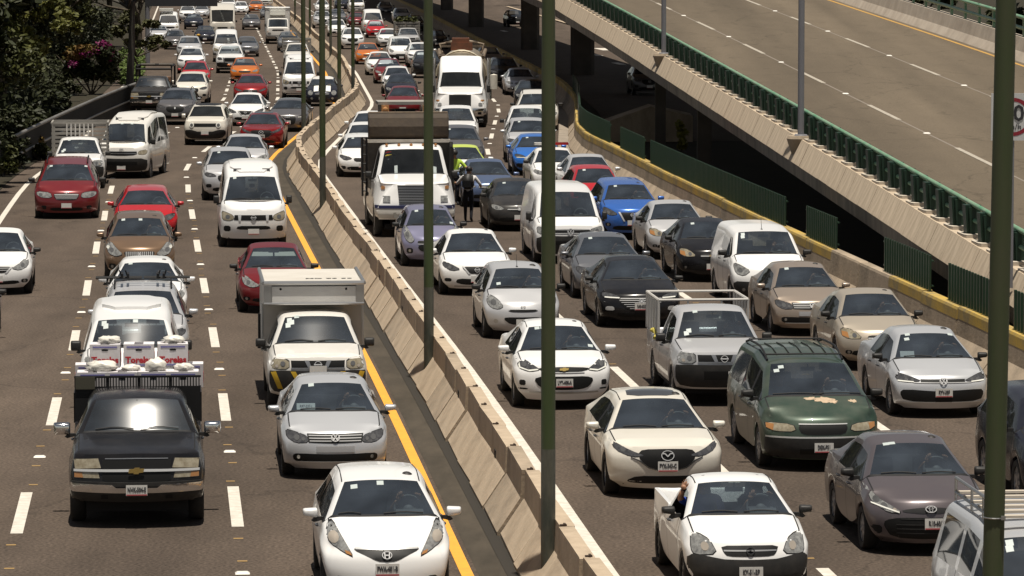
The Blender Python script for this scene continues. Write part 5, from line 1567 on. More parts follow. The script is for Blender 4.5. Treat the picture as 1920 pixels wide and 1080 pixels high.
def rails(put, s, p, cross=0):
    hr = p['hr'] - .05
    for sg in (1, -1):
        m = MB()
        u0, u1 = p['uhead'] + .25, p['uroof'] - .1
        pts = [s.top(sg * hr, u)[0] + Vector((0, 0, .02 if k in (0, 6) else .075)) for k, u in enumerate(np.linspace(u0, u1, 7))]
        m.tube(pts, .019, 6)
        r = put('roof_rail', m.mesh('roof_rail', M_trim, smooth=60), lod=2)
    for u in (np.linspace(u0 + .15, u1 - .3, 2) if cross else ()):
        m = MB(); a, b = s.top(hr, u)[0], s.top(-hr, u)[0]
        m.tube([a + Vector((0, 0, .08)), Vector((0, u, max(a.z, b.z) + .085)), b + Vector((0, 0, .08))], .016, 6)
        put('roof_bar', m.mesh('roof_bar', M_trim), lod=2)
M_peel = mat('primer_patch', (.52, .38, .26), .8, noise=(9, .8, (.30, .25, .17)))
def ragged(cx, cy, rx, ry, seed):
    rnd = random.Random(seed)
    return [(cx + rx * math.cos(a) * (q := rnd.uniform(.45, 1.1)), cy + ry * math.sin(a) * q) for a in np.linspace(0, 2 * math.pi, 22, endpoint=False)]
def townc_x(put, s, p):
    rails(put, s, p, 1)
    for u in np.linspace(-.42, .42, 5):
        m = MB(); m.tube([s.top(u, y)[0] + Vector((0, 0, .012)) for y in np.linspace(2.45, 3.9, 5)], .010, 5); put('roof_slat', m.mesh('roof_slat', M_trim), lod=2)
    for i, (cx, cy, rx, ry) in enumerate([(.10, .72, .20, .10), (.24, .66, .10, .06), (-.10, .76, .16, .05), (.58, .70, .08, .07)]):
        put('peeled_paint', conform(s, ragged(cx, cy, rx, ry, i), 'top', .0025, M_peel, 'peeled_paint', rnd=0, step=.04, th=.002), lod=2, label='peeled patch of bare primer on the bonnet')
    for x0, x1, dz in ((-.25, .82, .05), (-.75, .1, 0)):
        pass
MINI = preset(kind='van', L=4.95, W=1.94, H=1.75, wb=3.0, fo=.98, rw=.33, zbot=.20, fz=[.20, .34, .54, .70, .84], plan=.36, ucowl=.98, zcowl=1.13, zb=1.06, zbr=1.10, uhead=1.86, zhead=1.60, hr=.68, uroof=4.72, zroof=1.70, urear=4.86, zrear=1.12, doors=(2.05, 3.1), mirror='black', mir=(.22, .16), hoodz=.75, rim='steel', sidetint=1, wins=[(1.10, 2.0), (2.12, 3.08), (3.18, 4.55)])
PRESETS['townc'] = preset(MINI, emblem=None, plate=(.40, 'DSX-P51'), stick=((-.80, .72), (-.70, .82)), wipers=((-.05, .78), (-.72, .1)),
    face=lamps([(.46, .66), (.80, .655), (.92, .70), (.925, .775), (.50, .765)], M_lampy, (), f=1.08) + [('indicator', M_amber, 'm', [(.82, .665), (.92, .705), (.92, .775), (.80, .765)], dict(off=.014, rnd=0, th=.004, lod=2)),
        ('grille', G, 'c', [(0, .765), (.38, .765), (.42, .72), (.36, .615), (0, .605)], {}), ('grille_frame', CH, 'c', [(0, .785), (.41, .785), (.41, .77), (0, .77)], dict(off=.012, rnd=0, th=.01, lod=2)),
        ('bumper_strip', CH, 'c', [(0, .575), (.93, .575), (.93, .55), (0, .55)], dict(off=.012, rnd=0, th=.01)), ('bumper_cover', B, 'c', [(0, .54), (.94, .54), (.94, .34), (.85, .22), (0, .21)], dict(off=.010, rnd=0)),
        ('lower_intake', G, 'c', [(0, .38), (.4, .38), (.4, .29), (0, .29)], dict(off=.016, rnd=0, lod=2))], extra=[townc_x])
PRESETS['redvan'] = preset(MINI, emblem=('wing', .80, .05), plate=(.42, ''), W=1.98, rim='alloy', stick=((-.75, .85), (.75, .85)), face=lamps([(.44, .66), (.76, .66), (.92, .72), (.92, .80), (.50, .785)], LP, ((.8, .73, .05, M_lens),)) + [
        ('grille', G, 'c', [(0, .80), (.38, .79), (.40, .72), (.30, .60), (0, .59)], {}), bar(.75, .765, .37), bar(.71, .722, .36), bar(.67, .682, .34), bar(.63, .642, .32), ('lower_intake', G, 'c', [(0, .36), (.5, .36), (.5, .26), (0, .26)], {})] + fogs(.62, .30, .78, .42, KT), extra=[rails])
PRESETS['partner'] = preset(MINI, W=1.81, L=4.38, H=1.81, wb=2.73, fo=.85, ucowl=.86, zcowl=1.20, zb=1.13, uhead=1.50, zhead=1.70, hr=.66, uroof=4.15, zroof=1.79, urear=4.28, zrear=1.2, fz=[.20, .36, .56, .74, .90], doors=(1.85, 2.75), wins=[(.98, 1.8)], emblem=None, plate=(.42, ''), blackb=False, sidetint=1, plan=.36, hoodz=.7, antenna=(0, 1.7, .28), stick=((-.78, .82), (-.78, .70)),
    face=lamps([(.52, .86), (.70, .75), (.88, .79), (.93, .98), (.84, 1.0)], LP, ((.78, .87, .055, M_lens),), f=1.08) + [('grille', G, 'c', [(0, .66), (.40, .66), (.48, .60), (.40, .50), (0, .49)], {}), ('bumper_cover', B, 'c', [(0, .60), (.60, .62), (.94, .62), (.94, .40), (.86, .24), (0, .23)], dict(off=.010)), ('lower_intake', G, 'c', [(0, .44), (.5, .44), (.5, .33), (0, .33)], dict(off=.016, rnd=0))] + fogs(.62, .38, .80, .48, KT))
def rack_x(put, s, p):
    m = MB()
    zt = p['H'] + .24
    w = p['hr'] - .06
    for sg in (1, -1):
        m.tube([(sg * w, 1.75, zt - .02), (sg * w, 2.0, zt), (sg * w, 4.1, zt)], .022, 6); m.tube([(sg * w, 1.75, p['H'] + .05), (sg * w, 4.1, p['H'] + .06)], .020, 6)
        for u in (1.75, 2.4, 3.1, 4.1): m.tube([(sg * w, u, p['H'] - .03), (sg * w, u, zt)], .018, 6)
    put('roof_rack', m.mesh('roof_rack', M_satin, smooth=50), lod=2)
    for k, u in enumerate(np.linspace(1.85, 4.0, 6)):
        m = MB(); m.box((0, u, p['H'] + .075), (w * 2, .10, .03)); put('rack_slat', m.mesh('rack_slat', mat('slat_pale', (.50, .44, .36), .7)), lod=2)
PRESETS['rackvan'] = preset(PRESETS['partner'], extra=[rack_x], wins=[(.98, 1.8), (1.95, 2.7), (2.85, 4.0)], blackb=False)
PRESETS['transporter'] = preset(VAN, W=1.90, L=4.9, H=1.99, wb=3.0, fo=.90, ucowl=.78, zcowl=1.20, zb=1.13, uhead=1.50, zhead=1.83, hr=.72, uroof=4.7, zroof=1.96, urear=4.8, fz=[.22, .40, .60, .80, 1.0], doors=(1.95,), door0=.95, win0=.9, emblem=('vw', .86, .085), plate=(.42, ''), stick=((-.8, .9),),
    wins=[(.92, 1.88)], face=lamps([(.54, .90), (.60, .80), (.90, .80), (.92, .95), (.84, .97)], LP, ((.76, .87, .05, M_lens),), f=1.08) + [('grille', G, 'c', [(0, .93), (.54, .92), (.56, .82), (0, .80)], dict(rnd=0)), bar(.905, .92, .54), bar(.81, .825, .54), ('bumper_cover', B, 'c', [(0, .74), (.93, .76), (.94, .40), (.84, .27), (0, .26)], dict(off=.010)), ('lower_intake', G, 'c', [(0, .62), (.6, .62), (.6, .52), (0, .52)], dict(off=.016, rnd=0))])
PRESETS['urvan'] = preset(VAN, W=1.88, L=5.23, H=2.26, ucowl=.56, zcowl=1.30, zb=1.22, uhead=1.28, zhead=1.93, hr=.70, zroof=2.20, fz=[.26, .42, .62, .84, 1.06], emblem=('nissan', .845, .07), plate=(.46, ''), stick=((-.74, .9),), mir=(.17, .24), plan=.30, wsb=.84,
    face=lamps([(.58, .80), (.72, .76), (.92, .78), (.93, 1.0), (.80, .97), (.60, .90)], M_lampy, ((.76, .86, .06, M_lens),), f=1.08) + [('grille', G, 'c', [(0, .92), (.56, .92), (.58, .78), (0, .77)], dict(rnd=0)), ('grille_trim', CH, 'm', [(.36, .93), (.46, .93), (.44, .75), (.38, .75)], dict(off=.014, rnd=0, th=.01)), ('lower_intake', G, 'c', [(0, .62), (.46, .62), (.52, .52), (0, .51)], {})] + fogs(.68, .46, .88, .62, KT, False),
    wins=[(.70, 1.68), (1.82, 3.2), (3.35, 4.8)], blackb=False, sidetint=1, extra=[lambda put, s, p: put('roof_step', conform(s, [(-.60, 1.55), (.60, 1.55), (.62, 4.7), (-.62, 4.7)], 'top', .05, M_black, 'roof_step', th=.06), pt=True)])
PRESETS['hiace'] = preset(PRESETS['urvan'], W=1.88, emblem=('toyota', 1.06, .06), fz=[.26, .42, .62, .84, 1.10], plate=(.40, ''), stick=((-.3, .93), (.2, .93)),
    face=lamps([(.62, .88), (.86, .86), (.94, .92), (.93, 1.03), (.66, .99)], M_lampy, (), f=1.08) + [('grille', G, 'c', [(0, .99), (.58, .99), (.60, .86), (0, .83)], {}), bar(.97, .99, .58, M_satin), bar(.90, .92, .58, M_satin), ('bumper_cover', B, 'c', [(0, .72), (.95, .74), (.95, .42), (.85, .28), (0, .27)], dict(off=.010)), ('lower_intake', G, 'c', [(0, .62), (.6, .62), (.6, .50), (0, .50)], dict(off=.016, rnd=0))])
# ---- pick-ups
PICK = preset(kind='pickup', W=1.82, L=5.1, H=1.72, wb=3.0, fo=.80, rw=.35, zbot=.30, fz=[.32, .46, .66, .86, .99], fu=[.08, .02, 0, .03, .08], plan=.20, ucowl=1.22, zcowl=1.15, zb=1.06, zbr=1.08, uhead=1.78, zhead=1.62, hr=.615, uroof=2.78, zroof=1.66, urear=2.95, zrear=1.1, zrail=1.03, zfloor=.62, doors=(2.62,), door0=1.36, wins=[(1.34, 2.64)], mirror='black', mirsq=True, mir=(.2, .17), rim='steel', kb=.10)
PRESETS['np300'] = preset(PICK, emblem=('nissan', .88, .065), plate=(.58, 'LA-73-894', .22), plateoff=.035, stick=((-.75, .12), (-.70, .2), (-.6, .92)),
    face=lamps([(.58, .80), (.90, .80), (.93, .86), (.90, .985), (.58, .97)], LP, ((.70, .89, .045, M_lens), (.82, .85, .03, M_bulb)), rnd=1, f=1.08) + [('grille', G, 'c', [(0, .955), (.54, .955), (.53, .83), (0, .83)], dict(rnd=0)), ('grille_trim', M_satin, 'm', [(.18, .96), (.27, .96), (.20, .83), (.13, .83)], dict(off=.014, rnd=0, th=.01, lod=2)), bar(.805, .822, .54, M_satin),
        ('front_bumper', M_black, 'c', [(0, .77), (.95, .78), (.97, .70), (.96, .48), (.85, .36), (0, .35)], dict(off=.030, th=.08)), ('lower_intake', G, 'c', [(0, .66), (.42, .66), (.42, .5), (0, .5)], dict(off=.036, rnd=0))])
PRESETS['np300_box'] = preset(PRESETS['np300'], uhead=1.71, plate=(.79, ''), face=[f for f in PRESETS['np300']['face'] if f[0] not in ('headlight',)] + [('headlight', M_lampy, 'm', [(.58, .80), (.90, .80), (.93, .86), (.90, .985), (.58, .97)], {}), ('hazard_stripe', mat('hazard_yellow', (.55, .35, .02), .6), 'm', [(.70, .44), (.80, .44), (.94, .74), (.84, .76)], dict(off=.036, rnd=0, th=.01)), ('hazard_stripe', mat('hazard_yellow'), 'm', [(.28, .48), (.38, .48), (.55, .76), (.45, .76)], dict(off=.036, rnd=0, th=.01))], stick=((-.78, .78), (-.78, .60), (-.70, .69), (-.6, .92)))
PRESETS['np300_rack'] = preset(PRESETS['np300'], plate=None)
PRESETS['navara'] = preset(PICK, W=1.85, L=5.25, H=1.82, zcowl=1.22, zb=1.13, zbr=1.15, zhead=1.72, zroof=1.77, uroof=3.6, urear=3.8, rw=.38, fz=[.36, .50, .72, .92, 1.06], doors=(2.4, 3.3), wins=[(1.34, 2.36), (2.46, 3.4)], wb=3.15, zrail=1.12, fo=.9, emblem=('nissan', .88, .07), plate=(.60, ''), face=lamps([(.54, .88), (.88, .87), (.92, 1.02), (.60, .98)], LD, ((.74, .93, .045, M_lens),)) + [('grille', G, 'c', [(0, 1.0), (.48, 1.0), (.46, .76), (0, .74)], {}), ('grille_trim', M_satin, 'm', [(.44, 1.01), (.52, 1.01), (.46, .73), (.38, .73)], dict(off=.012, rnd=0, th=.01)), ('lower_bumper', B, 'c', [(0, .70), (.94, .72), (.94, .5), (.8, .40), (0, .39)], dict(off=.010))])
PRESETS['silverado'] = preset(PICK, W=2.0, L=5.45, H=1.80, wb=3.35, fo=.98, rw=.38, zbot=.36, fz=[.38, .50, .68, .90, 1.07], fu=[.10, .02, 0, .06, .11], fx=[.84, .95, .96, .95, .90], plan=.22, ucowl=1.50, zcowl=1.24, zb=1.15, zbr=1.17, uhead=1.94, zhead=1.70, hr=.68, uroof=3.0, zroof=1.76, urear=3.2, zrail=1.22, zfloor=.75, doors=(2.86,), door0=1.62, wins=[(1.62, 2.86)], mirror='chrome', mir=(.27, .20), mirsq=True, mirz=.12, rim='alloy', emblem=None, plate=(.57, 'NHK-504-E'), plateoff=.05, stick=((-.72, .84), (-.78, .55)),
    face=lamps([(.52, .885), (.90, .865), (.92, .99), (.56, 1.01)], M_lampy, (), rnd=0, f=1.08) + [('indicator', M_lampy, 'm', [(.54, .74), (.91, .74), (.91, .825), (.56, .825)], dict(rnd=0)), ('side_marker', M_amber, 'm', [(.78, .745), (.91, .745), (.91, .82), (.80, .82)], dict(off=.010, rnd=0, th=.004)),
        ('grille', G, 'c', [(0, 1.005), (.50, 1.0), (.50, .72), (.40, .69), (0, .69)], dict(rnd=0)), ('bonnet_lip', M_satin, 'c', [(0, 1.032), (.46, 1.026), (.46, 1.014), (0, 1.018)], dict(off=.012, rnd=0, th=.01)), ('grille_bar', M_bright, 'c', [(0, .872), (.92, .862), (.92, .83), (0, .835)], dict(off=.022, rnd=0, th=.03)),
        ('front_bumper', M_chrome, 'c', [(0, .60), (.30, .60), (.36, .645), (.97, .665), (.98, .54), (.30, .525), (0, .525)], dict(off=.045, th=.1, rnd=0)), ('bumper_top', B, 'c', [(0, .68), (.97, .69), (.97, .655), (.36, .645), (.3, .62), (0, .62)], dict(off=.03, th=.08, rnd=0)),
        ('lower_bumper', B, 'c', [(0, .52), (.97, .53), (.95, .43), (.8, .39), (0, .38)], dict(off=.03, rnd=0)), ('tow_hook', M_under, 'm', RC(.42, .43, .52, .49), dict(off=.036, rnd=0))],
    extra=[lambda put, s, p: (lambda h: put('emblem', emblem_mesh('bowtie', .075), h[0] + Vector((0, -.035, 0)), (0, 0, 0)))(s.front(0, .85))])
PRESETS['corsa'] = preset(PICK, roofseam=True, W=1.65, L=4.18, H=1.44, wb=2.7, fo=.78, rw=.30, zbot=.20, fz=[.20, .32, .52, .66, .78], fu=[.06, .0, 0, .06, .14], plan=.28, fx=[.80, .92, .94, .93, .88], ucowl=1.04, zcowl=1.01, zb=.95, zbr=.98, uhead=1.72, zhead=1.375, hr=.545, uroof=2.30, zroof=1.415, urear=2.5, zrail=1.0, zfloor=.50, doors=(2.30,), door0=1.16, wins=[(1.12, 2.2)], mir=(.19, .13), mirsq=False, emblem=('blitz', .675, .055), plate=(.40, 'KY-51-2P'), stick=((-.68, .9),), rim='black', hoodz=.75,
    face=lamps([(.52, .635), (.86, .615), (.905, .67), (.89, .80), (.78, .81), (.62, .76)], M_lamp, ((.70, .70, .055, M_bulb),)) + [('grille', G, 'c', [(0, .745), (.46, .74), (.42, .655), (.36, .61), (0, .605)], {}), bar(.672, .690, .42, M_satin),
        ('front_bumper', B, 'c', [(0, .565), (.52, .575), (.66, .61), (.96, .62), (.965, .40), (.85, .24), (0, .22)], dict(off=.014, th=.04)), ('lower_intake', G, 'c', [(0, .33), (.5, .33), (.5, .26), (0, .26)], dict(off=.02, rnd=0))])
PRESETS['ram'] = preset(PRESETS['silverado'], mirror='black', plate=(.58, ''), stick=())
# ---- lorries with a bonnet or a flat nose
PRESETS['boxcab'] = preset(PICK, kind='pickup', W=1.95, L=6.2, H=2.12, wb=3.6, fo=.95, rw=.40, zbot=.42, fz=[.45, .58, .78, 1.0, 1.30], fu=[.06, 0, 0, .02, .05], plan=.14, ucowl=.34, zcowl=1.38, zb=1.30, zbr=1.32, uhead=.72, zhead=2.02, hr=.80, uroof=1.55, zroof=2.08, urear=1.8, zrail=1.0, zfloor=.8, doors=(1.35,), door0=.42, wins=[(.46, 1.35)], plate=(.62, ''), emblem=('other', 1.16, .05), mir=(.14, .3), mirdu=.06, mirz=.25, kb=.06,
    face=[('grille', G, 'c', [(0, 1.20), (.5, 1.20), (.5, 1.08), (0, 1.08)], {}), ('headlight', LP, 'm', RC(.58, .78, .88, .95), {}), ('indicator', M_amber, 'm', RC(.80, .97, .92, 1.03), {}), ('front_bumper', M_satin, 'c', [(0, .72), (.96, .72), (.96, .50), (0, .50)], dict(off=.03, th=.08))])
PRESETS['bus'] = preset(VAN, W=2.3, L=8.0, H=2.95, wb=4.4, fo=1.4, rw=.45, zbot=.35, fz=[.36, .52, .76, 1.05, 1.28], fu=[.06, 0, 0, .02, .06], plan=.2, ucowl=.26, zcowl=1.36, zb=1.32, zbr=1.34, uhead=.62, zhead=2.42, hr=1.02, uroof=7.8, zroof=2.90, urear=7.9, zrear=1.4, doors=(1.6,), door0=.7, win0=.7, glass='dark', plate=(.5, ''), wins=[(.62, 1.5), (1.7, 7.4)], face=[('headlight', LP, 'm', RC(.60, .78, .90, .95), {}), ('grille', G, 'c', [(0, .92), (.4, .92), (.4, .78), (0, .78)], {})])
PRESETS['dump'] = preset(PICK, W=2.35, L=7.6, H=2.62, wb=4.6, fo=.95, rw=.50, zbot=.50, fz=[.52, .66, .92, 1.20, 1.52], fu=[.06, 0, 0, .10, .18], fx=[.93, .96, .96, .80, .56], plan=.12, ucowl=1.55, zcowl=1.74, zb=1.62, zbr=1.62, uhead=1.82, zhead=2.46, hr=.86, uroof=2.85, zroof=2.56, urear=3.1, zrail=1.2, zfloor=.9, doors=(2.6,), door0=1.72, wins=[(1.72, 2.6)], glass='dark', mir=(.2, .22), mirror='black', mirz=.1, kb=.06, wipers=(), stick=((-.5, .1), (.6, .1)), rim='steel', emblem=None, plate=None, roofseam=False,
    face=[('grille', G, 'c', [(0, 1.50), (.44, 1.50), (.40, .96), (0, .96)], dict(rnd=0, off=.012))] + [bar(.99 + .045 * k, 1.005 + .045 * k, .41 + .002 * k, M_satin, .02) for k in range(11)] + [
        ('headlight', LP, 'm', RC(.62, 1.02, .80, 1.20), dict(rnd=0, off=.02)), ('indicator', M_amber, 'm', RC(.74, 1.38, .84, 1.48), dict(off=.02)), ('front_bumper', mat('bumper_white', (.62, .60, .56), .4), 'c', [(0, .84), (.97, .84), (.97, .56), (0, .56)], dict(off=.05, th=.14, rnd=0)), ('bumper_stripe', mat('navy', (.012, .014, .06), .5), 'c', [(0, .93), (.99, .93), (.99, .84), (0, .84)], dict(off=.06, th=.14, rnd=0))])
PRESETS['tractor'] = preset(PRESETS['dump'], W=2.40, H=2.95, zhead=2.48, zroof=3.2, uhead=2.0, ucowl=1.72, zcowl=1.80, emblem=None, hr=.92, fx=[.93, .96, .96, .86, .56], mir=(.2, .4),
    face=[('grille', G, 'c', [(0, 1.50), (.42, 1.50), (.42, .92), (0, .92)], dict(rnd=0, off=.012)), ('headlight', LP, 'm', RC(.70, 1.0, .90, 1.14), dict(off=.02)), ('indicator', M_amber, 'm', RC(.78, 1.20, .92, 1.27), dict(off=.02)), ('front_bumper', M_chrome, 'c', [(0, .88), (.98, .88), (.98, .52), (0, .52)], dict(off=.05, th=.14, rnd=0)), ('fog_recess', G, 'm', RC(.68, .60, .82, .72), dict(off=.06, rnd=0))])
for k_ in ('navara', 'boxcab', 'bus', 'audi', 'leon', 'mini', 'suv_bars', 'tractor', 'mazda_sedan'):
    PRESETS[k_]['lvl'] = 2 if k_ in ('tractor', 'audi') else 1

for k_ in list(PRESETS):
    PRESETS[k_].setdefault('lvl', 2)
PRESETS['cargovan'] = preset(MINI, W=1.84, L=4.4, H=1.80, ucowl=.90, uhead=1.36, zhead=1.62, hr=.67, uroof=4.2, zroof=1.80, urear=4.32, wb=2.8, fo=.8, doors=(1.9,), wins=[(1.02, 1.85)], emblem=None, plate=(.42, ''), face=PRESETS['partner']['face'], stick=((-.76, .78), (-.70, .66), (.05, .82)), sidetint=1, mir=(.2, .2), mirsq=True,
    extra=[lambda put, s, p: put('raised_roof', conform(s, [(-.54, 2.05), (.54, 2.05), (.56, 3.7), (-.56, 3.7)], 'top', .06, M_black, 'raised_roof', th=.08), pt=True)])
def bikes_x(put, s, p):
    rails(put, s, p)
    for sg in (-1, 1):
        m = MB(); z = p['H'] + .12
        m.tube([(sg * .02, 2.3, z), (sg * .95, 2.3, z)], .02, 6); m.tube([(sg * .02, 2.55, z), (sg * .95, 2.55, z)], .02, 6)
        for x in (.30, .42): m.box((sg * x, 2.42, z + .04), (.05, .5, .10)); m.tube([(sg * x, 2.3, z), (sg * (x + .05), 2.25, z + .16)], .015, 5)
        put('roof_carrier', m.mesh('roof_carrier', M_trim), lod=2)
PRESETS['carrier_suv'] = preset(PRESETS['suv'], extra=[bikes_x])
def lightbar_x(put, s, p):
    h = s.top(0, p['uhead'] + .5)[0]
    m = MB(); m.box(h + Vector((0, 0, .05)), (.2, .25, .05)); m.box(h + Vector((0, 0, .11)), (1.2, .28, .08)); i = put('light_bar', m.mesh('light_bar', M_plate), lod=3)
    m = MB(); m.box(h + Vector((.32, -.01, .112)), (.5, .29, .085)); put('red_lens', m.mesh('red_lens', M_redl), (0, 0, 0), (0, 0, 0), i, False, 3)
PRESETS['patrol'] = preset(PRESETS['sedan_dark'], extra=[lightbar_x])
# ================================================================ the traffic
WHT = paint('white', (.79, .785, .775), 0, .30, .10)
WHT2 = paint('white_dusty', (.70, .68, .64), 0, .38, .45)
IVO = paint('ivory_white', (.72, .68, .60), .05, .32, .12)
SIL = paint('silver', (.56, .57, .59), .4, .34, .15)
SILW = paint('pale_silver', (.60, .60, .61), .4, .34, .2)
GRY = paint('grey', (.13, .125, .13), .4, .32, .2)
GRYP = paint('purple_grey', (.115, .098, .105), .4, .32, .25)
SLA = paint('slate', (.17, .175, .19), .45, .32, .2)
BLK = paint('black', (.010, .010, .012), .1, .22, .18)
BLKD = paint('black_dusty', (.022, .021, .021), .1, .35, .5)
NAV = paint('navy_black', (.016, .018, .030), .25, .25, .2)
RED = paint('bright_red', (.45, .012, .018), .1, .28, .12)
REDD = paint('dark_red', (.17, .010, .014), .25, .30, .2)
REDM = paint('metallic_red', (.27, .012, .014), .35, .26, .15)
ORG = paint('orange', (.55, .15, .022), .15, .3, .2)
BRZ = paint('bronze', (.20, .125, .075), .45, .32, .15)
BEI = paint('beige', (.47, .41, .33), .4, .34, .2)
CHP = paint('champagne', (.35, .285, .23), .45, .34, .2)
GRN = paint('faded_green', (.030, .058, .040), .3, .36, .9)
BLU = paint('bright_blue', (.035, .13, .46), .25, .27, .12)
BLU2 = paint('azure_blue', (.03, .16, .55), .2, .26, .1)
STB = paint('steel_blue', (.10, .14, .25), .4, .3, .2)
LIL = paint('lilac', (.235, .23, .34), .4, .32, .15)
LIM = paint('lime', (.52, .62, .10), 0, .35, .2)

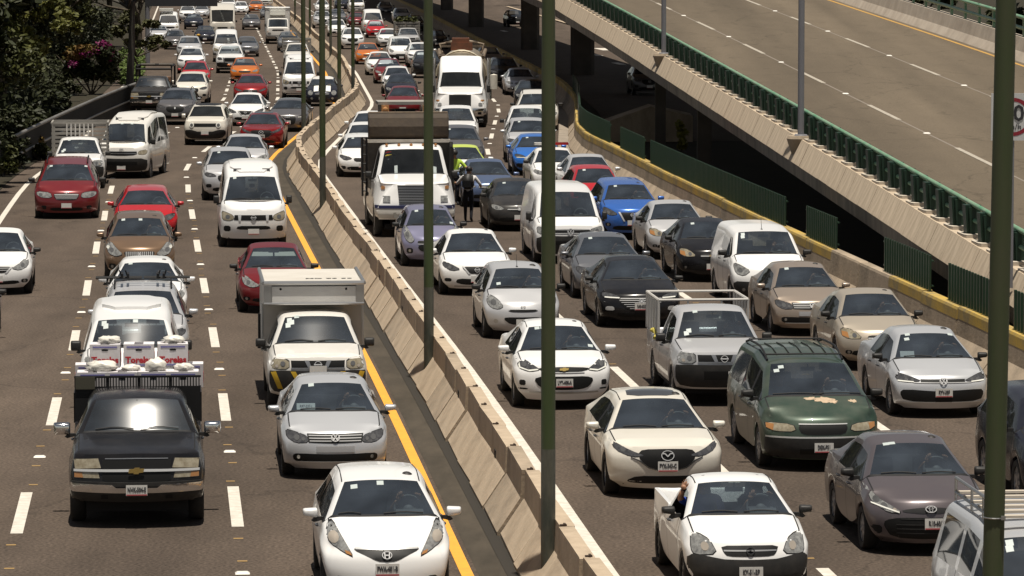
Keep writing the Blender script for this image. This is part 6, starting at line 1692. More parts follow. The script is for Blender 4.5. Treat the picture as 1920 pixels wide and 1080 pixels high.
GL, GR_ = 'vehicles on the left carriageway', 'vehicles on the right carriageway'
CARS = [
 # left carriageway, near to far
 ('fit', 714, 900, WHT, 'white small hatchback with swept headlights, lowest by the yellow line', 'car', {}),
 ('vento', 621, 718, SIL, 'silver sedan with chrome barred grille and a paper plate behind the windscreen', 'car', {}),
 ('versa', -3, 436, WHT, 'white sedan half cut off by the left picture edge', 'car', {}),
 ('sedan_dark', -80, 512, SIL, 'silver car of which only the mirror and fender show at the left edge', 'car', {}),
 ('cargovan', 246, 599, WHT, 'white van with a raised roof right behind the crate loaded pickup', 'van', {}),
 ('carrier_suv', 268, 545, SILW, 'silver sport utility with roof carriers hidden behind the white van', 'suv', {}),
 ('corolla', 275, 492, WHT, 'white sedan between the brown crossover and the roof carriers', 'car', {}),
 ('encore', 261, 409, BRZ, 'bronze brown crossover with a toothed chrome grille', 'suv', {}),
 ('leon', 273, 357, RED, 'bright red hatchback behind the bronze crossover', 'car', {}),
 ('redvan', 126, 308, REDD, 'dark red minivan in the left lane with a chrome grille', 'minivan', {}),
 ('urvan', 473, 331, WHT, 'tall white passenger van with dark fog recesses by the yellow line', 'van', {}),
 ('versa', 513, 464, REDD, 'dark red sedan with a sunshade behind the box truck', 'car', {}),
 ('hiace', 238, 232, WHT2, 'high roofed white van with a black bumper beside the rack truck', 'van', {'yaw': -5}),
 ('suv', 430, 283, SILW, 'silver crossover with dark lower bumper half hidden behind the tall white van', 'suv', {}),
 ('sedan', 459, 256, SILW, 'pale silver sedan between the red hatchback and the hidden crossover', 'car', {}),
 ('mazda3', 494, 214, REDM, 'metallic red hatchback beside the end of the yellow line', 'car', {}),
 ('renegade', 389, 199, IVO, 'boxy cream off-roader with black roof and round ringed lamps', 'suv', {}),
 ('suv_bars', 334, 169, GRY, 'dark grey crossover with roof rails left of the boxy cream off-roader', 'suv', {}),
 ('sentra', 465, 177, WHT, 'white crossover car with V shaped grille behind the red hatchback', 'car', {}),
 ('audi', 543, 188, GRY, 'dark grey sedan with a chrome framed grille by the first thin lamp posts', 'car', {}),
 ('mini', 605, 149, NAV, 'navy small car with white bonnet stripes and round lamps', 'car', {}),
 ('ram', 285, 146, BLKD, 'black pickup with an open rack just past the guard fence end', 'pickup', {}),
 ('suv', 360, 138, IVO, 'cream white crossover behind the dark grey crossover', 'suv', {}),
 ('hatch', 367, 117, RED, 'red car tucked behind the cream white crossover', 'car', {}),
 ('suv', 359, 91, WHT, 'white crossover two behind the cream one in the left lane', 'suv', {}),
 ('suv', 355, 70, SILW, 'silver crossover beside the white pickup bonnet', 'suv', {}),
 ('sedan', 459, 110, ORG, 'orange sedan in front of the white pickup', 'car', {}),
 ('mazda_sedan', 471, 142, REDM, 'dark metallic red sedan below the orange one', 'car', {}),
 ('navara', 432, 86, WHT, 'white double cab pickup behind the orange sedan', 'pickup', {}),
 ('urvan', 561, 116, WHT, 'white high roofed van above the striped navy car', 'van', {}),
 ('np300_rack', 557, 83, WHT2, 'white pickup with a cage body behind the high roofed van', 'pickup', {}),
 ('sedan_dark', 541, 61, SLA, 'slate sedan behind the caged white pickup', 'car', {}),
 ('boxcab', 521, 36, WHT2, 'white box lorry with a refrigeration unit over its cab', 'truck', {}),
 ('urvan', 424, 64, WHT, 'white van in mid road behind the double cab pickup', 'van', {}),
 ('sedan_dark', 384, 50, NAV, 'navy sedan with a yellow lamp beside the mid road white van', 'car', {}),
 ('sedan', 463, 70, SLA, 'slate car peeping out behind the double cab pickup', 'car', {}),
 ('hatch', 328, 58, GRY, 'grey hatchback at the left kerb near the small tree', 'car', {}),
 ('audi', 363, 28, NAV, 'dark saloon next to the red nosed white van', 'car', {}),
 ('hiace', 316, 29, WHT, 'white van with a red band over its nose far left', 'van', {}),
 ('sedan', 297, 48, SILW, 'silver car mostly behind the small tree at the kerb', 'car', {}),
 ('bus', 417, 18, IVO, 'cream minibus with one wide dark windscreen', 'bus', {}),
 ('sedan_dark', 471, 28, GRY, 'dark grey saloon left of the box lorry', 'car', {}),
 ('patrol', 480, 1, ORG, 'orange and white taxi at the top edge behind the grey saloon', 'car', {}),
 ('suv', 352, 12, WHT, 'white crossover under the gantry sign', 'suv', {}),
 ('hatch', 378, 10, SILW, 'silver hatchback under the right half of the gantry sign', 'car', {}),
 ('suv', 428, -3, WHT, 'white crossover at the top edge above the minibus', 'suv', {}),
 ('hatch', 452, 4, WHT, 'white hatchback at the top edge beside the taxi', 'car', {}),
 ('sedan', 503, 12, SLA, 'slate sedan touching the box lorry at the top', 'car', {}),
 ('sedan', 400, -12, GRY, 'grey sedan barely in the picture at the top left', 'car', {}),
 ('urvan', 497, -14, WHT, 'white van cut by the top edge left of the median', 'van', {}),
 # right carriageway, near to far
 ('corsa', 1376, 903, WHT, 'small white pickup with black bumper and a passenger arm at the window', 'pickup', {}),
 ('yaris', 1706, 831, GRYP, 'purple grey sedan with a driver in white beside the thick pole', 'car', {}),
 ('rackvan', 1970, 1006, SIL, 'silver van with a slatted roof rack in the lower right corner', 'van', {}),
 ('mazda3', 1225, 747, IVO, 'ivory hatchback with sunroof and big black grille', 'car', {}),
 ('townc', 1514, 680, GRN, 'faded green minivan with peeling bonnet paint', 'minivan', {}),
 ('virtus', 1737, 625, SIL, 'silver sedan with lit thin lamps beside the yellow wall', 'car', {}),
 ('suv', 1990, 742, NAV, 'black car cut off by the right picture edge', 'suv', {}),
 ('np300', 1336, 583, SILW, 'silver pickup with tall bed railings', 'pickup', {}),
 ('cavalier', 1041, 611, WHT, 'white sedan with a gold badge behind the tall median post', 'car', {}),
 ('aveo', 1630, 551, BEI, 'beige sedan with amber corner lamps beside the wall', 'car', {}),
 ('vento', 1502, 501, CHP, 'champagne sedan behind the faded green minivan', 'car', {}),
 ('partner', 1431, 434, WHT, 'white panel van with a black bumper beside the short fence panel', 'van', {}),
 ('mg', 1185, 488, BLK, 'black sedan with a wide chrome barred grille', 'car', {}),
 ('jetta', 1132, 444, SLA, 'slate grey sedan behind the black one', 'car', {}),
 ('march', 970, 503, SILW, 'pale silver round hatchback behind the gold badged sedan', 'car', {}),
 ('sentra', 884, 437, WHT, 'white sedan with V shaped grille in front of the lilac hatchback', 'car', {}),
 ('spark', 804, 393, LIL, 'lilac hatchback crossed by a median lamp post', 'car', {}),
 ('dump', 772, 280, WHT, 'white dump truck with a navy bumper stripe', 'truck', {}),
 ('transporter', 1060, 360, WHT, 'white panel van with black bumper crossed by the tall post', 'van', {}),
 ('sedan_dark', 964, 340, BLKD, 'dark brown black sedan left of the white panel van', 'car', {}),
 ('kicks', 1174, 346, BLU, 'bright blue crossover with V shaped grille', 'suv', {}),
 ('aveo', 1261, 382, SILW, 'silver sedan with amber lamps behind the white panel van with aerial', 'car', {}),
 ('aveo', 1320, 416, BLK, 'black sedan half hidden by the white panel van with aerial', 'car', {}),
 ('hatch', 1113, 316, RED, 'red hatchback behind the bright blue crossover', 'car', {}),
 ('sedan', 1101, 294, SILW, 'silver sedan behind the red hatchback near the bend fence', 'car', {}),
 ('patrol', 1037, 281, WHT, 'white patrol car with a light bar on its roof', 'car', {}),
 ('audi', 1004, 256, BLU2, 'azure sedan with pale lamps behind the patrol car', 'car', {}),
 ('sedan', 910, 303, STB, 'steel blue sedan beside the walking man', 'car', {}),
 ('sedan', 866, 276, WHT, 'white taxi with a lime green roof right of the dump truck', 'car', {'lime': 1}),
 ('suv', 860, 240, GRY, 'dark crossover behind the lime roofed taxi', 'suv', {}),
 ('navara', 855, 203, WHT, 'white pickup in front of the long nosed white lorry', 'pickup', {}),
 ('suv', 990, 226, SILW, 'silver crossover behind the azure sedan', 'suv', {}),
 ('navara', 988, 203, WHT, 'white pickup at the edge of the flyover shade', 'pickup', {}),
 ('redvan', 1006, 176, WHT2, 'white people carrier half in the flyover shade', 'minivan', {}),
 ('tractor', 864, 135, WHT, 'long nosed white lorry with a tank behind', 'truck', {}),
 ('leon', 678, 257, WHT, 'white hatchback left of the dump truck', 'car', {}),
 ('hatch', 684, 234, WHT, 'second white hatchback left of the dump truck, behind the first', 'car', {}),
 ('sedan', 694, 212, WHT, 'third white car left of the dump truck, nearest the bend', 'car', {}),
 ('sedan', 757, 164, REDD, 'dark red sedan right behind the excavator load', 'car', {}),
 ('sedan_dark', 752, 141, NAV, 'navy sedan behind the dark red one', 'car', {}),
 ('hatch', 744, 127, WHT, 'white hatchback behind the navy sedan', 'car', {}),
 ('sedan', 728, 112, REDD, 'crimson sedan in the lane by the median, fourth behind the dump truck', 'car', {}),
 ('sedan', 711, 99, WHT, 'white sedan between the crimson and the orange sedan', 'car', {}),
 ('sedan', 689, 82, ORG, 'orange sedan on the right carriageway beside a thin post', 'car', {}),
 ('suv', 660, 54, WHT, 'broad white crossover behind the right hand orange sedan', 'suv', {}),
 ('hatch', 632, 38, WHT, 'white hatchback between two thin median posts', 'car', {}),
 ('suv', 604, 22, SILW, 'silver crossover close to the median far away', 'suv', {}),
 ('sedan', 604, 2, WHT, 'white sedan at the top edge close to the median', 'car', {}),
 ('sedan', 633, 18, SLA, 'slate sedan behind the hatchback between posts', 'car', {}),
 ('hatch', 704, 40, RED, 'far red hatchback beside the small white car', 'car', {}),
 ('sedan', 668, 24, REDD, 'far dark red car in front of the white box van', 'car', {}),
 ('urvan', 668, -6, WHT, 'white box van at the top edge over the dark red car', 'van', {}),
 ('sedan', 727, 55, WHT, 'small white car left of the caged pickup on the right', 'car', {}),
 ('np300_rack', 765, 54, SILW, 'grey pickup with a cage load on the right carriageway', 'pickup', {}),
 ('partner', 751, 72, WHT, 'white small van in front of the grey caged pickup', 'van', {}),
 ('suv', 787, 82, WHT, 'white crossover beside the post left of the long nosed lorry', 'suv', {}),
 ('suv', 800, 98, BLK, 'black crossover left of the long nosed lorry', 'suv', {}),
 ('urvan', 699, 24, WHT, 'white van half shaded by the flyover far away', 'van', {}),
 ('suv', 753, 16, SILW, 'silver crossover in the shade far away', 'suv', {}),
 ('sedan', 778, 30, BLK, 'black saloon in the flyover shade far away', 'car', {}),
 ('sedan', 818, 58, BLK, 'black saloon in shade behind the tank', 'car', {}),
 ('suv', 641, -4, NAV, 'navy car at the top edge of the right carriageway', 'suv', {}),
 ('sedan', 722, 4, GRY, 'grey saloon at the top edge in the shade', 'car', {}),
 ('suv', 944, 110, BLK, 'black crossover in the shade right of the long nosed lorry', 'suv', {}),
 ('sedan', 974, 130, SIL, 'silver saloon in the flyover shade', 'car', {}),
 ('sedan', 996, 152, BLK, 'black saloon in the shade behind the people carrier', 'car', {}),
 ('sedan', 916, 90, GRY, 'grey saloon in the shade behind the black crossover', 'car', {}),
 ('suv', 966, 20, BLK, 'dark car on the side street between flyover piers', 'suv', {'yaw': 8}),
 ('suv', 1212, 124, GRY, 'grey car on the side street under the flyover', 'suv', {'yaw': 4}),
]
ROOT = {}
for key, px, py, pt, lab, cat, o in CARS:
    ROOT[lab] = place(key, px, py, pt, lab, cat, GL if (at(px, py, 1.4).x < MED(at(px, py, 1.4).y)) else GR_, o.get('yaw'), name=cat.replace(' ', '_') if cat != 'car' else 'car')
    if 'lime' in o:
        for c in ROOT[lab].children:
            if c.name.startswith('body'): c.material_slots[0].material = LIM
ROOT['SV'] = place('silverado', 257, 748, BLK, 'black pickup loaded with produce boxes in the middle lane', 'pickup', GL, name='pickup')
ROOT['NB'] = place('np300_box', 590, 593, WHT2, 'white pickup carrying a tall box body with striped bumper', 'truck', GL, name='box_truck')
def by(s): return next(v for k, v in ROOT.items() if k.startswith(s))
def W2(root, p): return root.matrix_basis @ Vector(p)
def on(root, name, label, cat, p, rz=0, group=None): return thing(name, label, cat, W2(root, p), root.rotation_euler.z + rz, group)

# ---- load of the black pickup
sv = ROOT['SV']
m = MB(); m.box((0, 3.20, 1.28), (1.92, .05, .94)); m.box((0, 3.20, 1.90), (1.94, .06, .03)); m.build('headboard', M_trim, sv)
m = MB()
for k in range(44): m.box((-.94 + k * 1.88 / 43, 3.20, 1.815), (.018 if k % 11 else .05, .04, .15))
m.build('headboard_bars', M_trim, sv, kind='stuff')
m = MB(); m.box((-.80, 3.165, 1.81), (.30, .02, .19)); m.build('cover_plate', mat('olive_plate', (.07, .065, .045), .7), sv)
for s in (1, -1):
    m = MB(); m.box((s * .955, 4.3, 1.42), (.05, 2.1, .46)); m.build('bed_side', M_trim, sv)
m = MB(); m.box((0, 4.2, 1.14), (1.80, 1.9, .84)); m.build('load_platform', M_under, sv)
M_card = mat('box_card', (.66, .64, .66), .8, noise=(5, .5, (.50, .46, .46)))
M_cardb = mat('box_print_blue', (.16, .15, .38), .7)
M_cardr = mat('box_print_red', (.42, .02, .03), .7)
M_bag = mat('plastic_bag', (.70, .68, .62), .35, noise=(9, .5, (.55, .52, .45)))
bx = MB(); w, d, h, t_ = .47, .40, .36, .012
for c, dd in (((0, -d / 2, h / 2), (w, t_, h)), ((0, d / 2, h / 2), (w, t_, h)), ((-w / 2 + .006, 0, h / 2), (t_, d - .03, h)), ((w / 2 - .006, 0, h / 2), (t_, d - .03, h)), ((0, 0, .01), (w - .03, d - .03, .02)), ((-.15, 0, h), (.16, d, .008)), ((.15, 0, h), (.16, d, .008))): bx.box(c, dd)
bx_me = bx.mesh('produce_box', M_card)
ln = MB(); ln.box((0, -d / 2 - .009, h - .04), (w * .8, .003, .022)); ln_me = ln.mesh('box_stripe', M_cardb)
ln = MB(); ln.box((0, -d / 2 - .009, .04), (w * .45, .003, .018)); ln2_me = ln.mesh('box_stripe', M_cardb)
hd = MB(); hd.prism(chaikin(RC(-.05, h - .10, .05, h - .07), 1), -d / 2 - .010, -d / 2 - .006); hd_me = hd.mesh('hand_hole', M_under)
sd_ = MB(); sd_.box((w / 2 + .004, 0, .14), (.003, .28, .16)); sd_.box((-w / 2 - .004, 0, .14), (.003, .28, .16)); sd_me = sd_.mesh('side_print', M_cardr)
lt_me = text_mesh('Torelas', .135, M_cardr, .002, bold=.006)
lay = [(-.69, 3.48, 1.60, 0), (-.23, 3.48, 1.60, 0), (.24, 3.50, 1.60, 0), (.70, 3.48, 1.60, 0), (-.50, 3.98, 1.98, 1), (.02, 3.98, 1.98, 1), (.54, 3.98, 1.98, 1), (.78, 4.42, 1.62, 2), (-.74, 4.42, 1.62, 2)]
labs = ['white produce box at the left end of the front row on the black pickup', 'white produce box second from left in the front row on the pickup', 'white produce box third from left in the front row on the pickup', 'white produce box at the right end of the front row on the pickup',
        'left upper produce box with red lettering on the pickup load', 'middle upper produce box with red lettering on the pickup load', 'right upper produce box with red lettering on the pickup load', 'produce box at the right rear corner of the pickup load', 'produce box at the left rear corner of the pickup load']
for (x, u, z, r), lb in zip(lay, labs):
    t = on(sv, 'produce_box', lb, 'box', (x, u, z), random.uniform(-.03, .03), 'produce boxes on the black pickup')
    obj('carton', bx_me, t); obj('box_stripe', ln_me, t); obj('box_stripe', ln2_me, t); obj('hand_hole', hd_me, t); obj('side_print', sd_me, t)
    if r == 1: obj('lettering', lt_me, t, (0, -d / 2 - .008, .115), rot=(math.pi / 2, 0, 0))
def lump(seed, r):
    b = bmesh.new(); bmesh.ops.create_icosphere(b, subdivisions=3, radius=1)
    rnd = random.Random(seed); ph = [rnd.uniform(0, 6) for _ in range(6)]
    for v in b.verts:
        c = v.co
        k = 1 + .16 * math.sin(5 * c.x + ph[0]) * math.cos(4 * c.y + ph[1]) + .10 * math.sin(9 * c.z + 7 * c.x + ph[2]) + .05 * math.sin(17 * c.y + ph[3])
        v.co = Vector((c.x * r[0] * k, c.y * r[1] * k, max(-.6, c.z) * r[2] * k + r[2] * .6))
    me = bpy.data.meshes.new('plastic_bag'); b.to_mesh(me); b.free(); me.materials.append(M_bag)
    me.polygons.foreach_set('use_smooth', [True] * len(me.polygons)); return me
for i, (x, u, z, r, lb) in enumerate([(-.55, 3.50, 1.965, (.24, .18, .10), 'biggest white bag bulging from the left front boxes'), (.28, 3.47, 1.965, (.16, .14, .12), 'round white bag between the front boxes'), (.72, 3.5, 1.965, (.15, .13, .07), 'white bag in the right front box'),
        (-.44, 4.0, 2.345, (.18, .15, .07), 'white bag on the left upper box'), (.56, 4.0, 2.345, (.18, .14, .07), 'white bag on the right upper box'), (-.1, 3.50, 1.965, (.14, .12, .06), 'small white bag in the second front box')]):
    o = obj('plastic_bag', lump(i, r), None, W2(sv, (x, u, z)), sv.rotation_euler.z); tag(o, lb, 'bag', 'white bags on the produce boxes')

# ---- box body
nb = ROOT['NB']
M_box = mat('box_panel', (.58, .55, .50), .55, noise=(1.5, .5, (.45, .41, .35)))
M_boxf = mat('box_front_white', (.68, .67, .65), .5, noise=(2, .4, (.5, .48, .44)))
m = MB(); m.prism([(2.95, .86), (5.45, .86), (5.45, 2.20), (2.02, 2.20), (2.00, 1.82), (2.40, 1.80), (2.95, 1.74)], -.93, .93, 'X'); bb = m.build('box_body', M_box, nb, fix=True)
m = MB(); m.box((0, 1.99, 2.0), (1.56, .02, .30)); m.build('front_panel', M_boxf, bb)
m = MB()
m.tube([(-.93, 1.99, 2.21), (.93, 1.99, 2.21)], .045, 8); m.tube([(-.93, 1.99, 1.83), (.93, 1.99, 1.83)], .03, 8)
for s in (1, -1): m.box((s * .86, 1.985, 2.01), (.15, .03, .40)); m.tube([(s * .94, 1.99, 2.21), (s * .94, 5.45, 2.21)], .035, 8); m.tube([(s * .94, 2.97, .86), (s * .94, 2.97, 1.75)], .03, 6)
m.build('corner_frame', M_satin, bb)
for x in (-.62, .60):
    m = MB(); m.ball((x, 1.978, 2.10), (.022, .01, .022), 8); m.build('rivet', M_under, bb)
obj('lettering', text_mesh('35 32 CM', .22, M_ink, .002, bold=.004), bb, (.32, 3.15, 2.203), rot=(0, 0, math.pi))
m = MB(); m.box((-.98, 3.05, 1.3), (.08, .06, .5)); m.box((-.98, 3.05, .95), (.10, .1, .10)); m.build('side_hinge', M_trim, bb)

# ---- railings of the silver pickup
def bed_rack(root, zt, u0, u1, hw_, n, m_=None, front=True, cross=0, r=.022):
    m = MB()
    for s in (1, -1): m.tube([(s * hw_, u0, zt), (s * hw_, u1, zt)], r, 6)
    if front: m.tube([(-hw_, u0, zt), (hw_, u0, zt)], r, 6)
    m.tube([(-hw_, u1, zt), (hw_, u1, zt)], r, 6)
    m.build('rack_rail', m_ or M_satin, root, smooth=50)
    for s in (1, -1):
        for u in np.linspace(u0, u1, n):
            m = MB(); m.tube([(s * hw_, u, 1.02), (s * hw_, u, zt)], r * .9, 6); m.build('rack_post', m_ or M_satin, root, smooth=50)
M_rackw = mat('rack_white', (.50, .48, .45), .5)
np_ = by('silver pickup with tall')
bed_rack(np_, 1.72, 3.05, 5.0, .86, 6, M_rackw, r=.026)
for x in (-.3, .35):
    m = MB(); m.tube([(x, 3.05, 1.02), (x, 3.05, 1.72)], .02, 6); m.build('rack_post', M_rackw, np_)
m = MB(); m.tube([(-.88, 3.7, 1.05), (-.90, 3.5, 1.12), (-.87, 3.3, 1.02), (-.93, 3.15, .98)], .035, 6); m.ball((-.88, 3.6, 1.09), (.09, .12, .05), 8)
m.build('yellow_strap', mat('strap_yellow', (.50, .42, .08), .7), np_)
# ---- cage bodies
def cage_body(root, u0, u1, hw_, z0, z1, m_, n=7):
    for s in (1, -1):
        for k in range(n):
            z = z0 + (z1 - z0) * (k + .5) / n
            m = MB(); m.box((s * hw_, (u0 + u1) / 2, z), (.03, u1 - u0, (z1 - z0) / n * .62)); m.build('side_slat', m_, root)
    for k in range(n):
        z = z0 + (z1 - z0) * (k + .5) / n
        m = MB(); m.box((0, u0, z), (hw_ * 2, .03, (z1 - z0) / n * .62)); m.build('front_slat', m_, root)
    m = MB()
    for s in (1, -1):
        for u in (u0, (u0 + u1) / 2, u1): m.box((s * (hw_ - .03), u, (z0 + z1) / 2), (.05, .06, z1 - z0))
        m.box((s * hw_, (u0 + u1) / 2, z1), (.06, u1 - u0 + .06, .06))
    m.box((0, u0, z1), (hw_ * 2, .06, .06)); m.box((0, u1, z1), (hw_ * 2, .06, .06)); m.box((0, (u0 + u1) / 2, z1), (hw_ * 2, .05, .05))
    m.build('cage_frame', m_, root)
M_cage = mat('cage_grey', (.30, .285, .26), .6, noise=(3, .5, (.2, .18, .15)))
rk = place('np300_rack', 148, 262, WHT, 'white pickup with a tall slatted cage bed at the left edge', 'pickup', GL, name='pickup')
cage_body(rk, 3.0, 5.1, .98, 1.0, 2.14, M_cage, 8)
for k in range(7):
    m = MB(); m.box((-.45 + .15 * k, 2.96, 1.9), (.05, .03, .45)); m.build('cage_upright', M_rackw, rk)
cage_body(by('white pickup with a cage body'), 3.0, 5.1, .95, 1.0, 1.95, M_cage, 6)
cg = by('grey pickup with a cage load'); cage_body(cg, 3.0, 5.1, .98, 1.0, 2.1, M_cage, 6)
v, f = leaf_cloud([(x, y, 2.3, .35, .4, .25, 1) for x in (-.6, 0, .5) for y in (3.3, 4.2)], 500, .16, 88)
o = obj('cut_branches', leaf_mesh('cut_branches', v, f, M_leafl), None, W2(cg, (0, 0, 0)), cg.rotation_euler.z); tag(o, 'green branches heaped on the grey caged pickup', 'branches')
rm = by('black pickup with an open rack')
m = MB()
for s in (1, -1): m.tube([(s * .88, 3.1, 1.2), (s * .88, 3.1, 2.25), (s * .88, 5.2, 2.25), (s * .88, 5.2, 1.2)], .05, 8)
m.tube([(-.88, 5.2, 2.25), (.88, 5.2, 2.25)], .06, 8); m.tube([(-.88, 3.1, 2.1), (.88, 3.1, 2.1)], .05, 8)
m.build('rack_frame', M_trim, rm)
for x in (-.45, .45):
    m = MB(); m.box((x, 5.1, 2.29), (.7, .2, .06)); m.build('rack_plank', M_cage, rm)
m = MB(); m.box((0, 4.1, 1.35), (1.5, 1.7, .3)); m.box((.3, 4.3, 1.55), (.8, .9, .25), rz=.3)
o = m.build('timber_load', mat('wood_brown', (.22, .12, .065), .8, noise=(4, .7, (.12, .07, .04))), None, loc=W2(rm, (0, 0, 0)), rz=rm.rotation_euler.z); tag(o, 'brown timber load in the black rack pickup', 'load')

# ---- lime roof on the taxi is paint; its bonnet and doors stay white
# ---- box lorries
def box_on(root, u0, u1, hw_, z0, z1, reefer=True, m_=None):
    m = MB(); m.box((0, (u0 + u1) / 2, (z0 + z1) / 2), (hw_ * 2, u1 - u0, z1 - z0)); b = m.build('box_body', m_ or M_boxf, root)
    m = MB()
    for s in (1, -1): m.tube([(s * hw_, u0, z0), (s * hw_, u0, z1), (s * hw_, u1, z1)], .04, 6)
    m.tube([(-hw_, u0, z1), (hw_, u0, z1)], .04, 6); m.build('corner_frame', M_satin, b)
    if reefer:
        m = MB(); m.box((0, u0 - .2, z1 - .42), (1.25, .42, .34)); m.build('cooling_unit', M_drl, b)
        m = MB(); m.box((0, u0 - .18, z1 - .64), (1.25, .36, .08)); m.build('cooling_grille', M_cage, b)
box_on(by('white box lorry'), 1.75, 6.1, 1.02, .95, 2.95)
hv = by('white van with a red band')
m = MB()
m.box((0, .33, 1.10), (1.45, .06, .18)); m.build('red_band', M_redl, hv)
m = MB(); m.box((-.2, 2.2, 2.42), (1.2, 1.4, .22)); m.build('roof_box', M_drl, hv)
tx = by('navy sedan with a yellow lamp')
m = MB(); m.ball((-.52, .16, .72), (.16, .08, .11), 10); m.build('yellow_lamp', mat('lamp_yellow', (.6, .33, .02), .3), tx)

# ---- dump truck body, ladder, stacks
dt = by('white dump truck')
M_dump = mat('dump_body_grey', (.11, .098, .082), .7, noise=(2, .8, (.05, .043, .035)))
m = MB()
m.prism([(3.2, 1.25), (7.5, 1.25), (7.5, 2.55), (3.2, 2.60)], -1.2, -1.14, 'X'); m.prism([(3.2, 1.25), (7.5, 1.25), (7.5, 2.55), (3.2, 2.60)], 1.14, 1.2, 'X')
m.box((0, 3.23, 1.93), (2.28, .06, 1.34)); m.box((0, 7.47, 1.9), (2.28, .06, 1.3)); m.box((0, 5.35, 1.28), (2.28, 4.2, .08))
db = m.build('dump_body', M_dump, dt)
m = MB(); m.box((0, 3.16, 2.64), (2.44, .22, .09)); m.build('top_rail', mat('rail_white', (.55, .51, .45), .6, noise=(5, .6, (.35, .31, .26))), db)
for k in range(5):
    m = MB(); m.ball((-.72 + .36 * k, 2.05, 2.58), (.05, .06, .04), 8); m.build('marker_lamp', M_amber, dt)
m = MB()
for x in (-1.36, -1.24): m.tube([(x, 3.4, 1.0), (x, 3.4, 2.75)], .03, 6)
for k in range(6): m.tube([(-1.36, 3.4, 1.15 + .27 * k), (-1.24, 3.4, 1.15 + .27 * k)], .02, 5)
m.build('ladder', M_trim, dt)
m = MB(); m.tube([(1.24, 3.0, 1.0), (1.24, 3.0, 2.45)], .085, 12); m.tube([(1.24, 3.0, 2.45), (1.24, 3.06, 2.6)], .06, 10); m.build('exhaust_stack', mat('stack_black', (.03, .028, .026), .5, .4), dt)
for s in (1, -1):
    m = MB(); m.tube([(s * .92, 1.45, 1.62), (s * .76, .70, 1.45), (s * .74, .55, 1.40)], .02, 6); m.build('mirror_stay', M_trim, dt)
    m = MB(); m.box((s * 1.0, 4.9, .9), (.3, 1.6, .3)); m.build('side_tank', M_trim, dt)
m = MB(); m.box((-.42, -.02, .70), (.30, .012, .17), rz=0); m.build('number_plate', M_cage, dt, rot=(0, -.10, 0))
m = MB(); m.prism(DISC(-.60, 2.30, .07, 10), 1.80, 1.806, 'Y'); 
def glass_pt(px_, t):  # place on the raked windscreen of the dump truck
    return (px_, 1.63 + .20 * t, 1.80 + .62 * t)
for (x, t, sx, sz, mt_) in ((-.66, .84, .11, .08, M_redl), (-.66, .70, .12, .08, mat('sticker_yellow', (.65, .50, .06), .5)), (-.66, .52, .06, .06, M_white_s), (-.52, .66, .05, .06, mat('sticker_teal', (.10, .40, .40), .5))):
    gx_, gu, gz = glass_pt(x, t)
    m = MB(); m.prism(chaikin(RC(gx_ - sx, gz - sz, gx_ + sx, gz + sz)), gu - .035, gu - .03); m.build('sticker', mt_, dt)
# ---- the loader carried in the dump body
ld = on(dt, 'loader', 'rusty loader with a brown bucket carried on top of the dump truck', 'loader', (0, 4.6, 1.32))
M_rust = mat('bucket_brown', (.058, .040, .024), .8, noise=(3, .9, (.035, .025, .018)), bump=(10, .5))
M_yel = mat('loader_yellow', (.42, .24, .05), .6, noise=(3, .6, (.20, .13, .06)))
m = MB()
prof = [(-1.35, 1.38), (-1.5, 1.50), (-1.52, 1.75), (-1.42, 2.0), (-1.15, 2.14), (-.95, 2.15), (-.95, 2.10), (-1.12, 2.08), (-1.36, 1.96), (-1.46, 1.74), (-1.44, 1.53), (-1.33, 1.43)]
m.prism(prof, -1.17, 1.17, 'X')
for s in (1, -1): m.prism([(-1.35, 1.38), (-1.5, 1.50), (-1.52, 1.75), (-1.42, 2.0), (-1.15, 2.14), (-.95, 2.15), (-1.0, 1.4)], s * 1.17 - .015, s * 1.17 + .015, 'X')
bk = m.build('bucket', M_rust, ld, fix=True)
m = MB(); m.tube([(-1.17, -1.15, 2.15), (1.17, -1.15, 2.15)], .03, 6); m.build('bucket_lip', mat('worn_steel', (.16, .12, .08), .6, .4, noise=(6, .8, (.06, .04, .03))), bk)
m = MB(); m.box((0, .9, .55), (1.5, 2.4, .8)); m.box((0, 1.6, 1.1), (1.3, 1.2, .5)); m.build('chassis', M_yel, ld)
m = MB()
for x in (-.72, .72):
    for y in (.1, 1.2): m.box((x, y, 1.6), (.09, .09, 1.5))
m.box((0, .65, 2.38), (1.66, 1.4, .09)); m.build('cab_frame', M_cage, ld)
for x in (-.62, .62):
    m = MB(); m.box((x, -.12, 2.2), (.22, .12, .24)); m.ball((x, -.19, 2.2), (.08, .04, .08), 8); m.build('work_lamp', mat('lamp_orange', (.5, .25, .10), .4), ld)
    m = MB(); m.prism([(-1.1, 1.5), (.2, 1.2), (.9, 1.3), (.9, 1.5), (.2, 1.42), (-1.1, 1.7)], x - .07, x + .07, 'X'); m.build('lift_arm', M_yel, ld)
m = MB(); m.box((.0, .3, 1.75), (.6, .5, .9)); m.build('operator_seat', M_trim, ld)
for x in (-.8, .8):
    for y in (.1, 1.7):
        m = MB(); m.lathe([(.2, -.13), (.42, -.13), (.45, 0), (.42, .13), (.2, .13)], (x, y, .42), 'X', 18); m.build('wheel', M_tyre, ld, smooth=50)

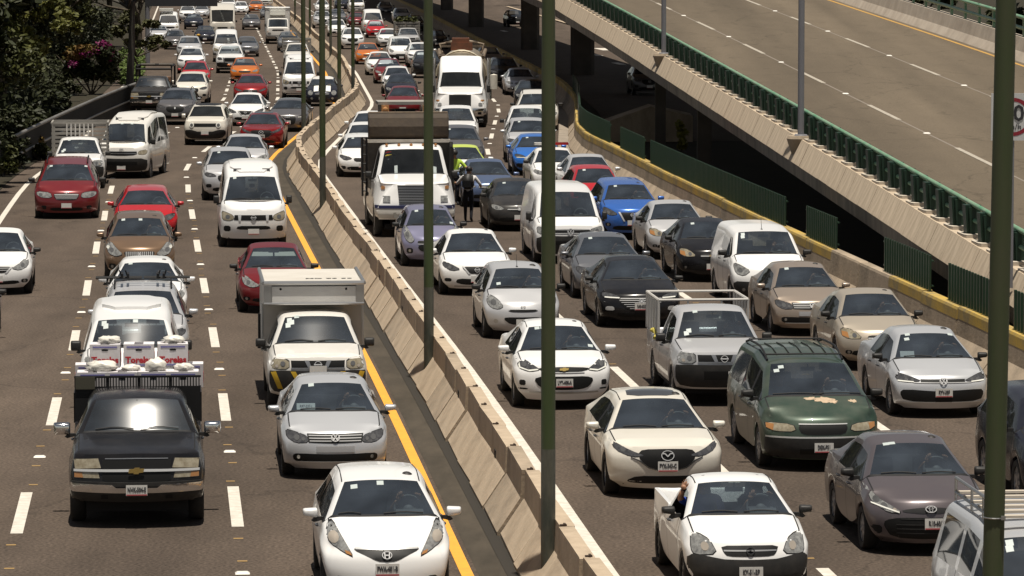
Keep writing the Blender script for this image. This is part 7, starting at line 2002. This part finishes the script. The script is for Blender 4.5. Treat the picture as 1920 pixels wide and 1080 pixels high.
# ---- the tank lorry behind the long nosed cab
tr = by('long nosed white lorry')
m = MB()
for s in (1, -1): m.lathe([(.0, 1.2), (.13, 1.2), (.13, 2.1), (.09, 2.1), (.09, 3.1), (0, 3.1)], (s * 1.28, 2.9, 0), 'Z', 14)
m.build('exhaust_stack', M_chrome, tr, smooth=40)
m = MB(); m.lathe([(0, 1.7), (.17, 1.7), (.17, 2.35), (0, 2.4)], (1.52, 1.9, 0), 'Z', 14); m.build('air_cleaner', mat('cleaner_white', (.62, .58, .5), .4), tr, smooth=40)
m = MB(); m.box((0, 6, .85), (.9, 9, .25)); m.build('chassis', M_trim, tr)
m = MB(); m.lathe([(0, 3.4), (.8, 3.42), (1.1, 3.55), (1.15, 3.8), (1.15, 11.8), (1.0, 12.1), (0, 12.2)], (0, 0, 2.25), 'Y', 28); tk = m.build('tank', mat('tank_steel', (.42, .36, .27), .35, .6, noise=(2, .7, (.22, .17, .12))), tr, smooth=40)
m = MB(); m.tube([(1.17 * math.cos(a), 3.75, 2.25 + 1.17 * math.sin(a)) for a in np.linspace(0, math.pi, 16)], .05, 6); m.build('tank_band', mat('band_pale', (.62, .55, .42), .4, .4), tk)
M_cop = mat('pump_copper', (.26, .10, .05), .6, .2, noise=(4, .8, (.12, .06, .04)))
m = MB(); m.box((0, 4.4, 3.6), (1.0, 1.2, .36)); m.box((-.05, 4.3, 3.86), (.8, .8, .26)); m.build('pump_housing', M_cop, tk)
m = MB()
for x in (-.9, .9): m.tube([(x, 3.9, 3.3), (x * 1.15, 4.1, 3.7), (x * .4, 4.2, 3.85)], .06, 6); m.tube([(x * 1.1, 3.8, 3.1), (x * 1.2, 5.5, 3.4)], .09, 8)
m.box((0, 3.95, 3.62), (1.9, .12, .10)); m.box((0, 4.0, 3.80), (1.5, .10, .08)); m.build('pipework', mat('pipe_worn', (.30, .24, .17), .5, .4, noise=(5, .8, (.12, .08, .06))), tk)
for s in (1, -1):
    for y in (7.6, 8.9, 11.0):
        m = MB(); m.lathe([(.25, -.14), (.48, -.14), (.5, 0), (.48, .14), (.25, .14)], (s * .95, y, .5), 'X', 18); m.build('wheel', M_tyre, tr, smooth=50)

# ---- sunshade inside the red sedan, paper plate in the silver one, plate in the virtus
rs = by('dark red sedan with a sunshade')
p_ = PRESETS['versa']
m = MB()
for s in (1, -1): m.box((s * .27, p_['ucowl'] + .60, 1.26), (.50, .015, .17), rx=R(-58))
m.build('sunshade', mat('sunshade_silver', (.62, .60, .52), .4), rs)
def dash_card(root, key, x, w_, txt):
    p = PRESETS[key]
    m = MB(); m.box((x, p['ucowl'] + .16, p['zcowl'] + .07), (w_, .012, .12), rx=R(-38)); b = m.build('paper_plate', M_plate, root)
    if txt:
        tm = text_mesh(txt, .07, M_ink, .001); tm.transform(Matrix.Diagonal((.72, 1, 1, 1)))
        obj('lettering', tm, b, (x, p['ucowl'] + .149, p['zcowl'] + .075), rot=(R(90 - 38), 0, 0))
dash_card(by('silver sedan with chrome'), 'vento', -.43, .30, 'R97-237-J')
dash_card(by('silver sedan with lit thin'), 'virtus', -.45, .26, None)
# ================================================================ people
M_skin = mat('skin', (.33, .17, .10), .6)
M_hair = mat('hair_black', (.012, .010, .009), .6)
def person_mesh(J, bones, cols, hands):
    """J: joint -> (x, y, z, radius); bones: (a, b, material index); one skinned surface plus fingers"""
    names = list(J)
    me = bpy.data.meshes.new('person')
    me.from_pydata([J[n][:3] for n in names], [(names.index(a), names.index(b)) for a, b, _ in bones], [])
    o = bpy.data.objects.new('person', me); C.objects.link(o)
    o.modifiers.new('s', 'SKIN')
    for i, n in enumerate(names):
        sv_ = me.skin_vertices[0].data[i]
        r = J[n][3]
        sv_.radius = r if isinstance(r, tuple) else (r, r)
        sv_.use_root = (n == 'pelvis')
    sb = o.modifiers.new('b', 'SUBSURF'); sb.levels = 2; sb.render_levels = 2
    ev = bpy.data.meshes.new_from_object(o.evaluated_get(bpy.context.evaluated_depsgraph_get()))
    bpy.data.objects.remove(o)
    m = MB()
    m.v = [tuple(v.co) for v in ev.vertices]
    seg = [(Vector(J[a][:3]), Vector(J[b][:3]), c) for a, b, c in bones]
    for f in ev.polygons:
        c = f.center
        best, bd = 0, 9
        for a, b, k in seg:
            ab = b - a
            t = max(0, min(1, (c - a).dot(ab) / max(ab.length_squared, 1e-9)))
            d = (c - a - ab * t).length
            if d < bd: bd, best = d, k
        m.f.append(list(f.vertices)); m.m.append(best)
    for w, e, side_, curl in hands:                       # wrist joint, direction of the forearm, thumb side, curl
        w, e, s = Vector(w), Vector(e).normalized(), Vector(side_).normalized()
        n_ = e.cross(s).normalized()
        m.ball(tuple(w + e * .05), (.04, .04, .04), 8, 0)
        for k, ln in enumerate((.075, .085, .08, .06)):
            b0 = w + e * .075 + s * (.028 - .019 * k)
            p1 = b0 + e * ln * .5 + n_ * curl * .012
            p2 = p1 + (e * (1 - .6 * curl) + n_ * curl).normalized() * ln * .5
            m.tube([b0 - e * .03, b0, p1, p2], [.010, .010, .009, .007], 6, 0)
        b0 = w + e * .03 + s * .03
        m.tube([b0 - s * .02, b0 + s * .012, b0 + s * .028 + e * .03, b0 + s * .026 + e * .055], [.012, .012, .011, .008], 6, 0)
    # face: eyes, nose, mouth, ears on the head
    h = Vector(J['head'][:3]); top = Vector(J['crown'][:3])
    return m, h, top
def finish(m, head, fdir, cols, parent, hair=True):
    f = Vector(fdir).normalized(); s = f.cross(Vector((0, 0, 1))).normalized()
    n = len(cols)
    for k in (1, -1):
        m.ball(tuple(head + f * .088 + s * k * .032 + Vector((0, 0, .03))), (.012, .012, .009), 6, n)
        m.ball(tuple(head + s * k * .083 + Vector((0, 0, .015))), (.014, .018, .030), 6, 0)
    m.tube([head + f * .085 + Vector((0, 0, .03)), head + f * .115 - Vector((0, 0, .012))], [.010, .016], 6, 0)
    m.tube([head + f * .088 + s * .024 - Vector((0, 0, .045)), head + f * .094 - Vector((0, 0, .046)), head + f * .088 - s * .024 - Vector((0, 0, .045))], .006, 5, n + 1)
    b = m.build('body', cols + [M_hair, mat('lips', (.22, .08, .06), .6)], parent, smooth=180)
    if hair:
        hm = MB(); hm.ball((0, 0, 0), (.098, .108, .098), 14)
        hm.v = [v for v in hm.v]
        o = hm.build('hair', M_hair, parent, smooth=180)
        o.location = head - f * .022 + Vector((0, 0, .052))
    return b
def walker(label, px, py, hgt, yaw, shirt, trousers, lean=.06, arms='forward', h=1.0):
    p = at(px, py)
    t = thing('person', label, 'person', p, R(yaw))
    S = hgt / 1.72
    j = lambda x, y, z, r: (x * S, y * S, z * S, r if isinstance(r, tuple) else r * S)
    J = dict(pelvis=j(0, 0, .95, .135), belly=j(0, -.02 - lean * .4, 1.12, .13), chest=j(0, -.03 - lean, 1.32, .155), neck=j(0, -.03 - lean * 1.4, 1.48, .055), head=j(0, -.05 - lean * 1.6, 1.60, .088), crown=j(0, -.05 - lean * 1.6, 1.70, .07),
             hipL=j(-.095, 0, .88, .10), kneeL=j(-.10, -.03, .49, .066), ankL=j(-.10, .07, .09, .045), toeL=j(-.11, -.10, .035, .035), hipR=j(.095, 0, .88, .10), kneeR=j(.105, -.10, .50, .066), ankR=j(.10, -.05, .09, .045), toeR=j(.11, -.22, .035, .035),
             shL=j(-.20, -.03 - lean, 1.40, .07), elL=j(-.36, -.06 - lean, 1.18, .05), wrL=j(-.34, -.30 - lean, 1.12, .03), shR=j(.20, -.03 - lean, 1.40, .07), elR=j(.38, -.08 - lean, 1.20, .05), wrR=j(.46, -.32 - lean, 1.20, .03))
    B_ = [('pelvis', 'belly', 1), ('belly', 'chest', 1), ('chest', 'neck', 1), ('neck', 'head', 0), ('head', 'crown', 0), ('pelvis', 'hipL', 2), ('hipL', 'kneeL', 2), ('kneeL', 'ankL', 2), ('ankL', 'toeL', 3), ('pelvis', 'hipR', 2), ('hipR', 'kneeR', 2), ('kneeR', 'ankR', 2), ('ankR', 'toeR', 3),
          ('chest', 'shL', 1), ('shL', 'elL', 1), ('elL', 'wrL', 0), ('chest', 'shR', 1), ('shR', 'elR', 1), ('elR', 'wrR', 0)]
    V3 = lambda n: Vector(J[n][:3])
    m, hd_, tp = person_mesh(J, B_, None, [(V3('wrL'), V3('wrL') - V3('elL'), (1, 0, .3), .5), (V3('wrR'), V3('wrR') - V3('elR'), (-1, 0, .3), .5)])
    finish(m, hd_, (0, -1, -.1), [M_skin, shirt, trousers, M_trim], t)
    return t, S, lean
M_shirt = mat('shirt_white', (.62, .60, .58), .8)
M_trous = mat('trousers_navy', (.012, .013, .020), .85)
M_hivis = mat('hivis_lime', (.42, .62, .06), .7)
t, S, le = walker('man in white shirt and dark trousers walking between the cars', 878, 416, 1.66, 172, M_shirt, M_trous, .10)
bp = thing('backpack', 'black backpack worn by the man walking between the cars', 'backpack', t.location, t.rotation_euler.z)
m = MB(); m.box((0, .17 - le * .6, 1.24), (.33, .20, .46))
b = bmesh.new(); me_ = m.mesh('bag', M_black); b.from_mesh(me_); bmesh.ops.bevel(b, geom=list(b.edges), offset=.06, segments=3, affect='EDGES'); b.to_mesh(me_); b.free()
me_.polygons.foreach_set('use_smooth', [True] * len(me_.polygons)); obj('bag', me_, bp)
m = MB(); m.box((0, .285 - le * .6, 1.17), (.25, .06, .20), taper=.9); obj('front_pocket', m.mesh('front_pocket', M_trim), bp)
for s in (1, -1):
    m = MB(); m.tube([(s * .11, .08, 1.44), (s * .12, -.08, 1.50), (s * .14, -.22, 1.36), (s * .15, -.10, 1.10), (s * .14, .08, 1.06)], .018, 6); obj('strap', m.mesh('strap', M_black, smooth=60), bp)
t2, S2, le2 = walker('traffic worker in a lime vest standing beside the dump truck mirror', 851, 384, 1.74, 10, M_hivis, M_trous, .02)
m = MB(); m.ball((0, -.08, 1.70), (.125, .14, .11), 14); hm_ = thing('helmet', 'dark helmet on the traffic worker beside the dump truck', 'helmet', t2.location, t2.rotation_euler.z); m.build('shell', M_black, hm_, smooth=180)
m = MB(); m.lathe([(.185, 1.08), (.190, 1.13), (.185, 1.14)], (0, -.03, 0), 'Z', 16); m.build('reflective_band', M_drl, t2)

def seated(root, key, side, label, shirt, arms='wheel', skin=None):
    p = PRESETS[key]
    hw = p['W'] / 2
    us = max(p['uhead'] + .16, p['ucowl'] + .78)
    x0 = side * hw * .43
    t = thing('person', label, 'person', root.matrix_basis @ Vector((x0, us, 0)), root.rotation_euler.z)
    zs = p['H'] - .36
    pz, sh = .60, min(1.12, zs + .06)
    hz = min(sh + .24, p['H'] - .15)
    wy, wz = p['ucowl'] + .56 - us, p['zcowl'] + .06
    J = dict(pelvis=(0, .12, pz, .14), belly=(0, .14, (pz + sh) / 2 - .08, .13), chest=(0, .18, sh - .09, .15), neck=(0, .17, sh + .06, .05), head=(0, .14, hz - .02, .088), crown=(0, .14, hz + .07, .07),
             hipL=(-.10, .02, pz, .09), kneeL=(-.13, -.36, pz + .06, .07), ankL=(-.13, -.55, .36, .05), hipR=(.10, .02, pz, .09), kneeR=(.13, -.36, pz + .06, .07), ankR=(.13, -.55, .36, .05),
             shL=(-.19, .16, sh, .06), shR=(.19, .16, sh, .06))
    if arms == 'wheel':
        J.update(elL=(-.25, -.06, sh - .22, .045), wrL=(-.15, wy + .06, wz + .06, .03), elR=(.25, -.06, sh - .22, .045), wrR=(.16, wy + .06, wz + .08, .03))
    elif arms == 'grip':                 # the near arm raised out of the window to the roof edge
        J.update(elL=(-.34, .02, sh + .0, .052), wrL=(-.31, -.02, p['H'] - .20, .034), elR=(.25, -.02, sh - .26, .045), wrR=(.12, -.20, .72, .03))
        J['shL'] = (-.22, .10, sh - .06, .07)
    else:
        J.update(elL=(-.25, .02, sh - .26, .045), wrL=(-.12, -.2, .72, .03), elR=(.25, .02, sh - .26, .045), wrR=(.12, -.2, .72, .03))
    B_ = [('pelvis', 'belly', 1), ('belly', 'chest', 1), ('chest', 'neck', 1), ('neck', 'head', 0), ('head', 'crown', 0), ('pelvis', 'hipL', 2), ('hipL', 'kneeL', 2), ('kneeL', 'ankL', 2), ('pelvis', 'hipR', 2), ('hipR', 'kneeR', 2), ('kneeR', 'ankR', 2),
          ('chest', 'shL', 1), ('shL', 'elL', 1), ('elL', 'wrL', 0), ('chest', 'shR', 1), ('shR', 'elR', 1), ('elR', 'wrR', 0)]
    V3 = lambda n: Vector(J[n][:3])
    m, hd_, tp = person_mesh(J, B_, None, [(V3('wrL'), V3('wrL') - V3('elL'), (1, 0, .4), .8), (V3('wrR'), V3('wrR') - V3('elR'), (-1, 0, .4), .8)])
    finish(m, hd_, (0, -1, -.05), [M_skin, shirt, M_trous], t)
    return t
M_blue_s = mat('shirt_blue', (.02, .06, .36), .8)
M_grey_s = mat('shirt_grey', (.16, .17, .19), .85)
M_dark_s = mat('shirt_dark', (.03, .03, .035), .85)
co = by('small white pickup with black bumper')
for c in list(co.children):
    if c.name.startswith('side_window') and sum(v.co.x for v in c.data.vertices) < 0: bpy.data.objects.remove(c)
seated(co, 'corsa', -1, 'passenger in blue with an arm raised at the small pickup window', M_blue_s, 'grip')
seated(co, 'corsa', 1, 'driver of the small white pickup gripping the wheel', M_dark_s)
seated(by('purple grey sedan'), 'yaris', 1, 'driver in a white shirt in the purple grey sedan', M_shirt)
seated(by('silver pickup with tall'), 'np300', 1, 'driver in the silver pickup with bed railings', M_dark_s)
seated(by('ivory hatchback'), 'mazda3', 1, 'driver of the ivory hatchback with hands on the wheel', M_grey_s)
gm_ = by('faded green minivan')
seated(gm_, 'townc', -1, 'passenger in pale blue in the faded green minivan', mat('shirt_pale_blue', (.16, .24, .30), .85), 'rest')
seated(gm_, 'townc', 1, 'driver of the faded green minivan', M_dark_s)
seated(by('silver sedan with chrome'), 'vento', 1, 'driver of the silver sedan with chrome bars', M_grey_s)
seated(by('white panel van with a black bumper beside'), 'partner', 1, 'driver of the white panel van with an aerial', M_grey_s)
seated(by('slate grey sedan behind'), 'jetta', 1, 'driver of the slate grey sedan', M_shirt)
seated(by('silver sedan with lit thin'), 'virtus', 1, 'driver of the silver sedan beside the yellow wall', M_dark_s)

# drivers of the other near cars share the seated figures
def driver_copy(root, key, src, key0, label):
    p, q = PRESETS[key], PRESETS[key0]
    us = max(p['uhead'] + .16, p['ucowl'] + .78)
    t = thing('person', label, 'person', root.matrix_basis @ Vector((p['W'] / 2 * .43, us, (p['H'] - q['H']) * .8)), root.rotation_euler.z)
    for ch in src.children:
        c = ch.copy(); C.objects.link(c); c.parent = t
kinds = {}
for sfx, key0, shirt in (('slate grey sedan', 'sedan', M_shirt), ('x', 'sedan', M_dark_s), ('y', 'sedan', M_grey_s)):
    pass
pool = []
for o in bpy.data.objects:
    if o.name.startswith('person') and o.parent is None and 'driver' in o['label'] and o['label'].split(' ')[0] in ('driver',):
        if 'purple' in o['label']: pool.append((o, 'yaris'))
        elif 'chrome bars' in o['label']: pool.append((o, 'vento'))
        elif 'ivory' in o['label']: pool.append((o, 'mazda3'))
for i, (s_, key) in enumerate([('white small hatchback with swept', 'fit'), ('white sedan with a gold badge', 'cavalier'), ('beige sedan with amber', 'aveo'), ('champagne sedan', 'vento'), ('black sedan with a wide', 'mg'), ('pale silver round', 'march'), ('white sedan with V', 'sentra'),
        ('lilac', 'spark'), ('bright blue crossover', 'kicks'), ('silver sedan with amber lamps', 'aveo'), ('white sedan between the brown', 'corolla'), ('bronze brown', 'encore'), ('dark brown black', 'sedan_dark')]):
    o, k0 = pool[i % len(pool)]
    r = by(s_)
    driver_copy(r, key, o, k0, 'driver inside the ' + r['label'].split(' with')[0].split(' behind')[0].split(' in front')[0].split(' left of')[0] + [' lowest in the picture', ' behind the tall post', ' beside the wall', '', ' with chrome bars', '', ' in front of the lilac one', '', '', ' with amber lamps', '', '', ''][i])
